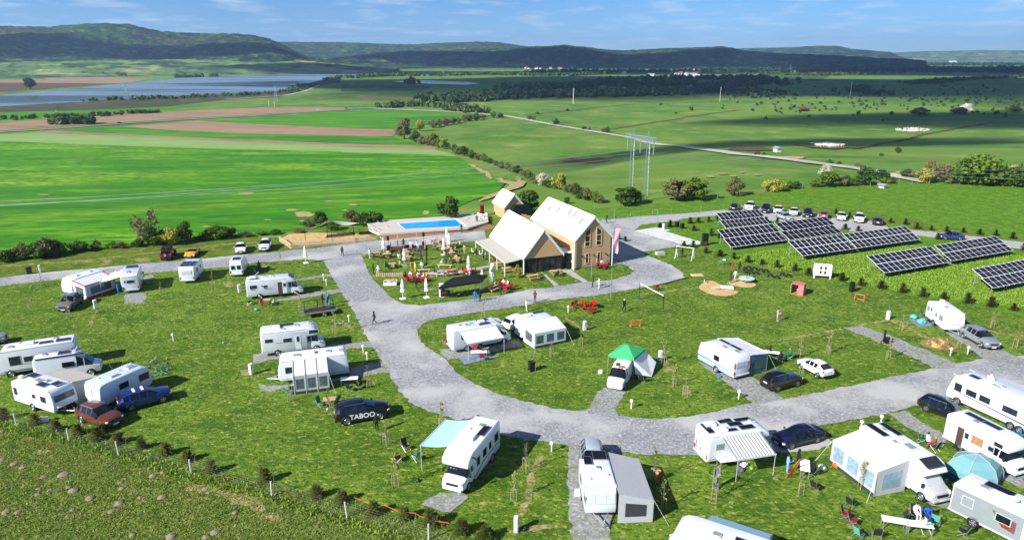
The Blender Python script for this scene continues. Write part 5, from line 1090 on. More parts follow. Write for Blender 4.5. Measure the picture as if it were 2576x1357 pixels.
# 3
rv('low', 'white motorhome seen from behind with side canopy and dark roof box', pose_end((308,740),(354,735), 6.2, True), 6.2, 2.25, 2.75, near=((-1.4,1.7,.8,.5),), rear=((-.1,1.75,.9,.42),(.62,1.8,.2,.22)), roof=(('hatch',-1.6,.2,.9,.6),('solar',1.2,0,1.4,1.5)), awn=('N',-2.9,1.0,2.6,.5,'tent_white'))
rv('caravan', 'white caravan with six solar panels on its roof, rear towards the lawn', pose_end((452,714),(493,712), 5.2, True), 5.2, 2.2, 2.6, near=N3, other=N3, rear=((0,1.7,1.35,.55,'curtain'),), roof=[('solar',x,y,1.2,.62) for x in (-1.7,-.4) for y in (-.66,0,.66)])
rv('van', 'white high roof camper van with solar panel, rear doors to the lawn', pose_end((579,698),(613,696), 5.6, True), 5.6, 2.0, 2.6, rear=((-.42,1.55,.55,.6,'glass'),(.42,1.55,.55,.6,'glass')), near=((-.6,1.6,1.0,.5),), roof=(('solar',-1.6,0,1.5,1.05),))
# 10, 11
rv('integrated', 'long cream coach style motorhome with sweeping grey decal', pose_side((187,858,2.95),(-2,953), 2.3, 7.4, anchor='A'), 7.4, 2.3, 3.0, near=((1.9,1.75,1.0,.95,'rv_window'),(.7,1.75,.8,.55),(-.6,1.75,.6,.5),(-2.5,1.8,.8,.6)), front=((0,1.9,1.9,.9,'curtain'),), roof=(('hatch',2.2,.3,.6,.6),('ac',.6,0,1.1,.8),('solar',-1.0,.4,1.2,.7),('solar',-2.6,.4,1.3,.8),('hatch',-1.8,-.5,.5,.5),('hatch',1.2,-.4,.7,.5)), stripes=(('N',[(-1.6,1.0),(-2.4,1.15),(-3.0,1.5),(-3.5,2.35),(-3.55,2.35),(-3.1,1.65),(-2.5,1.3),(-1.6,1.05)],'decal'),('N',[(-3.6,.5),(3.0,.5),(3.0,.72),(-3.6,.72)],'rv_grey'),('N',[(.2,1.12),(1.4,1.25),(1.4,1.28),(.2,1.2)],'decal')))
vb = rv('van', 'white camper van with black roof rail beside the long motorhome', pose_side((90,966),(257,940), 2.05, 6.0, anchor='B'), 6.0, 2.05, 2.6, near=((.15,1.65,1.1,.55,'glass'),), rear=((-.4,1.55,.6,.7,'glass'),(.4,1.55,.6,.7,'glass')), roof=(('solar',-.2,0,1.1,.8),('open',1.1,.1,.6,.6),('hatch',-2.0,.2,.5,.5)))
m = MB(); s = vb['ns']; m.box((-.5, s*.86, 2.6), (4.4,.14,.12)); m.obj('awning_case', 'black_metal', vb, bevel=.03)
# 12, 13
c = rv('caravan', 'white caravan with open front locker joined to a tan awning', pose_side((38,1017),(142,1051), 2.35, 6.2), 6.2, 2.35, 2.65, near=((-2.5,1.6,.5,.75),(.3,1.65,.5,.4),(1.7,1.6,.8,.6)), front=((0,1.75,1.9,.6,'rv_window'),), roof=(('solar',-1.9,.4,1.1,.75),('solar',.9,-.5,1.2,.7),('hatch',-.4,-.1,.8,.6),('solar',1.9,.2,.9,.8),('ac',-2.5,-.4,.5,.4),('hatch',.5,.2,.45,.45)))
m = MB(); m.box((3.12,0,1.12),(.06,1.9,.6), ry=R(-55)); m.obj('locker_lid', 'rv_white', c); m = MB(); m.box((3.06,.0,.78),(.12,1.6,.4)); m.obj('locker', 'dark_plastic', c); m = MB(); m.tube((3.15,-.3,.6),(3.15,-.3,.95),.16,n=10); m.obj('gas_bottle', pm('gas_orange','#c14a1d',.5), c)
annex(c, 'tan awning tent filling the gap between two caravans', 'O', -1.6, 2.6, 2.6, 2.0, 'tent_tan', 'tent_grey', front=2, win=None)
c = rv('caravan', 'pale blue white caravan beside the dark blue crossover', pose_side((268,1030),(380,977), 2.3, 5.6), 5.6, 2.3, 2.6, mat=pm('rv_pale','#d5e0e6',.35,var=.03,coat=.4), near=((-.3,1.65,1.0,.6),(1.9,1.6,1.1,.7,'timber_dark')), rear=((.35,1.55,.7,.8,'curtain'),), roof=(('hatch',1.4,0,.9,.7),('hatch',-.6,-.5,1.0,.3),('vent',.4,.3,0,0),('vent',-1.6,.5,0,0)))
# 18, 19
rv('low', 'white low profile motorhome with its side door standing open', pose_side((620,755),(765,741), 2.25), 7.5, 2.25, 2.75, near=((-2.8,1.8,.9,.5),(-1.2,1.75,.5,.35)), roof=(('ac',-2.8,.2,.9,.7),('hatch',-1.2,.3,.5,.4),('hatch',-.2,.2,.5,.4),('solar',-2.6,-.6,1.3,.35),('sky',2.35,0,.8,1.3,18)), door=('N',.75,'open'), stripes=(('N',[(-3.2,1.6),(-2.9,1.4),(-2.5,1.4),(-2.5,1.33),(-3.0,1.33)],'decal'),('N',[(-1.6,1.95),(-1.2,1.45),(-.3,1.4),(-.3,1.35),(-1.3,1.36),(-1.8,1.95)],'decal')))
rv('alcove', 'white alcove motorhome on the gravel pitch above the air awning caravan', pose_side((660,900),(819,881), 2.3), 6.9, 2.3, 3.0, near=((-2.6,1.95,.8,.38),(-.6,1.8,.9,.45),(.55,1.8,.22,.7),(2.3,2.5,1.0,.38)), roof=(('solar',-.6,.5,1.5,.6),('hatch',.5,0,.6,.45),('ac',-1.7,-.1,.9,.6),('hatch',2.0,.3,.5,.4),('hatch',-1.0,-.7,.5,.3)), stripes=(('N',[(.2,1.0),(1.0,.62),(1.6,.6),(1.6,.66),(1.0,.7),(.3,1.05)],'decal'),('N',[(-1.9,1.6),(-.4,1.62),(-.2,1.5),(-.2,1.46),(-.5,1.56),(-1.9,1.55)],'decal')), door=('N',.55))
# 20
c = rv('caravan', 'white caravan with rounded nose behind a white air awning', pose_side((879,947),(702,970), 2.35), 7.1, 2.35, 2.7, near=((2.3,1.6,1.0,.65),), front=((0,1.95,1.8,.75),), roof=(('hatch',1.6,.2,.8,.6),('ac',.2,0,1.0,.6),('hatch',-1.6,.1,.6,.5),('hatch',-2.9,.2,.5,.5)))
annex(c, 'white inflatable air awning with three dark window panels', 'N', -1.4, 2.0, 2.5, 2.0, 'tent_white', 'tent_grey', front=3, bow=1)
# 22
rv('alcove', 'white alcove motorhome facing the fence with pale blue canopy and roof panel', pose_side((1257,1136),(1172,1249), 2.3, 7.0, ctr=-1), 7.0, 2.3, 3.05, near=((-2.6,1.9,.75,.75,'glass'),(-1.3,1.85,.45,.6,'glass'),(-.2,1.85,.7,.65,'glass'),(1.05,1.8,.55,.75,'glass')), roof=(('hatch',-2.0,.1,.6,.5),('solar',-1.3,.62,1.6,.6),('ac',.1,.1,.9,.7),('vent',-1.2,-.6,0,0)), awn=('O',-2.9,1.6,2.6,.5,'awning_blue'), stripes=(('N',[(-3.0,1.2),(0,1.15),(1.2,.75),(1.9,.75),(1.9,.85),(1.3,.86),(.1,1.25),(-3.0,1.28)],'decal'),('N',[(1.2,2.0),(1.8,2.6),(2.3,2.85),(2.35,2.8),(1.9,2.5),(1.4,2.0)],'decal')))
# 24
rA = (V3((1457.8,1148,2.55))+V3((1527.3,1148,2.55)))/2; rB = (V3((1472,1303))+V3((1549,1311)))/2
c = rv('caravan', 'white caravan with two solar panels and bow window beside a grey awning', pose_line(rA, rB, (rB-rA).length), (rB-rA).length, 2.3, 2.6, near=N3, other=((1.7,1.6,.8,.6),(-.6,1.6,.9,.6)), front=((0,1.75,.75,.75,'curtain'),(-.72,1.75,.55,.72,'curtain'),(.72,1.75,.55,.72,'curtain')), roof=(('solar',-2.2,.45,1.2,1.05),('solar',-1.5,-.55,1.1,.6),('hatch',-.5,.1,.4,.4),('vent',.4,.7,0,0),('vent',.9,-.7,0,0)), wheelx=-.4)
annex(c, 'grey awning tent with latticed black window and guy ropes', 'N', -2.9, 2.6, 2.6, 1.85, 'tent_grey', 'tent_grey', front=2, win='tent_dark', inset=.1)
# 25
rv('alcove', 'white motorhome crowded with roof panels under a striped canopy, bikes on its back', pose_side((1779,1174),(1943,1148), 2.3), 6.3, 2.3, 2.85, near=((-2.1,1.75,.7,.5,'rv_grey'),(-.2,1.7,.9,.5)), roof=(('ac',-2.2,.5,1.0,.7),('ac',-1.7,-.55,.9,.7),('solar',-2.7,0,.55,1.5),('solar',-.9,.7,.7,.5),('solar',-.1,.1,1.2,.6),('solar',.9,.6,1.4,.5),('solar',.6,-.6,1.3,.6),('solar',-.8,-.7,.8,.4),('hatch',1.6,.2,.5,.5),('solar',-.3,.75,.5,.55)), awn=('N',-2.0,1.5,2.4,.7,'white_cloth',25))
# 27
fA, fB = V3((*one(B7,1240,1352),2.85)), V3((*one(B7,430,1092),2.85)); d = (fB-fA).normalized(); off = Vector((-d.y,d.x,0)); off = off if off.dot(fA) < 0 else -off
c = rv('alcove', 'white motorhome with pale blue rear canopy at the bottom picture edge', pose_line(fA+off*1.15, fB+off*1.15, 7.0, 'mid'), 7.0, 2.3, 2.95, near=N3, other=N3, roof=(('hatch',.2,.2,.6,.5),('solar',-1.7,.2,1.5,.8),('vent',-.6,.5,0,0)))
s_ = 'N' if (c.matrix_basis.to_3x3() @ Vector((0,1,0))).y * c['ns'] > 0 else 'O'
annex(c, 'pale blue awning on the far side of the bottom edge motorhome', s_, -2.8, 1.2, 1.7, 2.1, 'awning_blue', 'tent_grey', front=2, win=None)
# 28
c = rv('low', 'white motorhome with grey cab cover and a large front awning', pose_line((2200,1071,2.85), (2352,1262), 7.6), 7.6, 2.3, 2.9, near=N3, other=N3, cover='tent_grey', roof=(('solar',-2.6,-.45,2.0,.62),('solar',-2.4,.75,2.0,.55),('hatch',-2.5,.15,.6,.35),('hatch',-.7,-.5,.5,.4),('hatch',.2,.1,1.0,.8),('sky',2.35,0,.95,1.6,20)))
annex(c, 'large white awning tent with black hem and roll up door', 'O', -3.4, 1.5, 2.9, 2.2, 'tent_white', 'tent_grey', front=3, win=pm('film_pale','#8fa6b3',.25,spec=.6,var=.2), inset=.05, edge=None)
# 30, 31, 33
rv('alcove', 'white alcove motorhome with timber door beside the teal dome tent', pose_side((2374,1114),(2532,1203), 2.25), 6.2, 2.25, 2.9, near=((-.1,1.75,1.0,.75,'timber'),(1.6,2.35,.7,.35),(1.1,1.7,.45,.4)), roof=(('solar',-1.6,.3,1.6,.6),('solar',-.1,.3,1.5,.6),('hatch',-1.0,-.4,.6,.6)), door=('N',-1.6,'open'))
c = rv('integrated', 'big white coach style motorhome with opened roof hatches', pose_side((2530,1076),(2374,1003), 2.35, 8.2, anchor='B'), 8.2, 2.35, 3.05, near=((3.0,1.8,.7,.8,'glass'),(1.7,1.75,1.0,.6),(.4,1.75,1.0,.6),(-1.9,1.75,1.3,.6)), front=((0,1.95,1.9,.9,'glass'),), roof=(('solar',2.2,.3,.9,.6),('open',1.3,-.3,.7,.7),('hatch',.3,.4,.5,.4),('hatch',-.3,-.1,.5,.4),('hatch',-.2,.5,.4,.3),('open',-2.4,.1,.7,.7)), stripes=(('N',[(-4.0,2.3),(3.1,2.3),(3.1,2.38),(-4.0,2.38)],'rv_grey'),('N',[(-3.9,.9),(-.5,1.1),(3.6,1.35),(3.6,1.42),(-.5,1.2),(-3.9,1.05)],'decal')), axles=2)
annex(c, 'big white awning roof on the far side of the coach motorhome', 'O', -3.8, 2.0, 3.0, 2.2, 'tent_white', 'tent_white', front=2, win=None)
rv('low', 'grey sided motorhome with red window band at the bottom right corner', pose_side((2381,1293),(2478,1342), 2.3, 7.2, anchor='A'), 7.2, 2.3, 2.85, near=((-2.5,1.75,.7,.7,'rv_grey'),(-.2,1.7,.9,.55,'glass')), roof=(('solar',-1.3,.55,1.8,.75),('hatch',-2.0,-.2,.7,.5),('dish',-.2,-.3,0,0),('hatch',.5,.4,.6,.5),('sky',2.2,0,.9,1.5,18)), stripes=(('N',[(-3.5,.6),(1.6,.6),(1.6,2.5),(-3.5,2.5)],'rv_grey'),('N',[(-1.0,2.1),(.6,1.9),(.6,1.0),(-.2,1.1)],'red_plastic')), door=('N',1.3))
# 35, 36
rv('caravan', 'plain white caravan at the lawn edge near the spruce row', pose_side((2333,755,2.55),(2381,792,2.45), 2.25, ctr=1), 5.2, 2.25, 2.6, near=((-1.9,1.65,.55,.65,'rv_grey'),(.2,1.6,.5,.5,'rv_grey'),(1.4,1.6,.9,.65,'rv_grey')), other=N3, front=((0,1.65,1.7,.75,'curtain'),), roof=(('ac',-2.0,.4,.6,.5),('hatch',.4,-.2,.6,.6)), door=('N',-1.1))
c = rv('caravan', 'white caravan with blue waistline and twin solar strips beside a blue sided awning', pose_side((1839,958.5),(1754,911), 2.4, 5.4), 5.4, 2.4, 2.65, near=((1.7,1.65,1.3,.65,'curtain'),(-.2,1.65,.8,.6,'glass'),(-1.9,1.65,1.0,.7,'curtain')), rear=((0,1.7,1.5,.6,'curtain'),), roof=(('solar',.9,-.9,1.5,.4),('solar',-.8,-.9,1.5,.4),('hatch',-.1,.1,.7,.6),('hatch',-1.6,-.2,.8,.6)), stripes=(('N',[(-2.6,.95),(2.6,.95),(2.6,1.12),(-2.6,1.02)],pm('rv_blue','#3a6d94',.4)),('N',[(-2.6,.48),(2.6,.48),(2.6,.9),(-2.6,.9)],pm('rv_skyblue','#a8c4d6',.4))))
for s in (-1, 1):
    m = MB(); m.box((-2.715, s*1.02, 1.7), (.03,.18,.6)); m.obj('side_lamp', 'lens_orange', c)
annex(c, 'pale grey awning tent with blue walls and arched window', 'O', -2.6, 2.2, 2.7, 2.1, 'tent_white', 'rv_blue', front=3, edge='tent_white', skirt='rv_blue', inset=.15)
# 39 small van under the green gazebo
vn = rv('van', 'small white van under the green gazebo', pose_side((1591.4,947),(1566.5,989), 1.85, 4.8, ctr=-1, anchor='B'), 4.8, 1.85, 2.0, near=(), roof=(), rear=((0,1.4,1.2,.5,'glass'),))
for q in ((.2,-.3,.5,.35,.12,'tent_dark'),(.7,.2,.6,.5,.1,'timber')): m = MB(); m.box((q[0],q[1],2.0+q[4]/2+.0),(q[2],q[3],q[4])); m.obj('roof_bundle', q[5], vn, bevel=.04)
# 40, 42
rv('low', 'white motorhome under its white canopy with bikes behind, near the road bend', pose_side((1139,891),(1289,862), 2.25), 7.4, 2.25, 2.8, near=((-2.6,1.9,.25,.6,'glass'),(-1.0,1.7,.9,.5)), roof=(('solar',.6,.6,1.4,.5),('solar',.4,-.6,1.4,.5),('hatch',-1.0,.1,.5,.4),('hatch',-1.6,-.1,.6,.6),('hatch',-2.4,.2,.4,.4),('ac',.3,.1,.8,.6),('sky',2.35,0,.8,1.4,18)), awn=('N',-2.9,1.6,2.4,.6,'tent_white'))
c = rv('caravan', 'small white caravan beside the round lawn with a white tent front', pose_side((1314,858),(1399,841), 2.2, 4.6, anchor='A'), 4.6, 2.2, 2.55, rear=((.1,1.7,1.2,.6,'curtain'),), near=N3, roof=(('ac',-1.0,.1,.8,.6),('solar',.8,.6,1.6,.5)))
annex(c, 'white porch tent with yellow towels hung at its front', 'N', -2.2, 2.2, 2.6, 1.9, 'tent_white', 'tent_white', front=3, inset=.1)
# ------------------------------------------------------------------ trees, bushes, saplings
leafmat('leaf_green', '#4c6a1c', '#7f9630', .35); leafmat('leaf_dark', '#33501a', '#5d7a28', .3); leafmat('leaf_yellow', '#8f9a35', '#c2b552', .3); leafmat('leaf_olive', '#66683a', '#8f8a55', .3)
leafmat('leaf_blossom', '#b9b795', '#dcd8c0', .2); leafmat('leaf_rust', '#7d5f45', '#9a7a58', .2); leafmat('needle', '#414f1e', '#7a7c38', .3); leafmat('bud', '#9aa04c', '#b9b468', .2)
pm('bark', '#5a4a3a', .9, var=.25, scale=5); pm('bark_pale', '#8d8272', .9, var=.2, scale=5); pm('stake', '#ab9a7c', .8, var=.1)
def crown_data(seed, K=18, per=120, rad=(1,1,.85), leaf=.06, cl=.42, low=.25, sparse=1.0):
    r = np.random.default_rng(seed); C = []
    while len(C) < K:
        u = r.normal(size=3); u /= np.linalg.norm(u); q = u*r.uniform(.45, .8)
        if q[2] > -.75: C.append(q)
    C = np.array(C)*np.array(rad); C[:, 2] += rad[2]*.95 + low*.3
    V = []
    for c in C:
        n = int(per*r.uniform(.6, 1.3)); u = r.normal(size=(n, 3)); u /= np.linalg.norm(u, axis=1)[:, None]
        R_ = cl*r.uniform(.65, 1.2); ctr = c + u*(R_*r.uniform(.45, 1.08, n)[:, None])*np.array([1, 1, .8]); ctr[:, 2] = np.maximum(ctr[:, 2], .06)
        a = r.normal(size=(n, 3)); a /= np.linalg.norm(a, axis=1)[:, None]; b = np.cross(a, u + r.normal(size=(n, 3))*.4); b /= np.linalg.norm(b, axis=1)[:, None]
        w = (leaf*r.uniform(.6, 1.4, n))[:, None]; V.append(np.stack([ctr-a*w-b*w*.7, ctr+a*w-b*w*.7, ctr+a*w*.6+b*w, ctr-a*w*.6+b*w], 1).reshape(-1, 3))
    return C, np.concatenate(V)
def plant(name, label, cat, seed, lm, trunkr=.07, **k):
    C, V = crown_data(seed, **k); t = thing(name, label, cat)
    quads_obj('crown', V, lm, t); m = MB(); top = Vector((0, 0, max(.25, C[:, 2].min()*.7)))
    m.tube((0,0,-.1), top, trunkr, trunkr*.7, 7)
    for c in C[:10]:
        mid = top.lerp(Vector(c), .55) + Vector((0,0,.08)); m.tube(top, mid, trunkr*.5, trunkr*.3, 5); m.tube(mid, Vector(c), trunkr*.3, trunkr*.1, 4)
    m.obj('trunk', 'bark', t); return t
BUSH = [plant('bush', 'leafy bush', 'bush', s, 'leaf_green', K=17, per=130, rad=r) for s, r in ((1,(1,1,.8)),(2,(1.05,.9,.75)),(3,(.95,1,.95)),(4,(1.1,1,.65)))]
TREE = [plant('tree', 'leafy tree', 'tree', s, 'leaf_green', trunkr=.09, K=22, per=120, rad=(.8,.8,1.05), cl=.36) for s in (11, 12, 13)]
SPARSE = plant('tree', 'open crowned tree', 'tree', 21, 'leaf_olive', trunkr=.06, K=30, per=36, rad=(1,1,1.0), cl=.3, leaf=.045)
_pc = [0]
def bush(px, h, mat, label, group=None, kind='bush', wide=1.0, z=None, name=None):
    """px: foot in the picture; h: height in picture units"""
    _pc[0] += 1; P_ = {'bush': BUSH, 'tree': TREE, 'sparse': [SPARSE]}[kind]; pr = P_[_pc[0] % len(P_)]
    p = G(*px); d = math.hypot(p.x, p.y); hm = h*d/FPX/.97; unit = {'bush': 1.75, 'tree': 2.25, 'sparse': 2.1}[kind]; s = hm/unit
    o = spot(pr, (p.x, p.y, p.z-.05), random.uniform(0, 6.28), label, group, (s*wide*random.uniform(.95,1.1), s*wide*random.uniform(.95,1.1), s))
    for c in o.children:
        if c.name.startswith('crown'): setmat(c, mat)
    return o
HG = 'hedge bushes along the field edge'
def many(T, rows, sc_=.3332):
    for r_ in rows:
        x, y, h, mat, lab = r_[:5]; kind = r_[5] if len(r_) > 5 else 'bush'; wide = r_[6] if len(r_) > 6 else 1.0; grp = r_[7] if len(r_) > 7 else (HG if lab == HL else None)
        bush(one(T, x, y), h*sc_, mat, lab, grp, kind, wide)
HL = 'leafy bush in the hedgerow winding through the fields'
many(Z5, [(475,145,135,'leaf_olive','big round willow at the top of the winding hedgerow','tree',1.1),(485,75,100,'leaf_rust','rust coloured tree behind the big willow','tree'),(592,85,90,'leaf_yellow','yellow green tree at the top of the hedgerow','tree'),(690,200,105,'leaf_olive','broad olive tree in the upper hedgerow','tree',1.2),(775,222,105,'leaf_yellow','yellow topped tree in the upper hedgerow','tree'),(930,275,85,'leaf_dark','dark bushy tree halfway down the hedgerow','tree',1.2),
    (1640,525,135,'leaf_yellow','bright yellow tree near the house end of the hedgerow','tree',1.15),(1515,495,95,'leaf_blossom','pale blossoming shrub beside the bright yellow tree','bush'),(1420,700,200,'leaf_dark','tall dark tree behind the hall and the tall house','tree',1.15),(810,750,195,'leaf_dark','dense round tree beyond the pool','tree',1.25),
    (2140,645,165,'leaf_dark','big dark tree left of the pylon foot','tree',1.5),(2215,625,110,'leaf_green','tree at the pylon foot','tree',1.3),(2520,610,175,'leaf_olive','large olive tree right of the pylon','tree',1.5),(1700,632,60,'leaf_dark','small dark conical tree behind the tall house','tree'),
    (170,795,125,'leaf_dark','leafy bush left of the pool, middle one','bush'),(85,790,115,'leaf_olive','leafy bush left of the pool, left one','bush'),(262,788,115,'leaf_green','leafy bush left of the pool, right one','bush')])
many(Z5, [(x, y, h, mt, HL) for x, y, h, mt in ((560,168,75,'leaf_dark'),(615,185,75,'leaf_olive'),(655,192,70,'leaf_olive'),(730,210,75,'leaf_green'),(850,252,62,'leaf_olive'),(890,262,65,'leaf_green'),(985,292,65,'leaf_green'),(1035,305,55,'leaf_olive'),(1075,315,55,'leaf_green'),(1115,328,52,'leaf_dark'),(1160,345,40,'leaf_olive'),(1205,365,58,'leaf_olive'),(1250,382,55,'leaf_green'),(1290,395,55,'leaf_olive'),(1330,405,60,'leaf_dark'),(1385,432,70,'leaf_olive'),(1420,455,62,'leaf_green'),(1465,480,75,'leaf_olive'),(1560,512,70,'leaf_dark'),(1700,545,70,'leaf_olive'),(1755,565,80,'leaf_olive'),(1800,592,95,'leaf_dark'),(1855,605,90,'leaf_olive'),(1915,622,90,'leaf_green'),(1950,628,60,'leaf_olive'),(1610,520,55,'leaf_green'),(1770,520,50,'leaf_green'))])
many(Z2, [(x, y, h, mt, HL) for x, y, h, mt in ((690,965,65,'leaf_olive'),(735,955,50,'leaf_green'),(790,945,65,'leaf_rust'),(840,935,50,'leaf_olive'),(880,928,45,'leaf_green'),(925,918,45,'leaf_olive'),(970,912,60,'leaf_green'),(1020,908,55,'leaf_green'),(1070,900,40,'leaf_olive'),(1150,890,42,'leaf_green'),(1200,888,45,'leaf_dark'),(1420,905,30,'leaf_dark'),(1450,910,32,'leaf_green'),(1620,945,45,'leaf_dark'),(1830,980,32,'leaf_dark'),(1870,985,26,'leaf_olive'),(1980,1000,40,'leaf_olive'),(2010,998,36,'leaf_green'),(1480,862,25,'leaf_dark'),(1705,838,20,'leaf_dark'))])
EL = 'leafy bush on the slope edge above the wheat field'
many(Z4, [(1120,945,275,'leaf_olive','tall open crowned tree on the slope edge at the left','sparse',.85),(1400,930,175,'leaf_dark','dark upright bush right of the open crowned tree','tree',.8),(2420,800,120,'leaf_dark','dark conical tree beside the shade sail','tree',1.1)] + [(x, y, h, mt, EL, 'bush', w, 'bushes on the slope edge') for x, y, h, mt, w in ((1300,940,120,'leaf_yellow',1.1),(1180,945,110,'leaf_green',1.2),(1240,935,90,'leaf_dark',1),(1050,955,70,'leaf_dark',1.2),(1640,900,105,'leaf_green',1.15),(1715,890,95,'leaf_dark',1.2),(1570,905,70,'leaf_green',1.2),(360,1030,160,'leaf_olive',.9),(300,1045,110,'leaf_dark',1.1),(185,1050,110,'leaf_olive',1),(440,1020,90,'leaf_green',1.2),(80,1065,95,'leaf_dark',1.1),(20,1070,70,'leaf_olive',1.2),(610,995,85,'leaf_dark',1.2),(730,980,60,'leaf_olive',1),(850,970,65,'leaf_green',.9),(920,968,45,'leaf_rust',1.4),(2330,815,70,'leaf_olive',1.4),(2520,830,60,'leaf_dark',1.5),(2250,850,40,'leaf_olive',2),(1850,880,40,'leaf_olive',2),(1980,868,38,'leaf_green',2),(2080,862,35,'leaf_dark',2),(1480,915,45,'leaf_olive',2))])
RL = 'leafy bush behind the far edge of the hill pasture'
many(Z6, [(100,605,185,'leaf_green','large green tree at the left of the pasture edge','tree',1.35),(15,600,160,'leaf_dark','dark tree at the left of the pasture edge','tree',1.2),(390,570,115,'leaf_olive','round olive bush alone on the pasture edge','bush',1.1),(680,540,115,'leaf_yellow','round yellow green bush on the pasture edge','bush',1.1),(1085,505,120,'leaf_green','leafy tree at the middle of the pasture edge','tree',1.5),(1070,470,130,'leaf_blossom','white blossoming tree behind the pasture edge','tree',.9),(1360,495,155,'leaf_dark','tall green tree right of the blossoming one','tree',.95),(1900,470,160,'leaf_rust','bare brown tree group at the right pasture edge','sparse',1.2),(2220,490,185,'leaf_green','huge broad bush at the right pasture edge','bush',1.35),(2520,500,145,'leaf_dark','dark bush at the far right of the pasture edge','bush',1.3)]
     + [(x, y, h, mt, RL, 'bush', 1.1, 'bushes behind the hill pasture') for x, y, h, mt in ((800,522,55,'leaf_green'),(850,520,65,'leaf_dark'),(1000,508,65,'leaf_green'),(1240,498,75,'leaf_dark'),(1200,500,70,'leaf_olive'),(1480,450,85,'leaf_dark'),(1830,475,95,'leaf_yellow'),(2000,480,80,'leaf_olive'),(2110,485,140,'leaf_dark'),(2340,490,150,'leaf_olive'),(1690,440,60,'leaf_dark'),(1750,448,55,'leaf_olive'),(1620,250,35,'leaf_dark'),(1500,272,22,'leaf_dark'),(2440,500,90,'leaf_green'),(560,272,35,'leaf_dark'),(610,275,25,'leaf_dark'),(1110,335,40,'leaf_dark'),(1180,345,30,'leaf_dark'),(1320,365,40,'leaf_olive'),(1580,480,40,'leaf_dark'),(1530,480,50,'leaf_green'))])
many(Z3, [(915,838,30,'leaf_rust','low brown thicket on the far hillside','bush',2.6),(810,828,22,'leaf_dark','small dark bush left of the brown thicket','bush'),(1790,872,45,'leaf_olive','bushy mound on the far hillside','bush',2.2),(2090,858,48,'leaf_olive','bushy mound beside the pale rock','bush',2.0),(1575,868,24,'leaf_dark','small dark bush on the far hillside','bush'),(2365,866,28,'leaf_dark','small dark bush at the right of the hillside','bush'),(2510,850,35,'leaf_olive','bush at the right picture edge of the hillside','bush',1.6),(2460,842,26,'leaf_yellow','yellow bush at the right of the hillside','bush')])
many(Z1, [(230,675,75,'leaf_dark','lone round tree on the far shore field','tree',1.3)])
rk = G(*one(Z3,2140,832)); bmr = bmesh.new(); bmesh.ops.create_icosphere(bmr, subdivisions=3, radius=1)
for v in bmr.verts: v.co *= 1+.35*mnoise.noise(v.co*1.6); v.co = Vector((v.co.x*9, v.co.y*6, max(-.2, v.co.z)*8))
me = bpy.data.meshes.new('rock'); bmr.to_mesh(me); bmr.free(); me.materials.append(pm('pale_rock','#a9a496',.9,var=.15,scale=.5)); o = link('rock', me); o.location = rk; tag(o, 'pale rock outcrop on the far hillside', 'rock')

def spruce_proto(seed, h=1.25, r=.75):
    rr = random.Random(seed); t = thing('young_spruce', 'small dark spruce', 'spruce'); m = MB(); m.tube((0,0,0),(0,0,h*.9),.035,.01,5); m.obj('trunk', 'bark', t); V = []
    for k in range(9):
        z = h*(.08+.1*k); L = r*(1-.095*k)*rr.uniform(.85,1.1); n = 9-k//2
        for i in range(n):
            a = 6.28*i/n + rr.uniform(-.3,.3) + k; L2 = L*rr.uniform(.7,1.15); d = Vector((math.cos(a), math.sin(a), 0)); s_ = Vector((-d.y, d.x, 0))
            for q in range(4):
                f = (q+.4)/4; c = d*L2*f + Vector((0,0,z + .12*f - .05*q*rr.random())); w = .075*(1.1-f*.6)+.02
                for sg in (-1, 1):
                    e = c + s_*sg*w*1.3 + d*.09 + Vector((0,0,rr.uniform(-.03,.06))); V += [c-d*.06, e-d*.04, e+d*.07+Vector((0,0,.02)), c+d*.09+Vector((0,0,.03))]
    quads_obj('branches', np.array([tuple(v) for v in V]), 'needle', t); return t
SPR = [spruce_proto(s, h) for s, h in ((1,1.25),(2,1.1),(3,1.4))]
_sp = [0]
def spruce(px, label, group, s=1.0):
    _sp[0] += 1; p = G(*px); spot(SPR[_sp[0] % 3], (p.x, p.y, p.z), random.uniform(0, 6), label, group, s*random.uniform(.85,1.15))
for x, y in ((185,295),(288,290),(485,255),(568,245),(668,240),(755,225),(520,325),(692,375),(775,400),(425,480),(515,490),(640,545),(778,575),(915,605),(1055,640),(1195,665),(1340,690),(1515,725),(1650,760),(1980,815),(1230,245),(1345,245)): spruce(one(A5,x,y), 'small dark spruce in the row below the solar meadow', 'young spruces by the solar meadow')
for x, y in ((270,820),(455,865),(655,895),(865,935),(1065,975),(1270,1000),(1505,1040),(1735,1075),(1960,1110)): spruce(one(A6,x,y), 'small dark spruce in the row below the front solar tables', 'young spruces in the front row', 1.1)
for x, y in ((210,160),(345,190),(750,245),(895,265),(1005,305),(1150,320),(1300,335),(1465,345),(1625,365),(1785,375),(1950,405),(300,315),(1210,410),(2060,520),(430,330)): spruce(one(A6,x,y), 'small dark spruce along the upper lane', 'young spruces along the upper lane')
for T, x, y in ((A4,1670,530),(A4,1735,548),(A4,2075,415),(A4,2175,405)): spruce(one(T,x,y), 'small spruce on the strip beside the tall house', 'spruces beside the tall house', .8)
for T, x, y in ((B4,350,110),(B4,780,205),(B4,970,265),(B4,1010,200),(B4,1180,300),(B4,1420,350),(B4,1660,410),(B4,1880,470),(B4,2120,590),(B4,40,60),(B4,560,170),(B5,270,735),(B5,830,900),(B5,1100,950),(B5,1440,1080),(B5,1770,1130),(B5,2110,1200),(B6,120,1170),(B6,450,1260),(B6,700,1320)): spruce(one(T,x,y), 'small dark spruce planted behind the wire fence', 'young spruces behind the wire fence', .95)

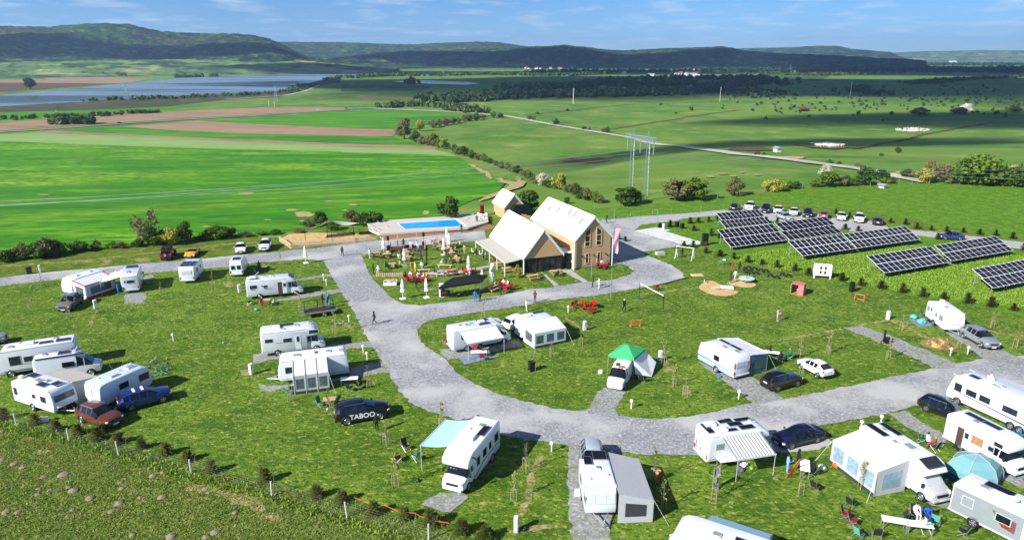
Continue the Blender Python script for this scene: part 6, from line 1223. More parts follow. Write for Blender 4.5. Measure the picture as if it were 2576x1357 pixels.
def sapling_proto(seed, h, leafy, stakes=True):
    rr = random.Random(seed); t = thing('young_tree', 'staked young tree', 'young tree'); m = MB(); m.tube((0,0,0),(.02,.02,h),.028,.008,5); V = []
    for k in range(16):
        z = h*(.4+.58*k/16); a = rr.uniform(0,6.28); L = h*.22*(1.1-.7*k/16); e = Vector((math.cos(a)*L*.6, math.sin(a)*L*.6, z+L)); m.tube((.01,.01,z), e, .01, .004, 4)
        for q in range(leafy):
            c = Vector((.01,.01,z)).lerp(e, rr.uniform(.3,1.05)); w = .05; u = Vector((rr.gauss(0,1), rr.gauss(0,1), rr.gauss(0,1))).normalized(); v = u.orthogonal().normalized(); V += [c-u*w-v*w, c+u*w-v*w, c+u*w+v*w, c-u*w+v*w]
    m.obj('trunk', 'bark_pale', t)
    if V: quads_obj('leaves', np.array([tuple(v) for v in V]), 'bud', t)
    if stakes:
        for i in range(3):
            a = i*2.1; m = MB(); m.tube((math.cos(a)*.3, math.sin(a)*.3, 0), (math.cos(a)*.27, math.sin(a)*.27, 1.25), .024, n=5); m.obj('stake', 'stake', t)
        for i in range(3):
            a, b = i*2.1, (i+1)*2.1; m = MB(); m.tube((math.cos(a)*.28, math.sin(a)*.28, 1.18), (math.cos(b)*.28, math.sin(b)*.28, 1.18), .025, n=4); m.obj('crossbar', 'stake', t)
    return t
SAP = [sapling_proto(1,3.2,4), sapling_proto(2,2.6,0), sapling_proto(3,2.9,7)]
for i, (T, x, y) in enumerate(((B2,830,830),(B2,940,925),(B2,2035,560),(B2,2300,520),(B3,850,550),(B3,690,885),(B3,20,820),(B3,1490,750),(B3,2140,750),(B3,1870,525),(B6,1120,610),(B6,990,910),(B7,725,965),(B7,1560,915),(B7,130,790),(B7,215,1060),(B5,1575,340),(B5,1670,790),(B5,2170,170),(A8,500,880),(A8,890,990),(A8,1270,750),(A8,1440,1310),(A8,1985,1155),(A3,1475,1320),(B1,1425,680),(B1,1745,560),(B2,735,640),(B1,1235,830),(A2,700,310),(A2,1235,985),(A1,1590,600),(A1,2110,560),(A1,420,530),(A1,300,720),(A2,900,790),(A1,685,830),(B2,2050,720),(B8,360,960))):
    p = G(*one(T,x,y)); spot(SAP[i % 3], (p.x,p.y,0), i*1.1, 'slender young tree tied to wooden stakes on the pitches', 'staked young trees', random.uniform(.75,1.05))
bb = bush(one(A4,680,905), 38, 'leaf_yellow', 'pale bamboo like bush at the hall corner', None, 'bush', .55)

# ------------------------------------------------------------------ grass with relief near the camera, mole hills
gr = np.random.default_rng(5)
def grass_stuff(name, poly, n, h, w, mat, label):
    pts = [G(*p).xy for p in poly]; X = np.array([p.x for p in pts]); Y = np.array([p.y for p in pts])
    x = gr.uniform(X.min(), X.max(), n*3); y = gr.uniform(Y.min(), Y.max(), n*3); ins = np.zeros(len(x), bool); j = len(X)-1
    for i in range(len(X)):
        c = ((Y[i] > y) != (Y[j] > y)) & (x < (X[j]-X[i])*(y-Y[i])/(Y[j]-Y[i]+1e-12)+X[i]); ins ^= c; j = i
    x, y = x[ins][:n], y[ins][:n]; n = len(x); a = gr.uniform(0, 6.28, n); hh_ = h*gr.uniform(.4, 1.4, n); ww = w*gr.uniform(.6, 1.4, n); lx, ly = gr.normal(0, .3, n)*hh_, gr.normal(0, .3, n)*hh_
    c, s = np.cos(a)*ww, np.sin(a)*ww; z0 = np.full(n, -.01)
    V = np.stack([np.stack([x-c, y-s, z0], 1), np.stack([x+c, y+s, z0], 1), np.stack([x+c*.7+lx, y+s*.7+ly, hh_], 1), np.stack([x-c*.7+lx, y-s*.7+ly, hh_*.9], 1)], 1).reshape(-1, 3)
    return tag(quads_obj(name, V, mat), label, kind='stuff')
leafmat('grass_blade', '#6f8430', '#a8a65c', .1); leafmat('grass_lush', '#6c9426', '#9ab044', .1)
MEADOW = [(-600,960),(-300,970),(0,1048),(150,1088),(300,1122),(480,1172),(640,1205),(800,1248),(900,1272),(1000,1300),(1100,1335),(1160,1357),(1250,1430),(-600,1430)]
grass_stuff('meadow_grass', MEADOW, 70000, .1, .045, 'grass_blade', 'rough tufted grass below the wire fence')
grass_stuff('fence_grass', B4((-200,-30),(0,60),(700,230),(1200,370),(1900,570),(2576,760)) + B5((900,1060),(1900,1357),(1700,1400),(300,950),(0,830)) + B4((2400,830),(1900,680),(1200,470),(700,330),(0,170),(-200,100)), 14000, .26, .05, 'grass_lush', 'taller grass along the foot of the wire fence')
grass_stuff('solar_grass', A6((-200,480),(400,560),(900,470),(1900,560),(2500,620),(2500,1150),(1700,1050),(1000,960),(600,880),(-300,720),(-900,600)), 50000, .17, .06, 'grass_lush', 'tall lush grass between the solar tables')
mh = MB(); bmh = bmesh.new(); bmesh.ops.create_icosphere(bmh, subdivisions=2, radius=1)
for v in bmh.verts: v.co *= 1+.3*mnoise.noise(v.co*2.3); v.co.z = max(v.co.z, -.05)*.55
me = bpy.data.meshes.new('molehill'); bmh.to_mesh(me); bmh.free(); me.materials.append(pm('mole_soil','#8d7c68',.95,var=.25,scale=6,bump=.5))
for x, y, s in ((15,185,.35),(20,465,.35),(145,505,.4),(230,540,.4),(435,635,.35),(635,615,.6),(385,755,.3),(500,768,.3),(690,742,.3),(735,775,.5),(375,812,.3),(900,850,.45),(1205,695,.3),(1220,750,.3),(1190,900,.45),(1115,980,.35),(1320,805,.25),(1400,845,.3),(1620,840,.45),(1530,625,.4),(1625,592,.3),(1500,545,.25),(60,985,.4),(175,992,.35),(360,922,.2),(720,965,.25),(675,1035,.25),(850,1028,.2),(1325,1215,.3),(1710,1230,.45),(2150,1190,.45),(2060,1240,.35),(2355,990,.3),(1085,340,.25),(1050,560,.15)):
    p = G(*one(B4,x,y)); o = link('molehill', me); o.location = (p.x,p.y,0); s *= .8; o.scale = (s,s,s*random.uniform(.7,1.1)); o.rotation_euler = (0,0,random.uniform(0,6)); tag(o, 'low brown molehill on the rough grass below the fence', 'molehill', 'molehills on the rough grass')
# ------------------------------------------------------------------ solar tables
pm('galv', '#9fb0b4', .4, metal=.5, var=.1)
def solar_table(TL, TR, BR, BL, label, cols, zh=2.55, zl=.95, T=A6, rows=2):
    a, b, c, d = PZ(*one(T,*TL), zh), PZ(*one(T,*TR), zh), PZ(*one(T,*BR), zl), PZ(*one(T,*BL), zl)
    u = ((b-a)+(c-d))/2; v = ((d-a)+(c-b))/2; o = (a+b+c+d)/4 - u/2 - v/2; u.z = 0; v.z = zl-zh; o.z = zh
    t = thing('solar_table', label, 'solar panels', (o.x, o.y, 0), 0, 'solar tables in the meadow'); o = Vector((0,0,zh)); n = u.cross(v).normalized(); n = n if n.z > 0 else -n
    pu, pv = u/cols, v/rows; uu, vv = u.normalized(), v.normalized(); lu, lv = pu.length, pv.length
    M = Matrix((uu, -vv, n)).transposed().to_4x4(); M = M if M.determinant() > 0 else Matrix((uu, vv, n)).transposed().to_4x4()
    m = MB(); m.box((0,0,0),(lu-.05,lv-.06,.035)); me = m.mesh('panel', 'solar_cell'); f = MB(); w = .055
    for q in ((0,(lv-.06)/2,lu-.05,w),(0,-(lv-.06)/2,lu-.05,w),(0,0,lu-.08,.03)): f.box((q[0],q[1],.004),(q[2],q[3],.05 if q[1] else .042))
    for s in (-1,1): f.box((s*(lu-.05)/2,0,.004),(w,lv-.06,.05))
    fm = f.mesh('frame', 'white_trim')
    for r_ in range(rows):
        for k in range(cols):
            p = link('panel', me, t); ctr = o + pu*(k+.5) + pv*(r_+.5); p.matrix_local = Matrix.Translation(ctr) @ M
            link('frame', fm, p)
    for f_ in (.14, .86):
        for r_ in range(rows):
            p0 = o + pv*(r_+f_) - n*.08; m = MB(); m.tube(p0, p0+u, .04, n=4); m.obj('rail', 'galv', t)
    for i in range(5):
        q = u*(.03+.94*i/4)
        for f_ in (.1, .9):
            tp = o + q + v*f_ - n*.1; m = MB(); m.tube((tp.x,tp.y,0), tp, .06, n=6); m.obj('leg', 'galv', t)
        m = MB(); m.tube(o+q+v*.02-n*.1, o+q+v*.98-n*.1, .05, n=4); m.obj('rafter', 'galv', t)
        m = MB(); e = o+q+v*.5-n*.1; b0 = o+q+v*.1; m.tube((b0.x,b0.y,.9), e, .035, n=4); m.obj('brace', 'galv', t)
    return t
solar_table((258,705),(580,675),(640,785),(322,818), 'solar table with a missing corner panel, farthest left', 10, T=Z6)
solar_table((265,830),(685,785),(775,905),(365,965), 'solar table nearest the house, at the left', 11, T=Z6, zl=.7)
solar_table((705,775),(1090,733),(1190,850),(800,912), 'solar table second from the left in the back row', 10, T=Z6)
solar_table((-20,430),(275,362),(402,515),(-10,610), 'x', 10) if False else solar_table((797,915),(1190,868),(1310,970),(905,1030), 'solar table before the car park, below the back row', 10, T=Z6)
solar_table((280,358),(895,280),(1040,410),(420,500), 'long solar table in the middle of the back row', 13)
solar_table((520,572),(1145,480),(1320,635),(690,745), 'solar table in the front row, left one', 12)
solar_table((1185,470),(1785,378),(1955,520),(1350,625), 'solar table in the front row, right one', 12)
solar_table((1560,705),(2170,590),(2360,770),(1760,890), 'solar table cut by the right picture edge', 12)

# ------------------------------------------------------------------ wire fences
def wire_fence(label, bases, h, mat, nw, r=.05, sub=0, name='wire_fence', wr=.006, tilt=0):
    P_ = [G(*b) for b in bases]; f = thing(name, label, 'fence', P_[0]); o = P_[0]
    tops = []
    for i, p in enumerate(P_):
        dx = random.uniform(-tilt, tilt); tp = p-o+Vector((dx,0,h)); m = MB(); m.tube(p-o-Vector((0,0,.05)), tp, r, n=6); m.obj('post', mat, f); tops.append((p-o, tp))
    for k in range(nw):
        g_ = (k+1)/nw*.96; m = MB()
        for (a0, a1), (b0, b1) in zip(tops[:-1], tops[1:]): m.tube(a0.lerp(a1,g_), b0.lerp(b1,g_), wr, n=3)
        m.obj('wire', 'steel', f)
    return f
pm('post_white', '#d9d8d2', .7, var=.08)
FB = B4((-420,-60),(172,132),(692,284),(1190,420),(1915,604)) + B5((347,888),(1157,1118),(2030,1357)) + [(1210,1440)]
wire_fence('long wire fence with leaning white concrete posts along the lower meadow', FB, 1.35, 'post_white', 6, .06, tilt=.12, wr=.0045)
for T, x, y in ((B4,240,95),(B4,880,245),(B4,1265,360),(B4,1955,545),(B5,370,800),(B5,1245,1040),(B5,1885,1200)):
    p = G(*one(T,x,y)); m = MB(); m.tube((0,0,0),(.08,.02,1.1),.03,.02,5); o = m.obj('stake', 'bark_pale'); o.location = p; tag(o, 'thin wooden stake behind the wire fence', 'stake', 'stakes behind the fence')
WT = thing('warning_tape', 'orange rope sagging along the inside of the wire fence', 'rope', G(*one(B5,1240,940))); q = [G(*p)-WT.location+Vector((0,0,.75 if i % 2 == 0 else .5)) for i, p in enumerate(B5((1240,990),(1400,1030),(1560,1075),(1720,1115),(1880,1160),(2020,1200),(2251,1270)))]
m = MB(); m.path(q, .03, 5); m.obj('rope', pm('rope_orange','#d0612c',.7), WT)
wire_fence('thin post and wire fence along the pasture behind the house', A4((1430,235),(1625,335),(1785,320),(2000,300),(2185,285),(2480,262),(2800,235)), 1.4, 'bark_pale', 3, .04)
wire_fence('thin post and wire fence at the far pasture edge', Z6((140,610),(262,600),(430,575),(620,545),(900,525),(1300,500),(1415,500),(1470,495),(1630,490),(1730,485),(1860,485),(2090,490),(2165,490),(2335,495),(2530,500)), 1.6, 'bark_pale', 3, .05)

# ------------------------------------------------------------------ power line
def lattice(m, a, b, w0, w1, n=9, r=.06):
    a, b = Vector(a), Vector(b); prev = None
    for i in range(n+1):
        f = i/n; c = a.lerp(b, f); w = w0+(w1-w0)*f; ring_ = [c+Vector((x*w,y*w,0)) for x, y in ((-1,-1),(1,-1),(1,1),(-1,1))]
        if prev:
            for k in range(4): m.tube(prev[k], ring_[k], r, n=4); m.tube(prev[k], ring_[(k+1) % 4], r*.6, n=3)
        prev = ring_
bR, bL = G(*one(Z5,2292,612)), G(*one(Z5,2206,480))
pyl = thing('pylon', 'grey lattice portal pylon with two legs and a cross beam', 'pylon', bR)
bLw = bR+Vector((-2.7,5,0)); bLw.z = hh(bLw.x, bLw.y); top = hgt(*one(Z5,2297,85), bR.y)-bR.z; arm = top*.86; rel = bLw-bR
for o_, nm in ((Vector((0,0,0)),'a'), (rel,'b')):
    m = MB(); lattice(m, o_, Vector((o_.x,o_.y,arm)), .45, .3, 13, .045); m.obj('leg', 'galv', pyl)
    m = MB(); lattice(m, Vector((o_.x,o_.y,arm)), Vector((o_.x,o_.y,top)), .4, .05, 5, .045); m.obj('peak', 'galv', pyl)
hz_ = Vector((rel.x,rel.y,0)); e0, e1 = -hz_*.42+Vector((0,0,arm)), hz_*1.42+Vector((0,0,arm))
m = MB()
for k in range(14):
    a, b = e0.lerp(e1,k/14), e0.lerp(e1,(k+1)/14); s = Vector((-hz_.y,hz_.x,0)).normalized()*.5
    for q in (s, -s):
        for z in (0, .9): m.tube(a+q+Vector((0,0,z)), b+q+Vector((0,0,z)), .06, n=4)
        m.tube(a+q, b+q+Vector((0,0,.9)), .04, n=3)
    m.tube(a+s, b-s, .04, n=3)
m.obj('cross_beam', 'galv', pyl)
ins = []
for f in (.04, .5, .96):
    p = e0.lerp(e1, f); m = MB(); m.tube(p, p-Vector((0,0,3)), .12, n=6); m.obj('insulator', 'steel', pyl); ins.append(p-Vector((0,0,3))+bR)
d_ = Vector((-hz_.y, hz_.x, 0)).normalized(); d_ = d_ if d_.x < 0 else -d_
endL = [Vector((-330+i*3, 150+i*9, -2)) for i in (2, 1, 0)]
def cable(a, b, sag, r=.035):
    m = MB(); q = [a.lerp(b, i/36)-Vector((0,0,4*sag*(i/36)*(1-i/36))) for i in range(37)]; m.path(q, r, 4); return m
for i, (p, sag) in enumerate(zip(ins, (7, 6, 7))):
    o = cable(p, endL[i], sag, .03).obj('power_cable', 'steel'); tag(o, 'sagging power cable running left from the portal pylon', 'cable', 'cables left of the pylon')
    o = cable(p, p-(endL[i]-p)*.95+Vector((0,0,-6)), 9, .03).obj('power_cable', 'steel'); tag(o, 'sagging power cable running right from the portal pylon', 'cable', 'cables right of the pylon')
def far_pylon(px, topy, label, T):
    b = G(*one(T,*px)); H = hgt(*one(T,px[0],topy), b.y)-b.z; t = thing('pylon', label, 'pylon', b); m = MB(); lattice(m, (0,0,0), (0,0,H), H*.08, .3, 7, .16); m.obj('mast', 'galv', t)
    for f in (.7,.85,.97): m = MB(); m.tube((-H*.12,0,H*f),(H*.12,0,H*f),.2,n=4); m.obj('arm', 'galv', t)
far_pylon((958,755),625,'lattice pylon standing before the lake, left one',Z1); far_pylon((1232,742),655,'lattice pylon standing before the lake, middle one',Z1); far_pylon((2085,765),650,'lattice pylon near the lake corner',Z1)
def pole(px, topy, label, T, r=.3):
    b = G(*one(T,*px)); H = hgt(*one(T,px[0],topy), b.y)-b.z; m = MB(); m.tube((0,0,0),(0,0,H),r,r*.6,7); m.box((0,0,H*.93),(H*.1,.3,.3)); o = m.obj('power_pole', 'post_white'); o.location = b; tag(o, label, 'pole')
pole((2031,808),760,'white concrete pole by the country road, left of a pair',Z1); pole((2073,810),762,'white concrete pole by the country road, right of a pair',Z1); pole((1750,785),665,'tall pale pole before the far woodland',Z2,.5); pole((280,770),655,'tall pale pole on the far hillside, left one',Z3,.5); pole((1263,728),610,'tall pale pole on the far hillside, right one',Z3,.5); pole((430,880),830,'dark field pole at the far left',Z1,.2)

# ------------------------------------------------------------------ far village and sheep
pm('far_wall', '#d6cfc2', .8, var=.08); pm('far_roof', '#8f3f30', .8, var=.12); pm('far_roof_grey', '#8d9096', .7, var=.1)
def far_house(px, T, w, d, h, roof, label, group, spire=0):
    p = G(*one(T,*px)); t = thing('far_house', label, 'house', p, random.uniform(0,3), group); m = MB(); m.box((0,0,h/2),(w,d,h)); m.obj('wall', 'far_wall', t)
    m = MB(); m.prism([(-w/2-.4,h+.02),(w/2+.4,h+.02),(0,h+w*.42)], -d/2-.4, d/2+.4); m.obj('roof', roof, t)
    if spire: m = MB(); m.box((w/2+2,0,spire/2),(4,4,spire)); m.obj('tower', 'far_wall', t); m = MB(); m.lathe([(3,0),(1.2,5),(.1,9)],8,c=(w/2+2,0,spire)); m.obj('spire', 'far_roof_grey', t)
for i in range(34):
    far_house((random.uniform(-60,130), random.uniform(525,578)), Z3, random.uniform(8,13), random.uniform(9,16), random.uniform(4,6), 'far_roof' if random.random() < .75 else 'far_roof_grey', 'far village house with red roof beyond the woodland', 'far village houses')
for i in range(26): far_house((random.uniform(1280,1750), random.uniform(505,525)), Z2, random.uniform(10,16), random.uniform(10,18), random.uniform(5,8), 'far_roof', 'tiny far village house below the dark hills', 'houses below the dark hills')
for i in range(16): far_house((random.uniform(300,1100), random.uniform(520,548)), Z3, random.uniform(9,14), random.uniform(10,16), random.uniform(5,7), 'far_roof', 'tiny far house among the wooded plain', 'houses in the wooded plain')
far_house((2135,560), Z2, 12, 16, 7, 'far_roof_grey', 'far white house alone left of the village', None)
for x, y, w, lab in ((2290,612,40,'long white shed beyond the woodland, right one'),(2080,688,34,'long white shed among the woodland'),(2340,573,36,'long white shed at the village edge'),(1975,678,12,'small white shed among the woodland')): far_house((x,y), Z2, 9, w, 4, 'far_roof_grey', lab, None)
for x, y, s in ((770,520,26),(824,522,24),(1155,475,30)): far_house((x,y), Z3, 12, 22, 8, 'far_roof_grey', {770:'far white church, left of two',824:'far white church, right of two',1155:'far white church before the right hills'}[x], None, s)
for x, y, w, lab in ((1535,470,60,'far white block on the plain, left one'),(2040,472,80,'far white block on the plain, middle one'),(2355,460,60,'far white block on the plain, right one')): far_house((x,y), Z3, 30, w, 12, 'far_roof_grey', lab, None)
pm('fleece', '#cfc8b8', .95, var=.1)
sh = MB(); sh.lathe([(.05,-.6),(.3,-.5),(.36,0),(.32,.45),(.1,.6)], 8); sh.v = [(v[2], v[0], v[1]+.72) for v in sh.v]; sh.box((.72,0,.9),(.32,.2,.24), ry=.4)
for x in (-.35,.35):
    for y in (-.15,.15): sh.tube((x,y,0),(x,y,.5),.06,n=5)
shm = sh.mesh('sheep', 'fleece')
for n, c, rx, ry, lab in ((110, (1735,82), 130, 15, 'white sheep in the far flock beside the boundary ditch'), (75, (1110,204), 110, 10, 'white sheep in the flock on the trampled ground')):
    for i in range(n):
        a, r_ = random.uniform(0,6.28), random.random()**.5; p = G(*one(Z6, c[0]+math.cos(a)*r_*rx, c[1]+math.sin(a)*r_*ry)); o = link('sheep', shm); o.location = p+Vector((0,0,.25)); o.rotation_euler = (0,0,random.uniform(0,6.28)); o.scale = (1.25,)*3; tag(o, lab, 'sheep', lab.split(' in ')[-1] if False else ('sheep of the far flock' if n > 100 else 'sheep of the near flock'))
p = G(*one(Z6,1040,190)); t = thing('sheep_shelter', 'pale pen beside the near sheep flock', 'shelter', p, .3); m = MB(); m.box((0,0,1.2),(14,3,.3)); m.obj('roof','far_wall',t); [(lambda mm: (mm.tube((x,0,0),(x,0,1.2),.15,n=4), mm.obj('post','bark_pale',t)))(MB()) for x in (-6,0,6)]
far_house((712,243), Z6, 1.9, 2.8, 1.5, 'far_roof_grey', 'small white hut beside the gravel road', None); far_house((1508,514), Z6, 1.1, 1.6, .7, 'far_roof_grey', 'small white box hut on the pasture edge', None)

# ------------------------------------------------------------------ furniture prototypes
pm('chair_wood', '#c4a67a', .6, var=.12, scale=6); pm('chair_black', '#1c1c1d', .6, var=.15); pm('table_wood', '#c7a273', .6, var=.12, scale=5); pm('camp_green', '#2c7a5c', .8, var=.1); pm('camp_teal', '#5fb0a2', .8, var=.1); pm('camp_black', '#202124', .8, var=.1); pm('camp_red', '#a31d33', .8, var=.1); pm('camp_blue', '#2b6fb0', .8, var=.1)
def chair_proto(seat, frame, arms=True):
    t = thing('chair', '', 'chair'); m = MB(); m.box((0,0,.45),(.5,.5,.05)); m.obj('seat', seat, t); m = MB(); m.box((-.24,0,.74),(.05,.5,.46), ry=-.12); m.obj('backrest', seat, t)
    for x in (-.22,.22):
        for y in (-.23,.23): m = MB(); m.box((x,y,.22),(.045,.045,.44)); m.obj('leg', frame, t)
    if arms:
        for y in (-.26,.26): m = MB(); m.box((0,y,.66),(.5,.05,.04)); m.obj('armrest', frame, t)
    return t
def table_proto(top, leg, L=1.2, W_=.8, name='table', h=.75):
    t = thing(name, '', 'table'); m = MB(); m.box((0,0,h-.02),(L,W_,.045)); m.obj('tabletop', top, t, bevel=.01)
    for x in (-L/2+.08,L/2-.08):
        for y in (-W_/2+.07,W_/2-.07): m = MB(); m.box((x,y,(h-.04)/2),(.06,.06,h-.04)); m.obj('leg', leg, t)
    return t
CH_W, CH_R, CH_B = chair_proto('chair_wood','chair_black'), chair_proto('red_plastic','chair_black'), chair_proto('chair_black','chair_black')
TB_W, TB_R, TB_P = table_proto('table_wood','chair_black'), table_proto('red_plastic','chair_black',.9,.9), table_proto('white_plastic','steel',1.8,.75)
def picnic():
    t = thing('picnic_table', '', 'picnic table'); 
    for i in range(5): m = MB(); m.box((0,-.32+i*.16,.74),(1.8,.145,.04)); m.obj('plank', 'table_wood', t)
    for s in (-1,1):
        m = MB(); m.box((0,s*.72,.44),(1.8,.26,.045)); m.obj('bench_seat', 'table_wood', t)
    for x in (-.65,.65):
        for s in (-1,1): m = MB(); m.tube((x,s*.7,0),(x,s*.22,.73),.045,n=4); m.obj('leg','timber',t)
        m = MB(); m.box((x,0,.4),(.08,1.5,.09)); m.obj('crossbar','timber',t)
    return t
PIC = picnic()
def camp_chair(c):
    t = thing('camp_chair', '', 'folding chair'); m = MB(); m.slab([(-.2,-.24,.4),(.26,-.26,.46),(.26,.26,.46),(-.2,.24,.4)], .03); m.obj('seat', c, t); m = MB(); m.slab([(-.2,-.24,.4),(-.42,-.26,.98),(-.42,.26,.98),(-.2,.24,.4)], .03); m.obj('backrest', c, t)
    for s in (-1,1):
        for a, b in (((-.35,s*.28,0),(.26,s*.28,.46)),((.3,s*.28,0),(-.22,s*.28,.42)),((-.22,s*.28,.42),(-.42,s*.28,.98))): m = MB(); m.tube(a,b,.018,n=4); m.obj('leg' if a[2] == 0 else 'upright','steel',t)
        m = MB(); m.box((.02,s*.3,.64),(.46,.06,.03)); m.obj('armrest','chair_black',t)
    return t
CC = {k: camp_chair(k) for k in ('camp_green','camp_teal','camp_black','camp_red','camp_blue')}
def parasol_proto():
    t = thing('parasol', '', 'parasol'); m = MB(); m.tube((0,0,0),(0,0,2.95),.035,n=8); m.obj('pole','white_trim',t); m = MB(); m.box((0,0,.05),(.8,.8,.1)); m.obj('base','white_trim',t,bevel=.02)
    m = MB(); m.lathe([(.1,.95),(.3,1.05),(.27,1.35),(.17,1.6),(.24,1.8),(.2,2.2),(.13,2.6),(.07,2.75),(.14,2.72),(.03,2.98)], 14, pleat=.12); m.obj('canopy','white_cloth',t,smooth=False); return t
PAR = parasol_proto()
def put(pr, T, x, y, rz, label, group=None, sc=None, z=0.0):
    p = PZ(*one(T,x,y), z); return spot(pr, (p.x,p.y,.02+z), rz, label, group, sc)
for T, x, y in ((A3,345,572),(A3,580,705),(A3,562,1080),(A3,830,1066),(A3,1025,582),(A3,1060,440),(A3,1087,520),(A3,1306,795),(A3,1460,965),(A2,950,292)):
    put(PAR, T, x, y, .5, 'folded white parasol standing alone beside the upper road' if T is A2 else 'folded white parasol among the terrace tables', 'folded parasols on the terrace')
DN = 'wooden terrace chair with black frame on the seating lawn'
for i, (x, y, a) in enumerate(((385,615,.2),(445,725,.3),(270,600,.5),(620,645,.2),(600,590,.1),(955,455,.2),(985,525,.2),(1135,495,.3),(1115,600,.2),(1170,665,.3),(1080,550,.2))):
    o = put(TB_W, A3, x, y, a, 'wooden terrace table with black legs on the seating lawn', 'wooden terrace tables')
    c = o.location.copy()
    for k in range(4):
        b = a+math.pi/2*k; r_ = .95 if k % 2 == 0 else .75
        spot(CH_W, c+Vector((math.cos(b)*r_, math.sin(b)*r_, 0)), b+math.pi+random.uniform(-.4,.4), DN, 'wooden terrace chairs')
RC = 'red plastic chair round the red terrace tables'
for i, (T, x, y, n) in enumerate(((A3,655,880,5),(A3,780,890,4),(A3,1310,795,5),(A3,1690,960,4),(A3,1740,985,3),(A3,1105,815,2),(A4,1505,815,4))):
    o = put(TB_R, T, x, y, .3, 'square red table with red chairs on the seating lawn' if T is A3 else 'square red table before the tall house', 'red terrace tables'); c = o.location.copy()
    for k in range(n): b = .3+6.28*k/n; spot(CH_R, c+Vector((math.cos(b)*.85, math.sin(b)*.85, 0)), b+math.pi, RC, 'red chairs on the terrace')
put(TB_R, A4, 1435, 1205, .2, 'single red table at the chair cluster on the open lawn')
for x, y in ((1225,1215),(1240,1185),(1300,1225),(1330,1195),(1365,1235),(1390,1195),(1395,1265),(1435,1250)): put(CH_R, A4, x, y, random.uniform(0,6), 'red chair of the loose cluster on the open lawn', 'loose red chairs on the lawn')
put(CH_R, A4, 2040, 1030, 2, 'lone red chair at the edge of the gravel loop')
for T, x, y, a, lab in ((A4,490,800,.3,'picnic table under the terrace awning, left one'),(A4,575,850,.3,'picnic table under the terrace awning, right one'),(A4,825,925,.35,'picnic table before the hall glazing'),(A4,1050,880,.3,'picnic table between the two paths'),(A3,1565,990,.9,'picnic table beside the black gazebo')): put(PIC, T, x, y, a, lab)
def bench(T, x, y, rz, L, label):
    p = PZ(*one(T,x,y)); t = thing('bench', label, 'bench', p, rz); m = MB(); m.box((0,0,.42),(L,.4,.1)); m.obj('seat','timber_pale',t,bevel=.02)
    for s in (-1,1): m = MB(); m.box((s*L*.38,0,.19),(.16,.36,.37)); m.obj('leg','timber_pale',t)
bench(A3,1035,720,-.05,2.4,'pale log bench left of the terrace awning'); bench(A3,800,775,.2,2.0,'pale log bench before the fire pit, left one'); bench(A3,890,820,-.2,2.2,'pale log bench before the fire pit, right one'); bench(A3,1105,780,.6,1.8,'short pale bench beside the round red table')
# gabion of logs, wood crate
p = PZ(*one(A3,415,818)); t = thing('log_stack', 'low stack of split logs at the seating lawn edge', 'log pile', p, R(4))
for i in range(14):
    for j in range(2): m = MB(); m.tube((-2.0+i*.3,-.35,.13+.22*j),(-2.0+i*.3,.35,.13+.22*j),.12*random.uniform(.85,1.1),n=8); m.obj('log','timber_pale',t)
p = PZ(*one(A3,420,915)); t = thing('wood_crate', 'white crate heaped with firewood', 'crate', p, R(6))
for a in ((0,-.6,1.9,.06),(0,.6,1.9,.06),(-.95,0,.06,1.2),(.95,0,.06,1.2)): m = MB(); m.box((a[0],a[1],.28),(a[2],a[3],.5)); m.obj('side_board','white_trim',t)
for i in range(26): m = MB(); q = Vector((random.uniform(-.75,.75),random.uniform(-.42,.42),.5+random.uniform(0,.16))); a = random.uniform(0,3); m.tube(q-Vector((math.cos(a)*.25,math.sin(a)*.25,0)), q+Vector((math.cos(a)*.25,math.sin(a)*.25,.05)),.07,n=5); m.obj('log','timber_pale',t)
# black gazebo with grill trailer
pm('gazebo_black','#16171c',.8,var=.1); pm('gazebo_green','#3fae6e',.8,var=.05)
def gazebo(label, corners, hleg, htop, mat, ridge=None, val=.28):
    P_ = [Vector((p.x,p.y,0)) for p in corners]; c = sum(P_, Vector())/4; t = thing('gazebo', label, 'gazebo', c); Q = [p-c for p in P_]
    tops = [Vector((0,0,htop))]*2 if ridge is None else [(Q[0]+Q[3])/2*ridge+Vector((0,0,htop)), (Q[1]+Q[2])/2*ridge+Vector((0,0,htop))]
    e = [q+Vector((0,0,hleg)) for q in Q]; faces = [(e[0],e[1],tops[1],tops[0]),(e[2],e[3],tops[0],tops[1]),(e[1],e[2],tops[1]),(e[3],e[0],tops[0])]
    for f in faces:
        f = [f[i] for i in range(len(f)) if i == 0 or (f[i]-f[i-1]).length > 1e-4]; m = MB(); m.slab(f, .025); m.obj('roof_panel', mat, t)
    for i in range(4):
        a, b = e[i], e[(i+1) % 4]; m = MB(); m.slab([a, b, b-Vector((0,0,val)), a-Vector((0,0,val))], .015); m.obj('valance', mat, t)
        m = MB(); m.tube(Q[i], e[i], .03, n=4); m.obj('leg','steel',t)
    return t
gz = [PZ(*p) for p in A3((972,1115),(1440,1040),(1395,945),(1020,1000))]; 
gazebo('long black gazebo roof on thin legs beside the road', [PZ(*one(A3,970,1112)), PZ(*one(A3,1442,1035)), PZ(*one(A3,1442,1035))+Vector((.9,3.0,0)), PZ(*one(A3,970,1112))+Vector((.9,3.0,0))], 2.1, 2.85, 'gazebo_black', .55)
p = PZ(*one(A3,1010,1050)); t = thing('drinks_cooler', 'white cooler cabinet under the black gazebo', 'cooler', p, R(15)); m = MB(); m.box((0,0,.95),(.8,.7,1.9)); m.obj('cabinet','white_trim',t,bevel=.03); m = MB(); m.box((.0,-.37,.9),(.6,.03,1.5)); m.obj('door','glass_dark',t)
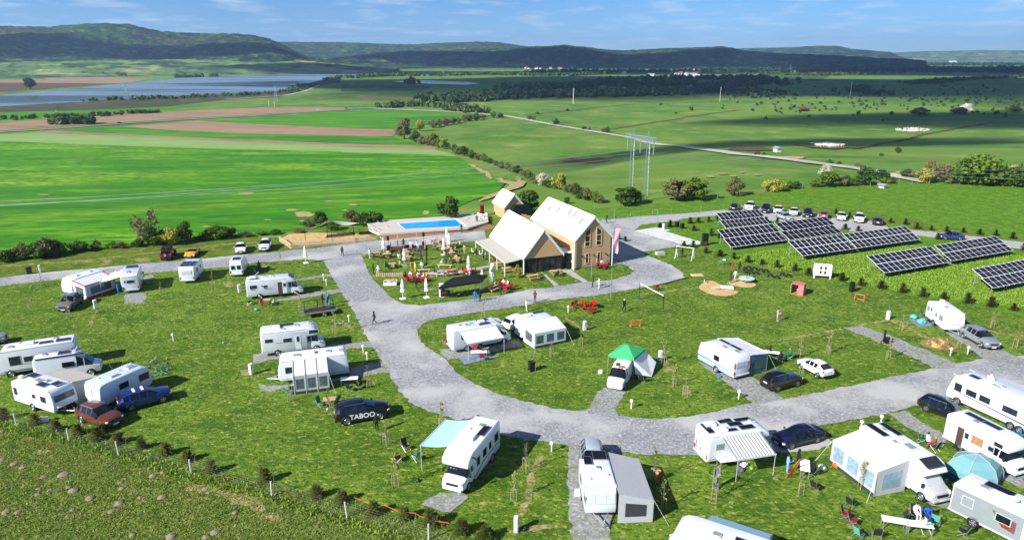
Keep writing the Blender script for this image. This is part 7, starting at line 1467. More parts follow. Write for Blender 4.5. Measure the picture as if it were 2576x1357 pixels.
p = PZ(*one(A3,1065,1065)); t = thing('barbecue_cart', 'red and black barbecue cart under the gazebo', 'barbecue', p); m = MB(); m.lathe([(.1,.5),(.4,.6),(.45,.85),(.4,1.05),(.1,1.15)],14); m.obj('kettle','black_metal',t); [(lambda mm: (mm.tube((x,y,0),(x*.6,y*.6,.6),.03,n=5), mm.obj('leg','black_metal',t)))(MB()) for x in (-.35,.35) for y in (-.3,.3)]; m = MB(); m.box((-.5,0,.75),(.5,.5,.05)); m.obj('side_shelf','red_plastic',t)
v0 = V3((1566.5,989)); gz = [PZ(*p, 2.35) for p in B2((205,525),(450,560),(560,468),(330,430))]
gazebo('green peaked gazebo standing over the small white van', [Vector((q.x,q.y,0)) for q in gz], 2.35, 3.2, 'gazebo_green')
t = thing('gazebo_side_wall', 'white printed side wall hanging from the green gazebo', 'tent wall', (gz[1].x,gz[1].y,0)); d = (gz[2]-gz[1]); d.z = 0
m = MB(); m.slab([Vector((0,0,2.05)), d+Vector((0,0,2.05)), d*1.1+Vector((1.0,-.6,.9)), d*.5+Vector((1.2,-1.0,.1)), Vector((.2,-.2,.6))], .02); m.obj('cloth','white_cloth',t)
q0 = d*.2+Vector((.12,-.1,1.0)); m = MB(); m.slab([q0, q0+d*.35, q0+d*.35+Vector((-.1,.08,.9)), q0+Vector((-.1,.08,.9))], .03); m.obj('film_window','film',t)
# stage with speakers
p = PZ(*one(A3,620,545)); t = thing('music_stage', 'low dark timber stage with post frame before the pool steps', 'stage', p, R(10)); m = MB(); m.box((0,1.2,.2),(6,2.6,.4)); m.obj('platform','timber_dark',t)
for x in (-2.95,-1.7,1.7,2.95):
    m = MB(); m.box((x,.0 if abs(x) > 2 else 2.4,1.5),(.14,.14,2.3)); m.obj('post','timber_pale',t)
for a, b in (((-2.95,0,2.6),(-1.7,2.4,2.6)),((2.95,0,2.6),(1.7,2.4,2.6)),((-2.95,0,2.6),(2.95,0,2.6)),((-1.7,2.4,2.6),(1.7,2.4,2.6))):
    m = MB(); m.tube(a,b,.015,n=4); m.obj('light_string','black_metal',t)
for i in range(16):
    f = i/15; bmx = MB(); bmx.lathe([(.01,-.06),(.07,0),(.01,.06)],8,c=(-2.95+5.9*f,0,2.55)); bmx.obj('bulb','headlamp',t)
m = MB(); m.box((.3,1.4,.8),(1.6,.6,.08)); m.obj('mixing_table','black_metal',t); m = MB(); m.box((.3,1.4,.58),(1.3,.4,.4)); m.obj('table_base','black_metal',t)
for x, y, lab in ((400,528,'left'),(800,482,'right')):
    p = PZ(*one(A3,x,y)); t = thing('loudspeaker', 'black loudspeaker on a pole over its bass box, %s of the stage' % lab, 'loudspeaker', p, R(8)); m = MB(); m.box((0,0,.42),(.62,.6,.84)); m.obj('bass_box','black_metal',t,bevel=.03); m = MB(); m.tube((0,0,.8),(0,0,1.9),.03,n=6); m.obj('pole','black_metal',t); m = MB(); m.box((0,0,2.2),(.45,.4,.75)); m.obj('top_box','black_metal',t,bevel=.03)
# flag poles, lamps
def flag(T, x, y, topy, label, fh, col, fw=.9):
    p = PZ(*one(T,x,y)); H = hgt(*one(T,x,topy), p.y); t = thing('flag_pole', label, 'flag', p); m = MB(); m.tube((0,0,0),(0,0,H),.06,.04,8); m.obj('pole','steel',t); m = MB(); V = []; n = 10
    for i in range(n+1):
        for j in range(4): f = i/n; V.append((.05+fw*j/3*(1-.35*f)+.05*math.sin(f*9), .12*math.sin(j*1.7+f*6), H-.2-fh*f-.25*j/3*f))
    m.add(V, [(i*4+j, i*4+j+1, (i+1)*4+j+1, (i+1)*4+j) for i in range(n) for j in range(3)]); m.obj('flag',col,t,smooth=True); m = MB(); m.tube((0,0,H-.15),(fw,0,H-.15),.02,n=4); m.obj('arm','steel',t); return t
flag(A4,1592,1105,405,'tall flagpole with a pale pink banner before the house',3.4,pm('flag_pink','#cfa3ad',.85,var=.2,scale=2)); flag(A3,1542,880,660,'short white banner pole beside the gazebo',2.2,'white_cloth',.6)
flag(B7,120,790,640,'small orange pennant on a stick beside the grey awning',1.1,pm('pennant_orange','#df8a4a',.8),.5); flag(A2,1150,705,560,'small blue banner beside the dark trailer',1.6,pm('pennant_blue','#4b7fa8',.8),.5); flag(B7,705,860,640,'blue red banner tied beside the striped canopy',1.8,pm('pennant_navy','#5a5f86',.8,var=.5,scale=2),.5)
def lamp(T, x, y, topy, label):
    p = PZ(*one(T,x,y)); H = hgt(*one(T,x,topy), p.y); t = thing('lamp_post', label, 'lamp post', p); m = MB(); m.tube((0,0,0),(0,0,H),.06,.045,7); m.obj('pole','galv',t); m = MB(); m.box((-.35,0,H+.02),(.8,.16,.06)); m.obj('lamp_head','galv',t)
lamp(A4,1400,905,705,'grey lamp post before the house path'); lamp(A4,1625,338,232,'grey lamp post at the road corner behind the house'); lamp(A4,2045,400,240,'grey lamp post beside the concrete slab'); lamp(A5,158,290,122,'grey lamp post beside the white service box') if False else None
# service pillars, number posts
PIL = thing('service_pillar', '', 'service pillar'); m = MB(); m.box((0,0,.62),(.42,.3,1.24)); m.obj('cabinet','white_plastic',PIL,bevel=.06); m = MB(); m.box((0,-.16,.85),(.26,.02,.4)); m.obj('socket_panel','rv_trim',PIL); m = MB(); m.box((0,0,.03),(.5,.4,.06)); m.obj('foot','stone_base',PIL)
for i, (T, x, y, lab) in enumerate(((B3,692,432,'white service pillar at the fork of the sandy paths'),(B2,700,585,'white service pillar beside the green gazebo'),(B1,1785,395,'white service pillar right of the small caravan'),(A2,297,580,'white service pillar left of the open door motorhome'),(A1,945,738,'white service pillar beside the grey estate car'),(A8,118,615,'white service pillar left of the alcove motorhome'),(A7,2518,508,'white service pillar at the pitch beside the lettered crossover'),(B6,1018,1235,'white service pillar near the bottom edge'),(B8,1275,920,'white service pillar beside the teal tent'),(A4,2110,435,'white service box on the concrete slab'),(A1,398,385,'white service pillar on the upper verge'))): put(PIL, T, x, y, i*.2, lab)
NP = thing('number_post', '', 'bollard'); m = MB(); m.tube((0,0,0),(0,0,.75),.06,n=8); m.obj('post','white_plastic',NP); m = MB(); m.lathe([(.05,.7),(.17,.75),(.18,.85),(.12,.95),(.02,1.0)],12); m.obj('lamp_cap','white_plastic',NP,smooth=True)
for T, x, y in ((B2,425,1042),(B2,1450,952),(B3,1402,838),(B3,1597,822),(B6,1390,400),(B8,360,500),(B8,515,458),(A2,1125,458),(A2,1152,512),(A2,1378,870),(A2,1515,1172),(A2,1553,1243),(A1,1710,1058),(A1,1152,425),(B1,1608,205),(A8,1080,104)): put(NP, T, x, y, 0, 'low white bollard lamp marking a camping pitch', 'bollard lamps of the pitches')
BIN = thing('waste_bin', '', 'bin'); m = MB(); m.prism([(-.28,.08),(.28,.08),(.34,1.0),(-.34,1.0)],-.28,.28); m.obj('container','black_metal',BIN,bevel=.03); m = MB(); m.box((0,0,1.03),(.74,.68,.07)); m.obj('lid','dark_plastic',BIN,bevel=.03); [(lambda mm: (mm.tube((-.26,s*.25,.1),(-.26,s*.32,.1),.1,n=10), mm.obj('wheel','tyre',BIN)))(MB()) for s in (-1,1)]
for T, x, y, lab in ((A5,357,290,'black wheeled bin beside the spruces, left of two'),(A5,408,305,'black wheeled bin beside the spruces, right of two'),(A1,293,395,'black bin alone at the upper road verge'),(B1,1215,830,'black bin at the foot of the staked tree'),(A4,1175,815,'black bin in the entrance between hall and house')): put(BIN, T, x, y, .4, lab)

# ------------------------------------------------------------------ playground
def volley():
    a, b = PZ(*one(A4,1870,1118)), PZ(*one(A4,2105,1248)); t = thing('volleyball_net', 'volleyball net between two dark posts on the open lawn', 'net', a); d = b-a
    for q in (Vector(), d): m = MB(); m.tube(q, q+Vector((0,0,2.45)), .05, n=7); m.obj('post','dark_plastic',t); m = MB(); m.box(q+Vector((0,0,.06)),(.3,.3,.12)); m.obj('foot',pm('blue_foot','#2f6f9a',.6),t)
    m = MB(); m.slab([Vector((0,0,2.42)), d+Vector((0,0,2.42)), d+Vector((0,0,2.3)), Vector((0,0,2.3))], .02); m.obj('tape','white_cloth',t)
    for k in range(5): m = MB(); m.tube(Vector((0,0,2.3-.18*k)), d+Vector((0,0,2.3-.18*k)), .006, n=3); m.obj('cord','dark_plastic',t)
    for q, s in ((Vector(), -1), (d, 1)): m = MB(); m.tube(q+Vector((0,0,2.4)), q+d.normalized()*s*2.2+Vector((0,0,.02)), .012, n=4); m.obj('guy_rope','dark_plastic',t)
volley()
def goal(T, x, y, rz, label):
    p = PZ(*one(T,x,y)); t = thing('toy_goal', label, 'goal', p, rz)
    for a, b in (((-.6,0,0),(-.6,0,.9)),((.6,0,0),(.6,0,.9)),((-.6,0,.9),(.6,0,.9)),((-.6,0,.05),(-.6,.6,.05)),((.6,0,.05),(.6,.6,.05)),((-.6,.6,.05),(.6,.6,.05))): m = MB(); m.tube(a,b,.06,n=6); m.obj('bar',pm('goal_orange','#d8692a',.6),t)
goal(B2,465,262,.2,'orange toy goal on the open lawn, left one'); goal(A6,440,1015,-.7,'orange toy goal near the spruce row, right one')
sheet('sand_pit', A5((560,885),(620,835),(700,815),(770,850),(850,890),(960,925),(950,950),(850,975),(720,965),(620,930)), 'sand', .06, jit=.08, soft=1); sheet('sand_pit', A5((830,850),(900,815),(1000,790),(1100,830),(1150,870),(1060,893),(950,880)), 'sand', .065, jit=.08, soft=1)
p = PZ(*one(A5,1040,830)); t = thing('round_platform', 'round pale green play platform over the sand', 'play platform', p); m = MB(); m.tube((0,0,.55),(0,0,.65),1.15,n=20); m.obj('disc',pm('mint','#b9d2c4',.6),t); [(lambda mm: (mm.tube((math.cos(a)*.8,math.sin(a)*.8,0),(math.cos(a)*.8,math.sin(a)*.8,.56),.08,n=6), mm.obj('leg','timber',t)))(MB()) for a in (0,2.1,4.2)]; m = MB(); m.tube((0,0,.6),(0,0,2.3),.04,n=6); m.obj('mast','black_metal',t)
p = PZ(*one(A5,850,900)); t = thing('pallet_deck', 'white pallet deck with ramp in the sand pit', 'play deck', p, R(-10)); [(lambda mm: (mm.box((0,-.6+i*.2,.3),(1.8,.17,.05)), mm.obj('plank','white_trim',t)))(MB()) for i in range(7)]; m = MB(); m.box((0,0,.14),(1.7,1.1,.27)); m.obj('base','timber',t); m = MB(); m.slab([(-.9,-.5,.3),(-.9,.5,.3),(-2.4,.5,.05),(-2.4,-.5,.05)],.05); m.obj('ramp','timber_pale',t)
TY = thing('tyre', '', 'tyre'); m = MB(); V = []; nn = 18
for i in range(nn):
    a = 6.28*i/nn
    for j in range(8): b = 6.28*j/8; V.append(((.33+.13*math.cos(b))*math.cos(a), .13*math.sin(b), (.33+.13*math.cos(b))*math.sin(a)+.12))
m.add(V, [(i*8+j, i*8+(j+1) % 8, ((i+1) % nn)*8+(j+1) % 8, ((i+1) % nn)*8+j) for i in range(nn) for j in range(8)]); m.obj('rubber_ring','tyre',TY,smooth=True)
for x, y in ((1060,705),(1120,715),(1182,728),(1232,738),(1080,745),(1135,757),(1275,782),(1340,798),(1395,772),(1455,785)): put(TY, A5, x, y, R(-15), 'half buried black tyre in the play course rows', 'tyres of the play course')
p = PZ(*one(A5,430,600)); t = thing('swing_set', 'white framed swing with green seat beside the gravel loop', 'swing', p, R(-30))
for x in (-1.4,1.4):
    for s in (-1,1): m = MB(); m.tube((x,s*.8,0),(x,0,2.0),.05,n=6); m.obj('leg','white_trim',t)
m = MB(); m.tube((-1.5,0,2.0),(1.5,0,2.0),.05,n=6); m.obj('beam','white_trim',t)
for x in (-.6,.6):
    for s in (-.2,.2): m = MB(); m.tube((x+s,0,.5),(x+s,0,2.0),.012,n=4); m.obj('rope','dark_plastic',t)
    m = MB(); m.box((x,0,.5),(.5,.2,.05)); m.obj('swing_seat','camp_green',t)
p = PZ(*one(A5,1545,945)); t = thing('painted_play_cube', 'green and coral painted play cube open to one side', 'play cube', p, R(-35)); pm('coral','#c9736b',.7,var=.15); pm('lime_paint','#7fb04e',.7,var=.15)
for c, s, mt in (((0,0,1.55),(1.7,1.5,.08),'coral'),((-.85,0,.78),(.08,1.5,1.5),'lime_paint'),((.85,0,.78),(.08,1.5,1.5),'coral'),((0,.75,.78),(1.7,.08,1.5),'coral'),((0,0,.05),(1.7,1.5,.08),'timber'),((.5,-.75,.78),(.7,.08,1.5),'coral')): m = MB(); m.box(c,s); m.obj('panel_board',mt,t)
p = PZ(*one(A5,1785,800)); t = thing('playhouse_wall', 'white play wall with four dark openings on legs', 'play wall', p, R(-14)); m = MB(); m.box((0,.45,1.35),(2.5,.9,1.7)); m.obj('box','white_trim',t); m = MB(); m.box((1.27,.45,1.35),(.04,.92,1.72)); m.obj('dark_side','black_metal',t)
for x in (-.32,.32):
    for z in (1.05,1.75): m = MB(); m.box((x,-.01,z),(.3,.04,.5)); m.obj('opening','timber_dark',t)
for x in (-1.15,1.15): m = MB(); m.box((x,.1,.25),(.16,.16,.5)); m.obj('leg','white_trim',t)
p = PZ(*one(A5,628,470)); t = thing('display_cabinet', 'tall black display cabinet near the concrete slab', 'cabinet', p, R(15)); m = MB(); m.box((0,0,1.1),(1.1,.6,2.2)); m.obj('frame','black_metal',t,bevel=.03); m = MB(); m.box((-.05,-.32,1.5),(.75,.03,.9)); m.obj('door','glass_dark',t); m = MB(); m.box((-.05,-.32,.5),(.75,.03,.7)); m.obj('shelf','timber_dark',t)
p = PZ(*one(A5,825,665)); t = thing('climbing_arch', 'low green climbing arch on the play lawn', 'play arch', p, R(-20)); [(lambda mm: (mm.path([(-1.0+2.0*q/8, y, .9*math.sin(math.pi*q/8)) for q in range(9)], .05, 6), mm.obj('arch_bar','camp_green',t)))(MB()) for y in (-.4,0,.4)]; m = MB(); m.box((-.1,-.1,.95),(.5,.6,.06)); m.obj('platform','white_trim',t)
for T, x, y, w, d, h, mt, lab, rz in ((A5,190,560,1.6,1.1,.5,'canvas_grey','pale tipped box at the gravel loop edge',.2),(A5,555,765,1.9,1.1,.12,'timber_pale','flat pale pallet on the play lawn',.1),(A6,365,925,.5,.6,1.5,'black_metal','upright black and white board near the toy goal',.3),(B2,128,710,.5,.08,.5,'white_plastic','small white sign board beside the small van',.2),(B6,1660,855,.45,.45,.45,'white_plastic','white water canister beside the grey awning caravan',0),(B4,460,80,.5,.35,.5,'white_plastic','white water canister by the fence corner caravan',.3)):
    p = PZ(*one(T,x,y)); t = thing('box', lab, 'box', p, rz); m = MB(); m.prism([(-w/2,0),(w/2,0),(w/2*.9,h),(-w/2*.9,h)],-d/2,d/2); m.obj('shell',mt,t,bevel=.03); m = MB(); m.box((0,0,h*.98),(w*.5,d*.5,.05)); m.obj('lid',mt,t)
# straw heap
p = PZ(*one(B3,1275,725)); bmh = bmesh.new(); bmesh.ops.create_icosphere(bmh, subdivisions=4, radius=1)
for v in bmh.verts: k = 1+.35*mnoise.fractal(v.co*1.8,1,2,4); v.co = Vector((v.co.x*1.2*k, v.co.y*.95*k, max(-.05,v.co.z)*.85*k))
me = bpy.data.meshes.new('straw_core'); bmh.to_mesh(me); bmh.free(); me.materials.append(pm('straw','#bb9c62',.95,var=.3,scale=9,bump=.8)); t = thing('straw_heap', 'loose heap of golden straw between the pitches', 'straw', p); link('core', me, t)
n = 5000; a = gr.uniform(0,6.28,n); r_ = gr.uniform(0,1,n)**.6*1.8; x, y = np.cos(a)*r_*1.1, np.sin(a)*r_*.8; z = np.maximum(.02, .9*(1-(r_/1.3)**2))+gr.uniform(-.05,.08,n); b = gr.uniform(0,6.28,n); L_ = .16
V = np.stack([np.stack([x-np.cos(b)*L_,y-np.sin(b)*L_,z],1),np.stack([x+np.cos(b)*L_,y+np.sin(b)*L_,z+.06],1),np.stack([x+np.cos(b)*L_+.03,y+np.sin(b)*L_+.03,z+.06],1),np.stack([x-np.cos(b)*L_+.03,y-np.sin(b)*L_+.03,z],1)],1).reshape(-1,3)
o = quads_obj('stalks', V, 'straw', t); o['kind'] = 'stuff'

# ------------------------------------------------------------------ camping gear
pm('teal_tent','#6f9fa4',.8,var=.04); pm('teal_dark','#1f5a74',.8,var=.06)
p = PZ(*one(B8,1230,880)); t = thing('dome_tent', 'teal dome tent with dark blue base between the motorhomes', 'tent', p, R(-12)); m = MB(); nn = 6
prof = [(2.05,.0),(2.1,.55)]; m.lathe(prof, 6); 
m2 = MB(); m2.lathe([(2.1,.55),(2.05,1.0),(1.75,1.55),(1.1,2.0),(.05,2.25)], 6, sx=1.0, sy=.8); m = MB(); m.lathe([(2.14,.0),(2.11,.56)], 6, sx=1.0, sy=.8)
m.obj('base_wall','teal_dark',t); m2.obj('canopy','teal_tent',t)
for k in range(6):
    a = 6.28*k/6; m = MB(); m.path([(r_*math.cos(a)*1.01, r_*math.sin(a)*.81, z) for r_, z in ((2.16,0),(2.12,.55),(2.07,1.0),(1.77,1.57),(1.12,2.02),(.05,2.28))], .025, 5); m.obj('pole','tent_grey',t)
def mat_sheet(T, pts, col, lab, name='ground_mat'):
    P_ = [PZ(*p) for p in T(*pts)]; c = sum(P_, Vector())/len(P_); m = MB(); m.slab([Vector((p.x-c.x,p.y-c.y,.05)) for p in P_], .02); o = m.obj(name, pm('mat_'+lab[:8].replace(' ','_'), col, .9, var=.25, scale=2)); o.location = c; tag(o, lab, 'mat')
mat_sheet(B1, ((420,690),(720,640),(870,680),(490,770)), '#7d8799', 'grey blue ground mat under the white canopy')
mat_sheet(B3, ((930,430),(1130,420),(1260,500),(1050,520)), '#6e8490', 'blue grey ground mat beside the plain white caravan')
for T, x, y, pr, rz, lab in ((B1,645,690,TB_P,.1,'folding table with white cloth under the canopy'),(A8,1085,720,TB_P,.15,'white folding table right of the air awning'),(B8,620,1270,TB_P,-.3,'long white picnic table in the foreground, left half'),(B8,800,1300,TB_P,-.2,'long white picnic table in the foreground, right half'),(A2,535,365,TB_W,.1,'wooden camp table beside the camper van'),(A2,560,700,TB_W,.1,'camp table beside the open door motorhome'),(B7,850,640,TB_P,.2,'kitchen table under the striped canopy'),(B7,1600,700,TB_P,1.2,'camp table beside the orange board'),(B2,1770,560,TB_P,-.4,'white camp table beside the awning tent'),(A8,890,925,TB_W,.2,'small camp table between the green chairs')): put(pr, T, x, y, rz, lab)
for T, x, y, c, rz, lab in ((B1,600,650,'camp_red',-1.5,'red folding chair behind the canopy table'),(B1,680,720,'camp_red',1.5,'red folding chair before the canopy table'),(B1,665,640,'camp_black',-1.4,'black folding chair behind the canopy table'),(A8,800,935,'camp_green',-.5,'green folding chair left of the small camp table'),(A8,960,900,'camp_green',2.6,'green folding chair right of the small camp table'),(A8,480,820,'camp_green',1,'green folding chair before the air awning, left one'),(A8,520,800,'camp_green',2,'green folding chair before the air awning, right one'),(A8,1085,785,'camp_black',1.2,'black folding chair before the white folding table'),(A8,1175,760,'camp_black',2.6,'black folding chair right of the white folding table'),
    (B5,1790,390,'camp_black',-.8,'dark folding chair in the lawn group by the fence'),(B5,1900,500,'camp_teal',2.4,'teal folding chair in the lawn group by the fence'),(B5,1700,520,'camp_red',.4,'red folding chair in the lawn group by the fence'),(A2,470,400,'camp_blue',.5,'blue folding chair beside the camper van'),(A2,395,700,'camp_black',.5,'black folding chair at the rear of the open door motorhome'),(B3,1075,390,'camp_green',2.5,'green folding chair beside the plain white caravan'),
    (B8,240,1190,'camp_red',-.6,'red folding chair at the left of the foreground party, upper one'),(B8,300,1240,'camp_red',-.7,'red folding chair at the left of the foreground party, lower one'),(B8,340,1340,'camp_teal',.4,'teal folding chair at the left of the foreground party'),(B8,275,1100,'camp_black',.6,'tall black folding chair alone before the large awning'),(B8,480,1340,'camp_black',1.2,'black folding chair before the long table'),(B8,1150,1320,'camp_black',2.5,'grey folding chair beside the grey sided motorhome'),(B8,780,1190,'camp_black',-1.6,'dark high chair behind the long table'),(B8,870,1210,'camp_black',-1.7,'pale high chair behind the long table'),(B8,855,1290,'camp_teal',1.6,'low chair before the long table'),(B8,940,1235,'camp_teal',.8,'empty turquoise stool right of the party'),(B8,830,600,'camp_green',-.5,'green folding chair behind the large awning motorhome'),(B8,930,660,'camp_black',2,'dark folding chair behind the large awning motorhome'),
    (B7,1700,870,'camp_black',.7,'black lounger chair before the orange board'),(B7,1690,720,'camp_black',2.4,'black folding chair at the striped canopy group'),(B2,1745,540,'camp_black',-.4,'black folding chair at the awning tent table, left one'),(B2,1840,600,'camp_black',1.4,'black folding chair at the awning tent table, lower one'),(B2,1935,570,'camp_green',2.8,'green folding chair at the awning tent table'),(A7,1155,480,'camp_green',.5,'bright green toddler chair beside the lying bicycles'),(B2,525,790,'camp_black',1,'small stool beside the small van')): put(CC[c], T, x, y, rz, lab)
def bicycle_proto():
    t = thing('bicycle', '', 'bicycle'); 
    for x in (-.52,.52):
        m = MB()
        for k in range(20): a, b = 6.28*k/20, 6.28*(k+1)/20; m.tube((x+math.cos(a)*.33,0,.34+math.sin(a)*.33),(x+math.cos(b)*.33,0,.34+math.sin(b)*.33),.022,n=4)
        w = m.obj('wheel','tyre',t); m = MB(); [m.tube((x,0,.34),(x+math.cos(a)*.32,0,.34+math.sin(a)*.32),.004,n=3) for a in np.linspace(0,6.28,13)[:-1]]; m.tube((x,-.05,.34),(x,.05,.34),.03,n=6); m.obj('spokes','steel',w)
    m = MB()
    for a, b in (((-.52,0,.34),(-.05,0,.32)),((-.05,0,.32),(-.2,0,.85)),((-.2,0,.78),(.35,0,.82)),((-.05,0,.32),(.37,0,.74)),((-.52,0,.34),(-.18,0,.75)),((.52,0,.34),(.34,0,.92))): m.tube(a,b,.022,n=5)
    m.obj('frame','dark_plastic',t); m = MB(); m.box((-.23,0,.9),(.26,.14,.06)); m.obj('saddle','black_metal',t,bevel=.02); m = MB(); m.tube((.32,-.3,1.0),(.32,.3,1.0),.018,n=5); m.obj('handlebar','black_metal',t); m = MB(); m.tube((-.05,-.1,.32),(-.05,.1,.32),.09,n=10); m.obj('crank','steel',t)
    return t
BI = bicycle_proto()
pm('bike_green','#58b36a',.4); pm('bike_white','#dcdcdc',.4); pm('bike_blue','#4fa3c9',.4)
def bike(T, x, y, rz, lab, lie=0, fm=None, z=0.02):
    o = put(BI, T, x, y, rz, lab); o.location.z = z; o.rotation_euler = (R(lie), 0, rz)
    if fm:
        for c in o.children:
            if c.name.startswith('frame'): setmat(c, fm)
    return o
for i, (x, y, lie, fm, lab) in enumerate(((1320,410,82,'bike_green','green bicycle lying at the left of the heap'),(1420,440,80,None,'dark bicycle lying with a bag over it'),(1510,400,35,'bike_white','white bicycle leaning on its stand at the heap'),(1530,475,82,None,'dark bicycle lying in the middle of the heap'),(1600,440,82,None,'dark bicycle lying at the top of the heap'),(1610,530,82,None,'dark bicycle lying at the lower end of the heap'),(1690,480,82,None,'dark bicycle lying at the right of the heap'))): bike(A7,x,y,i*.7,lab,lie,fm,.08 if lie > 60 else .02)
bike(A2,1265,880,.4,'bicycle lying on the grass beside the drive',82,'bike_white',.08); bike(B6,900,330,1.9,'green bicycle on the rear rack of the fence side motorhome',0,'bike_green',.35)
cyc = bike(A4,1550,372,R(12),'dark bicycle ridden along the lane behind the house')
o = bike(B7,545,500,R(66),'blue bicycle hung on the rear of the striped canopy motorhome',0,'bike_blue',.95); o2 = bike(B7,590,520,R(66),'dark bicycle hung on the rear of the striped canopy motorhome',0,None,.75); o3 = bike(B1,270,610,R(112),'red bicycle on the rear rack of the canopy motorhome',0,'red_plastic',.5)
rvs = {q['label'][:30]: q for q in bpy.data.objects if q.get('category') == 'motorhome'}
for k, q in rvs.items():
    def at(o, y=0, dx=.3, z=.9):
        c, s = math.cos(q.rotation_euler.z), math.sin(q.rotation_euler.z); x = -q['hl']-dx; o.location = (q.location.x+c*x-s*y, q.location.y+s*x+c*y, z); o.rotation_euler = (0,0,q.rotation_euler.z+math.pi/2)
    if 'crowded with roof' in k: at(o); at(o2, 0, .55, .7)
    if 'under its white' in k: at(o3, 0, .32, .6)
    if 'facing the fence' in q['label']:
        for w in bpy.data.objects:
            if w.get('label','').startswith('green bicycle on the rear'): at(w, 0, .35, .55)
# flat trailer beside the drive
p0, p1 = PZ(*one(A2,955,840)), PZ(*one(A2,1205,800)); d = p1-p0; t = thing('flat_trailer', 'dark flat trailer loaded with timber and steel frames', 'trailer', (p0+p1)/2+Vector((0,.8,0)), math.atan2(d.y,d.x))
m = MB(); m.box((0,0,.55),(4.0,1.7,.12)); m.obj('bed','dark_plastic',t)
for s in (-1,1):
    m = MB(); m.box((0,s*.86,.72),(4.0,.05,.25)); m.obj('side_board','steel',t)
    wheel(t, .3, s*1.02, .32, .2, 'steel', 6)
for i in range(6): m = MB(); m.box((random.uniform(-.3,.3),-.6+i*.22,.68+.06*(i % 2)),(2.8,.14,.08),rz=random.uniform(-.1,.1)); m.obj('beam','timber_dark',t)
for x in (-1.9,-.2,1.8): m = MB(); m.tube((x,.7,.6),(x,.7,1.9),.04,n=5); m.obj('upright','black_metal',t)
m = MB(); m.tube((-1.9,.7,1.9),(1.8,.7,1.9),.04,n=5); m.obj('top_bar','black_metal',t); m = MB(); m.tube((-2,0,.5),(-3.0,0,.5),.05,n=6); m.obj('drawbar','steel',t)
# small extras
for T, x, y, lab, col, w, h in ((B7,1500,740,'orange surf board leaning on the camp table','#e08a2f',.5,1.9),(B7,1460,760,'red orange board behind the surf board','#d2451f',.4,1.2)):
    p = PZ(*one(T,x,y)); m = MB(); m.lathe([(.02,-h/2),(w*.35,-h*.4),(w*.5,-.1),(w*.48,h*.2),(w*.2,h*.45),(.02,h/2)], 12, sx=1, sy=.15); o = m.obj('board', pm('board_'+col.strip('#'), col, .4)); o.location = (p.x,p.y,h*.47); o.rotation_euler = (R(12),R(14),.4); tag(o, lab, 'board')
for T, x, y, lab, mt in ((A8,870,975,'pale pink ball on the grass beside the lettered crossover','fleece'),(A7,1675,360,'orange ball on the grass near the bicycles','goal_orange'),(A7,2238,203,'bright green ball on the lawn','camp_teal')):
    p = PZ(*one(T,x,y)); m = MB(); m.lathe([(.14*math.sin(a),.14-.14*math.cos(a)) for a in np.linspace(.05,3.09,8)], 10); o = m.obj('ball', mt, smooth=True); o.location = (p.x,p.y,.02); tag(o, lab, 'ball')
for T, x, y, lab, mt, s in ((B2,1262,745,'blue bag beside the caravan wheel','camp_blue',.5),(B7,1775,660,'white bag on the grass beside the large awning','white_cloth',.6),(B7,1915,640,'orange crate before the large awning','goal_orange',.7),(B7,985,680,'purple bag under the striped canopy',pm('purple','#6a4c8f',.8),.5),(B7,1085,660,'lime bowl under the striped canopy','lime_paint',.35),(B7,1010,630,'white box under the striped canopy','white_cloth',.6),(A8,570,790,'blue bucket beside the air awning','camp_blue',.45),(A2,460,755,'turquoise toy on the grass','camp_teal',.5),(A2,1535,1000,'x','x',0),(B3,1075,470,'green inflatable on the ground mat','camp_teal',1.0),(B3,985,420,'mint green inflatable on the ground mat, upper one','camp_teal',.9),(B5,1915,730,'small black grill on the grass near the fence','black_metal',.4),(B8,1560,500,'purple red gear behind the big coach','purple',.8),(B8,1610,530,'blue red gear behind the big coach','camp_blue',.8),(B6,1110,1220,'black drain box beside the service pillar','black_metal',.4)):
    if not s: continue
    p = PZ(*one(T,x,y)); bmh = bmesh.new(); bmesh.ops.create_icosphere(bmh, subdivisions=2, radius=s/2)
    for v in bmh.verts: v.co *= 1+.4*mnoise.noise(v.co*3/s+Vector((x,y,0))); v.co.z = max(v.co.z,-s*.3)*.8
    me = bpy.data.meshes.new('bag'); bmh.to_mesh(me); bmh.free(); me.materials.append(MATS[mt] if isinstance(mt,str) else mt); o = link('bag', me); o.location = (p.x,p.y,s*.26); tag(o, lab, 'bag')
# ------------------------------------------------------------------ people
pm('skin','#c08a6a',.6,var=.05); pm('hair_brown','#3a2618',.7,var=.2); pm('hair_black','#161214',.7,var=.2); pm('hair_blond','#b08d55',.7,var=.15); pm('cap_white','#e8e8e4',.8,var=.05); pm('shoe','#2b2a2c',.7,var=.2); pm('shoe_white','#dedbd6',.7,var=.1)
def cloth(c): return pm('cloth_'+c.strip('#'), c, .85, var=.12, scale=9, bump=.3, bscale=14)
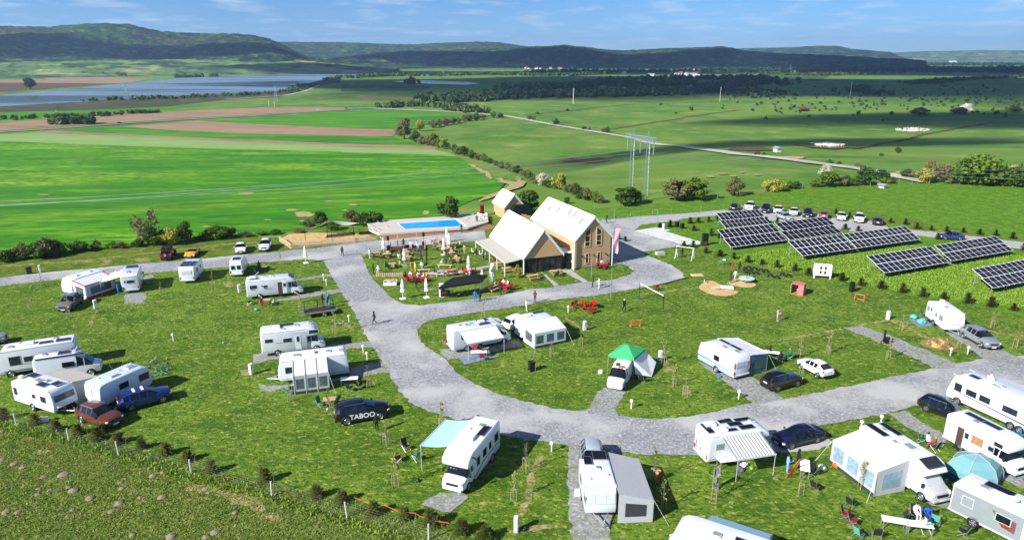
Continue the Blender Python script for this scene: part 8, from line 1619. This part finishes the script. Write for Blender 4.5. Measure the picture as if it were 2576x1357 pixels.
# joints: pelvis, chest, neck, head, then (shoulder, elbow, wrist, hand) and (hip, knee, ankle, toe) for left and right; x forward, y left
def pose_j(kind):
    J = dict(pel=(0,0,.96), che=(0,0,1.3), nek=(.0,0,1.47), hed=(.02,0,1.6), top=(.02,0,1.68))
    for s, y in (('l',1),('r',-1)):
        J[s+'sh']=(0,y*.19,1.41); J[s+'el']=(-.03,y*.25,1.13); J[s+'wr']=(.05,y*.26,.88); J[s+'ha']=(.07,y*.26,.8)
        J[s+'hi']=(0,y*.09,.93); J[s+'kn']=(.03,y*.1,.5); J[s+'an']=(0,y*.1,.09); J[s+'to']=(.17,y*.12,.04)
    def mv(d): J.update(d)
    if kind == 'walk': mv(dict(lkn=(.18,.1,.52),lan=(.2,.1,.09),lto=(.37,.1,.06),rkn=(-.03,-.1,.5),ran=(-.3,-.1,.16),rto=(-.17,-.1,.05),lel=(-.14,.25,1.15),lwr=(-.12,.25,.9),lha=(-.1,.25,.82),rel=(.08,-.25,1.14),rwr=(.24,-.24,.97),rha=(.3,-.23,.92)))
    if kind == 'point': mv(dict(rel=(.2,-.22,1.32),rwr=(.46,-.2,1.36),rha=(.56,-.2,1.37),lkn=(.1,.1,.5),lan=(.1,.12,.09),lto=(.27,.13,.04)))
    if kind == 'hold': mv(dict(lel=(.06,.24,1.15),lwr=(.28,.12,1.14),lha=(.35,.08,1.15),rel=(.06,-.24,1.15),rwr=(.28,-.12,1.12),rha=(.35,-.08,1.13)))
    if kind in ('sit','low'):
        h = .5 if kind == 'sit' else .3; J2 = {k: (v[0], v[1], v[2]-.96+h+.05) for k, v in J.items()}; J = J2
        for s, y in (('l',1),('r',-1)): J.update({s+'hi':(.02,y*.09,h), s+'kn':(.44,y*.12,h+.02+(.1 if kind == 'low' else 0)), s+'an':(.46,y*.12,.09), s+'to':(.62,y*.13,.04), s+'el':(.05,y*.24,h+.25), s+'wr':(.3,y*.16,h+.18), s+'ha':(.38,y*.13,h+.17)})
    if kind == 'bend': mv(dict(pel=(-.08,0,.9),che=(.2,0,1.12),nek=(.34,0,1.2),hed=(.44,0,1.24),top=(.5,0,1.28),lsh=(.28,.19,1.15),rsh=(.28,-.19,1.15),lel=(.38,.22,.9),lwr=(.5,.18,.72),lha=(.55,.17,.65),rel=(.38,-.22,.9),rwr=(.5,-.18,.72),rha=(.55,-.17,.65),lhi=(-.08,.09,.88),rhi=(-.08,-.09,.88)))
    if kind == 'ride': mv(dict(pel=(-.22,0,.98),che=(0,0,1.28),nek=(.08,0,1.42),hed=(.12,0,1.55),top=(.12,0,1.63),lsh=(.04,.19,1.37),rsh=(.04,-.19,1.37),lel=(.2,.24,1.18),rel=(.2,-.24,1.18),lwr=(.32,.26,1.04),rwr=(.32,-.26,1.04),lha=(.36,.26,1.0),rha=(.36,-.26,1.0),lhi=(-.2,.09,.95),rhi=(-.2,-.09,.95),lkn=(.12,.1,.72),rkn=(.05,-.1,.58),lan=(-.02,.1,.36),ran=(-.08,-.1,.16),lto=(.12,.1,.32),rto=(.06,-.1,.13)))
    return J
SEG = [('pel','che',.135,.15,0),('che','nek',.15,.065,0),('nek','hed',.06,.09,3),('hed','top',.095,.07,3)]
for s in 'lr': SEG += [('che',s+'sh',.12,.075,0),(s+'sh',s+'el',.07,.052,0),(s+'el',s+'wr',.048,.036,5),(s+'wr',s+'ha',.038,.034,3),('pel',s+'hi',.13,.1,1),(s+'hi',s+'kn',.098,.066,1),(s+'kn',s+'an',.064,.042,1),(s+'an',s+'to',.05,.04,2)]
RAD = {'pel':.135,'che':.15,'nek':.062,'hed':.098,'top':.072}
for s in 'lr': RAD.update({s+'sh':.075,s+'el':.05,s+'wr':.036,s+'ha':.034,s+'hi':.1,s+'kn':.066,s+'an':.044,s+'to':.04})
def body_mesh(kind, shorts=False):
    J = pose_j(kind); names = list(J); idx = {n: i for i, n in enumerate(names)}
    me = bpy.data.meshes.new('person'); me.from_pydata([J[n] for n in names], [(idx[a], idx[b]) for a, b, *_ in SEG], []); ob = link('tmp_body', me)
    md = ob.modifiers.new('skin', 'SKIN'); md.use_smooth_shade = True
    for i, n in enumerate(names): sv = me.skin_vertices[0].data[i]; r_ = RAD[n]; sv.radius = (r_, r_*(.72 if n in ('pel','che') else 1)) if n in ('pel','che') else (r_, r_); sv.use_root = (n == 'pel')
    sd = ob.modifiers.new('sub', 'SUBSURF'); sd.levels = sd.render_levels = 1
    dg = bpy.context.evaluated_depsgraph_get(); out = bpy.data.meshes.new_from_object(ob.evaluated_get(dg)); bpy.data.objects.remove(ob)
    segs = [(Vector(J[a]), Vector(J[b]), m) for a, b, _, _, m in SEG]
    bm = bmesh.new(); bm.from_mesh(out)
    for f in bm.faces:
        c = f.calc_center_median(); best = 1e9
        for a, b, m in segs:
            d = b-a; t_ = max(0, min(1, (c-a).dot(d)/max(d.length_squared,1e-9))); q = (c-a-d*t_).length
            if q < best: best = q; f.material_index = m
        f.smooth = True
    # five fingers to each hand, nose
    for s, y in (('l',1),('r',-1)):
        h, w = Vector(J[s+'ha']), Vector(J[s+'wr']); d = (h-w).normalized(); sd_ = d.cross(Vector((0,1,0)) if abs(d.y) < .8 else Vector((1,0,0))).normalized()
        for k, (o_, L) in enumerate(((-.024,.062),(-.008,.075),(.008,.078),(.024,.066),(.036,.045))):
            a = h + sd_*o_ + (d*.012 if k < 4 else -d*.03); e = a + (d*L if k < 4 else (d*.5+sd_*.8).normalized()*L) + Vector((0,-y*.012,0)); m = MB(); m.tube(a, a.lerp(e,.55), .009, .008, 4); m.tube(a.lerp(e,.55), e+Vector((0,-y*.01,-.004)), .008, .006, 4)
            vs_ = [bm.verts.new(v) for v in m.v]
            for f in m.f:
                try: bm.faces.new([vs_[i] for i in f]).material_index = 3
                except ValueError: pass
    h = Vector(J['hed']); m = MB(); m.tube(h+Vector((.085,0,.015)), h+Vector((.115,0,-.02)), .008, .016, 4)
    for y in (-.035,.035): m.box(h+Vector((.088,y,.02)), (.012,.02,.012))
    m.box(h+Vector((.086,0,-.05)), (.012,.045,.01))
    for y in (-.1,.1): m.box(h+Vector((0,y,0)), (.035,.02,.06))
    vs_ = [bm.verts.new(v) for v in m.v]
    for i, f in enumerate(m.f):
        ff = bm.faces.new([vs_[j] for j in f]); ff.material_index = 4 if 6 <= i < 18 else 3
    bm.to_mesh(out); bm.free(); out.name = 'person_'+kind; out.materials.clear()
    for k in range(6): out.materials.append(MATS['skin'])
    hm = MB(); hm.lathe([(.02,-.1),(.085,-.1),(.11,-.03),(.112,.04),(.09,.1),(.03,.128),(.005,.13)], 12, sx=1.0, sy=.92); hm.v = [(v[0]-.022+J['hed'][0], v[1]+J['hed'][1], v[2]+J['hed'][2]+.035) for v in hm.v]
    return out, hm.mesh('hair', 'hair_brown', smooth=True)
BODY = {k: body_mesh(k) for k in ('stand','walk','point','hold','sit','low','bend','ride')}
def person(T, x, y, pose, face, top, leg, hair, label, s=1.0, sleeve=True, z=0.0, shoe='shoe', hat=None, world=None):
    """face: heading in degrees (0 right, 90 away, -90 to the camera)"""
    p = world or PZ(*one(T,x,y), z); o = link('person', BODY[pose][0]); o.location = (p.x, p.y, z+.03); o.rotation_euler = (0,0,R(face)); o.scale = (s,)*3
    mm = [cloth(top), cloth(leg), MATS[shoe], MATS['skin'], MATS['hair_black'], cloth(top) if sleeve else MATS['skin']]
    for i, m_ in enumerate(mm): o.material_slots[i].link = 'OBJECT'; o.material_slots[i].material = m_
    h = link('hair' if not hat else 'cap', BODY[pose][1], o); setmat(h, hat or hair); tag(o, label, 'person'); return o
K, Wt, Bl, Gr, Nv = '#16161a', '#e9e7e3', '#23355c', '#8b8d90', '#1d2536'
PPL = [
 (A3,190,622,'stand',-60,Wt,K,'hair_brown','person in white top at the left end of the terrace'),(A3,230,802,'stand',20,K,K,'hair_black','person in black standing before the log stack'),(A3,283,806,'walk',200,Wt,'#d9d6ce','hair_brown','person in white top and pale trousers before the log stack'),
 (A3,370,748,'sit',0,K,K,'hair_black','person in black seated at the left lower table'),(A3,662,772,'stand',-30,'#c39a86','#22242a','hair_brown','person in dusty pink vest on the seating lawn'),(A3,703,775,'stand',-150,'#d8d02f','#2a2c33','hair_blond','person in yellow vest on the seating lawn'),(A3,775,742,'sit',-90,Wt,Bl,'hair_blond','person in white seated on the pale log bench'),(A3,832,728,'sit',180,K,K,'hair_black','person in black seated by the log bench'),
 (A3,735,598,'hold',-90,'#55585c',K,'hair_brown','person in grey standing before the stage'),(A3,768,650,'walk',0,'#2b3b3e','#6f8296','hair_black','person in dark top and jeans before the stage'),(A3,835,642,'point',180,K,K,'hair_black','person in black stretching an arm before the stage'),(A3,1015,700,'sit',150,'#c9c8c4',Gr,'hair_brown','person in pale grey seated on the log bench by the awning'),(A3,1050,690,'stand',-100,'#45494d','#2a2a2c','hair_brown','person in dark grey hoodie behind the log bench'),(A3,1180,622,'sit',180,'#3c4044',K,'hair_black','person in dark clothes seated at the middle table'),(A3,1260,572,'stand',-120,'#b9a58a','#8f8676','hair_brown','person in beige coat standing by the awning corner'),
 (A3,570,505,'stand',-90,K,K,'hair_black','musician in black on the stage'),(A3,655,500,'sit',-90,Wt,K,'hair_brown','musician in white seated on the stage, left one'),(A3,722,500,'sit',-60,Wt,K,'hair_brown','musician in white seated on the stage, right one'),(A3,1228,332,'walk',-90,'#22242c','#7d93ab','hair_brown','person in dark top and jeans on the road before the pool'),(A3,1402,222,'stand',90,K,'#8a7d70','hair_black','person in black standing on the pool terrace'),
 (A3,1345,575,'sit',0,Wt,K,'hair_black','person in white at the awning end table, leftmost'),(A3,1392,592,'sit',180,K,K,'hair_brown','person in black at the awning end table'),(A3,1432,605,'sit',0,'#d9d4d0',Bl,'hair_brown','person in cream at the awning table'),(A3,1470,642,'sit',100,Nv,K,'hair_black','person in navy under the awning'),(A3,1500,622,'sit',180,'#c7a0a0',K,'hair_brown','person in pale rose under the awning'),(A3,1548,645,'sit',0,'#d08a8a',Gr,'hair_blond','person in pink under the awning, rightmost'),
 (A3,592,870,'sit',0,K,K,'hair_black','person in black at the left red table'),(A3,650,855,'sit',-90,Wt,K,'hair_blond','person in white at the left red table'),(A3,740,862,'sit',-90,'#d8d3cd',K,'hair_brown','person in cream between the red tables'),(A3,800,872,'sit',180,Wt,Gr,'hair_blond','person in white at the right red table'),(A3,716,962,'stand',60,K,'#3a2f2b','hair_black','person in black standing before the red tables'),(A3,1570,882,'stand',-90,'#c9d6e0','#1d2430','hair_brown','person in pale blue behind the gazebo end'),
 (A3,1380,1115,'stand',90,'#1f79c9','#20242c','hair_brown','person in bright blue jacket at the road edge'),(A3,1437,1110,'stand',120,K,'#1c1c20','hair_black','person in black beside the blue jacket'),(A3,1612,965,'sit',-30,'#c8a08a',K,'hair_brown','person seated at the bench beside the gazebo'),(A3,1668,1038,'stand',70,'#26303c','#6f7377','hair_black','person in dark jacket at the red table edge'),(A3,1702,945,'sit',-90,Wt,K,'hair_blond','person in white at the last red table, left one'),(A3,1752,955,'sit',200,Wt,K,'hair_brown','person in white at the last red table, right one'),(A3,915,795,'low',0,'#4a3a34',K,'hair_brown','person crouched at the fire pit'),(A3,515,645,'sit',60,Wt,K,'hair_black','person in white seated at the upper left table'),(A3,1312,800,'sit',-90,Wt,K,'hair_blond','person in white at the round red table'),
 (A4,1415,1003,'point',170,'#3a4238','#d5d2cb','hair_brown','person in dark green top pointing on the road'),(A4,1477,1013,'hold',180,Wt,K,'hair_black','person in white hoodie and black trousers on the road'),(A4,845,1153,'hold',-90,'#6d2a34','#22304a','hair_black','person in maroon jacket on the road'),(A4,760,1243,'point',10,Wt,K,'hair_blond','girl in white top playing at the lawn edge'),(A4,1072,905,'sit',180,K,'#e2e0dc','hair_blond','person in pale trousers at the picnic table by the path'),(A4,1465,812,'sit',-20,'#333a44',K,'hair_brown','person in dark grey at the house table, left one'),(A4,1502,800,'sit',-90,'#d9d6d2',K,'hair_black','person in cream at the house table'),(A4,1560,815,'sit',180,'#a71f2a',K,'hair_black','person in red at the house table, right one'),(A4,850,890,'sit',200,K,K,'hair_black','person in black at the hall picnic table'),
 (A5,350,592,'stand',-20,'#c9ced2',K,'hair_black','person in pale vest at the swing'),(A5,405,592,'stand',90,K,K,'hair_black','person in black at the swing'),(A5,898,722,'stand',-90,'#c92a2a','#c9a0a0','hair_brown','child in red on the play lawn',.72),(A5,968,737,'stand',-90,K,'#e4e2de','hair_black','person in black jacket and white trousers on the play lawn'),(A5,1015,742,'low',-90,K,'#e4e2de','hair_brown','person in black squatting on the play lawn'),(A5,885,842,'stand',0,'#2a2a2e','#dcdad5','hair_black','person beside the sand pit in white trousers'),(A5,928,805,'walk',200,Wt,K,'hair_brown','child in white top and black trousers by the sand',.85),(A5,1068,792,'stand',180,K,K,'hair_black','child in black beside the round platform',.75),(A5,625,842,'low',0,'#e3b7bd',Wt,'hair_brown','small child in pink in the sand pit',.6),(A5,860,885,'low',90,'#1d8a66','#2a6f5a','hair_brown','child in green on the pallet deck',.65),(A5,1345,1218,'hold',-60,'#dba9b8','#e6c9cf','hair_black','person in pale pink alone on the open lawn'),(A5,1555,935,'low',-90,Wt,Wt,'hair_brown','child in white inside the painted cube',.7),
 (B3,645,705,'walk',-40,K,K,'hair_black','person in black cap carrying a black sack'),(A1,1175,602,'stand',180,'#1f6fd0','#1c1d22','hair_brown','person in blue jacket beside the rear facing motorhome'),(A2,492,372,'stand',-30,K,K,'hair_black','person in black at the wooden camp table'),(A2,515,722,'bend',-60,'#b3202a','#34405a','hair_brown','person in red at the camp table'),(A2,636,705,'sit',180,'#d9dfe3',Wt,'hair_blond','child in white beside the open door motorhome',.7),(A2,1115,705,'stand',-10,'#4a3f3c','#3a3c44','hair_blond','person standing on the dark trailer'),
 (B7,1430,700,'hold',-10,'#7fb2de',K,'hair_black','person in pale blue shirt at the orange board'),(B7,1535,650,'stand',180,K,K,'hair_black','person in black behind the orange board'),(B7,1690,725,'sit',170,K,K,'hair_brown','person in black seated at the striped canopy group'),(B8,870,625,'sit',0,Wt,'#3a3f45','hair_brown','person in white seated behind the large awning motorhome'),(B8,925,660,'sit',120,'#9c4f4a','#6d6a45','hair_blond','person in red checks behind the large awning motorhome'),(B8,780,1185,'sit',-90,Wt,K,'hair_brown','person in white shirt behind the long foreground table'),(B8,870,1205,'sit',-110,'#1f4fb5','#3f6fb5','hair_brown','person in blue behind the long foreground table'),(B8,700,1225,'low',20,Nv,K,'hair_brown','person in navy crouched at the long foreground table'),(B8,850,1290,'sit',120,'#e6e4df','#2c7a5c','hair_brown','person in white seen from behind at the long table'),
 (B2,1745,545,'sit',-20,K,K,'hair_black','person in black at the awning tent table, left one'),(B2,1845,600,'sit',100,'#2a2022','#7a5a54','hair_black','person in dark top at the awning tent table, lower one'),(B2,1932,570,'sit',190,'#1f7a52','#d9d7d0','hair_blond','person in green jacket at the awning tent table')]
for q in PPL:
    s = q[9] if len(q) > 9 else 1.0; z = ZD if 'pool terrace' in q[8] else (.4 if 'stage' in q[8] and 'before' not in q[8] else (.6 if 'on the dark trailer' in q[8] else 0))
    person(*q[:9], s=s, z=z)
person(A2,1310,223,'walk',-60,K,'#e6e4df','hair_brown','person in black top and white trousers crossing the upper road',sleeve=True)
person(A2,1625,893,'walk',200,K,K,'hair_black','person in black shirt and shorts walking on the gravel road',sleeve=False)
person(A8,1355,1180,'walk',-80,K,'#8a6f55','hair_black','person in black printed shirt beside the lettered crossover',sleeve=False)
person(A4,1722,1238,'walk',-70,K,'#1b1b20','hair_black','person in black with a white sun hat near the net',hat='cap_white')
person(A4,0,0,'ride',math.degrees(cyc.rotation_euler.z),K,K,'hair_black','cyclist in black on the lane behind the house',world=cyc.location.copy()).location.z = .02
p = PZ(*one(B3,640,695)); bmh = bmesh.new(); bmesh.ops.create_icosphere(bmh, subdivisions=3, radius=.38)
for v in bmh.verts: v.co *= 1+.25*mnoise.noise(v.co*5); v.co.z *= 1.15
me = bpy.data.meshes.new('rubbish_sack'); bmh.to_mesh(me); bmh.free(); me.materials.append(pm('sack_black','#0d0e10',.3,var=.2)); o = link('rubbish_sack', me); o.location = (p.x+.35,p.y-.15,.42); tag(o, 'full black rubbish sack carried over the gravel strip', 'sack')
def drop(o):
    for c in list(o.children_recursive): bpy.data.objects.remove(c)
    bpy.data.objects.remove(o)
for pr in [o for o in bpy.data.objects if o.parent is None and o.type == 'EMPTY' and (not o.get('label') or (o.get('label') in ('leafy bush','leafy tree','open crowned tree','small dark spruce','staked young tree')))]: drop(pr)
for o in bpy.data.objects:
    for k in ('hl','hw','ns','H'):
        if k in o: del o[k]

# neighbours of a kind are told apart by their order in the row, as one counts them from the left
bpy.context.view_layer.update()
def sx(o):
    v = o.matrix_world.translation; z = v.z-CH; return v.x/max(1, v.y*CP-z*SP)
rows = {}
for o in bpy.data.objects:
    if o.parent is None and o.get('label') and o.get('group'): rows.setdefault(o['label'], []).append(o)
def nth(k): return '%d%s from the left' % (k, 'th' if 10 <= k % 100 <= 20 else {1:'st',2:'nd',3:'rd'}.get(k % 10, 'th'))
for lab, os_ in rows.items():
    if 1 < len(os_) <= 60 and not lab.startswith(('far village','tiny far','white sheep')):
        for k, o in enumerate(sorted(os_, key=sx)): o['label'] = lab + ', ' + nth(k+1)
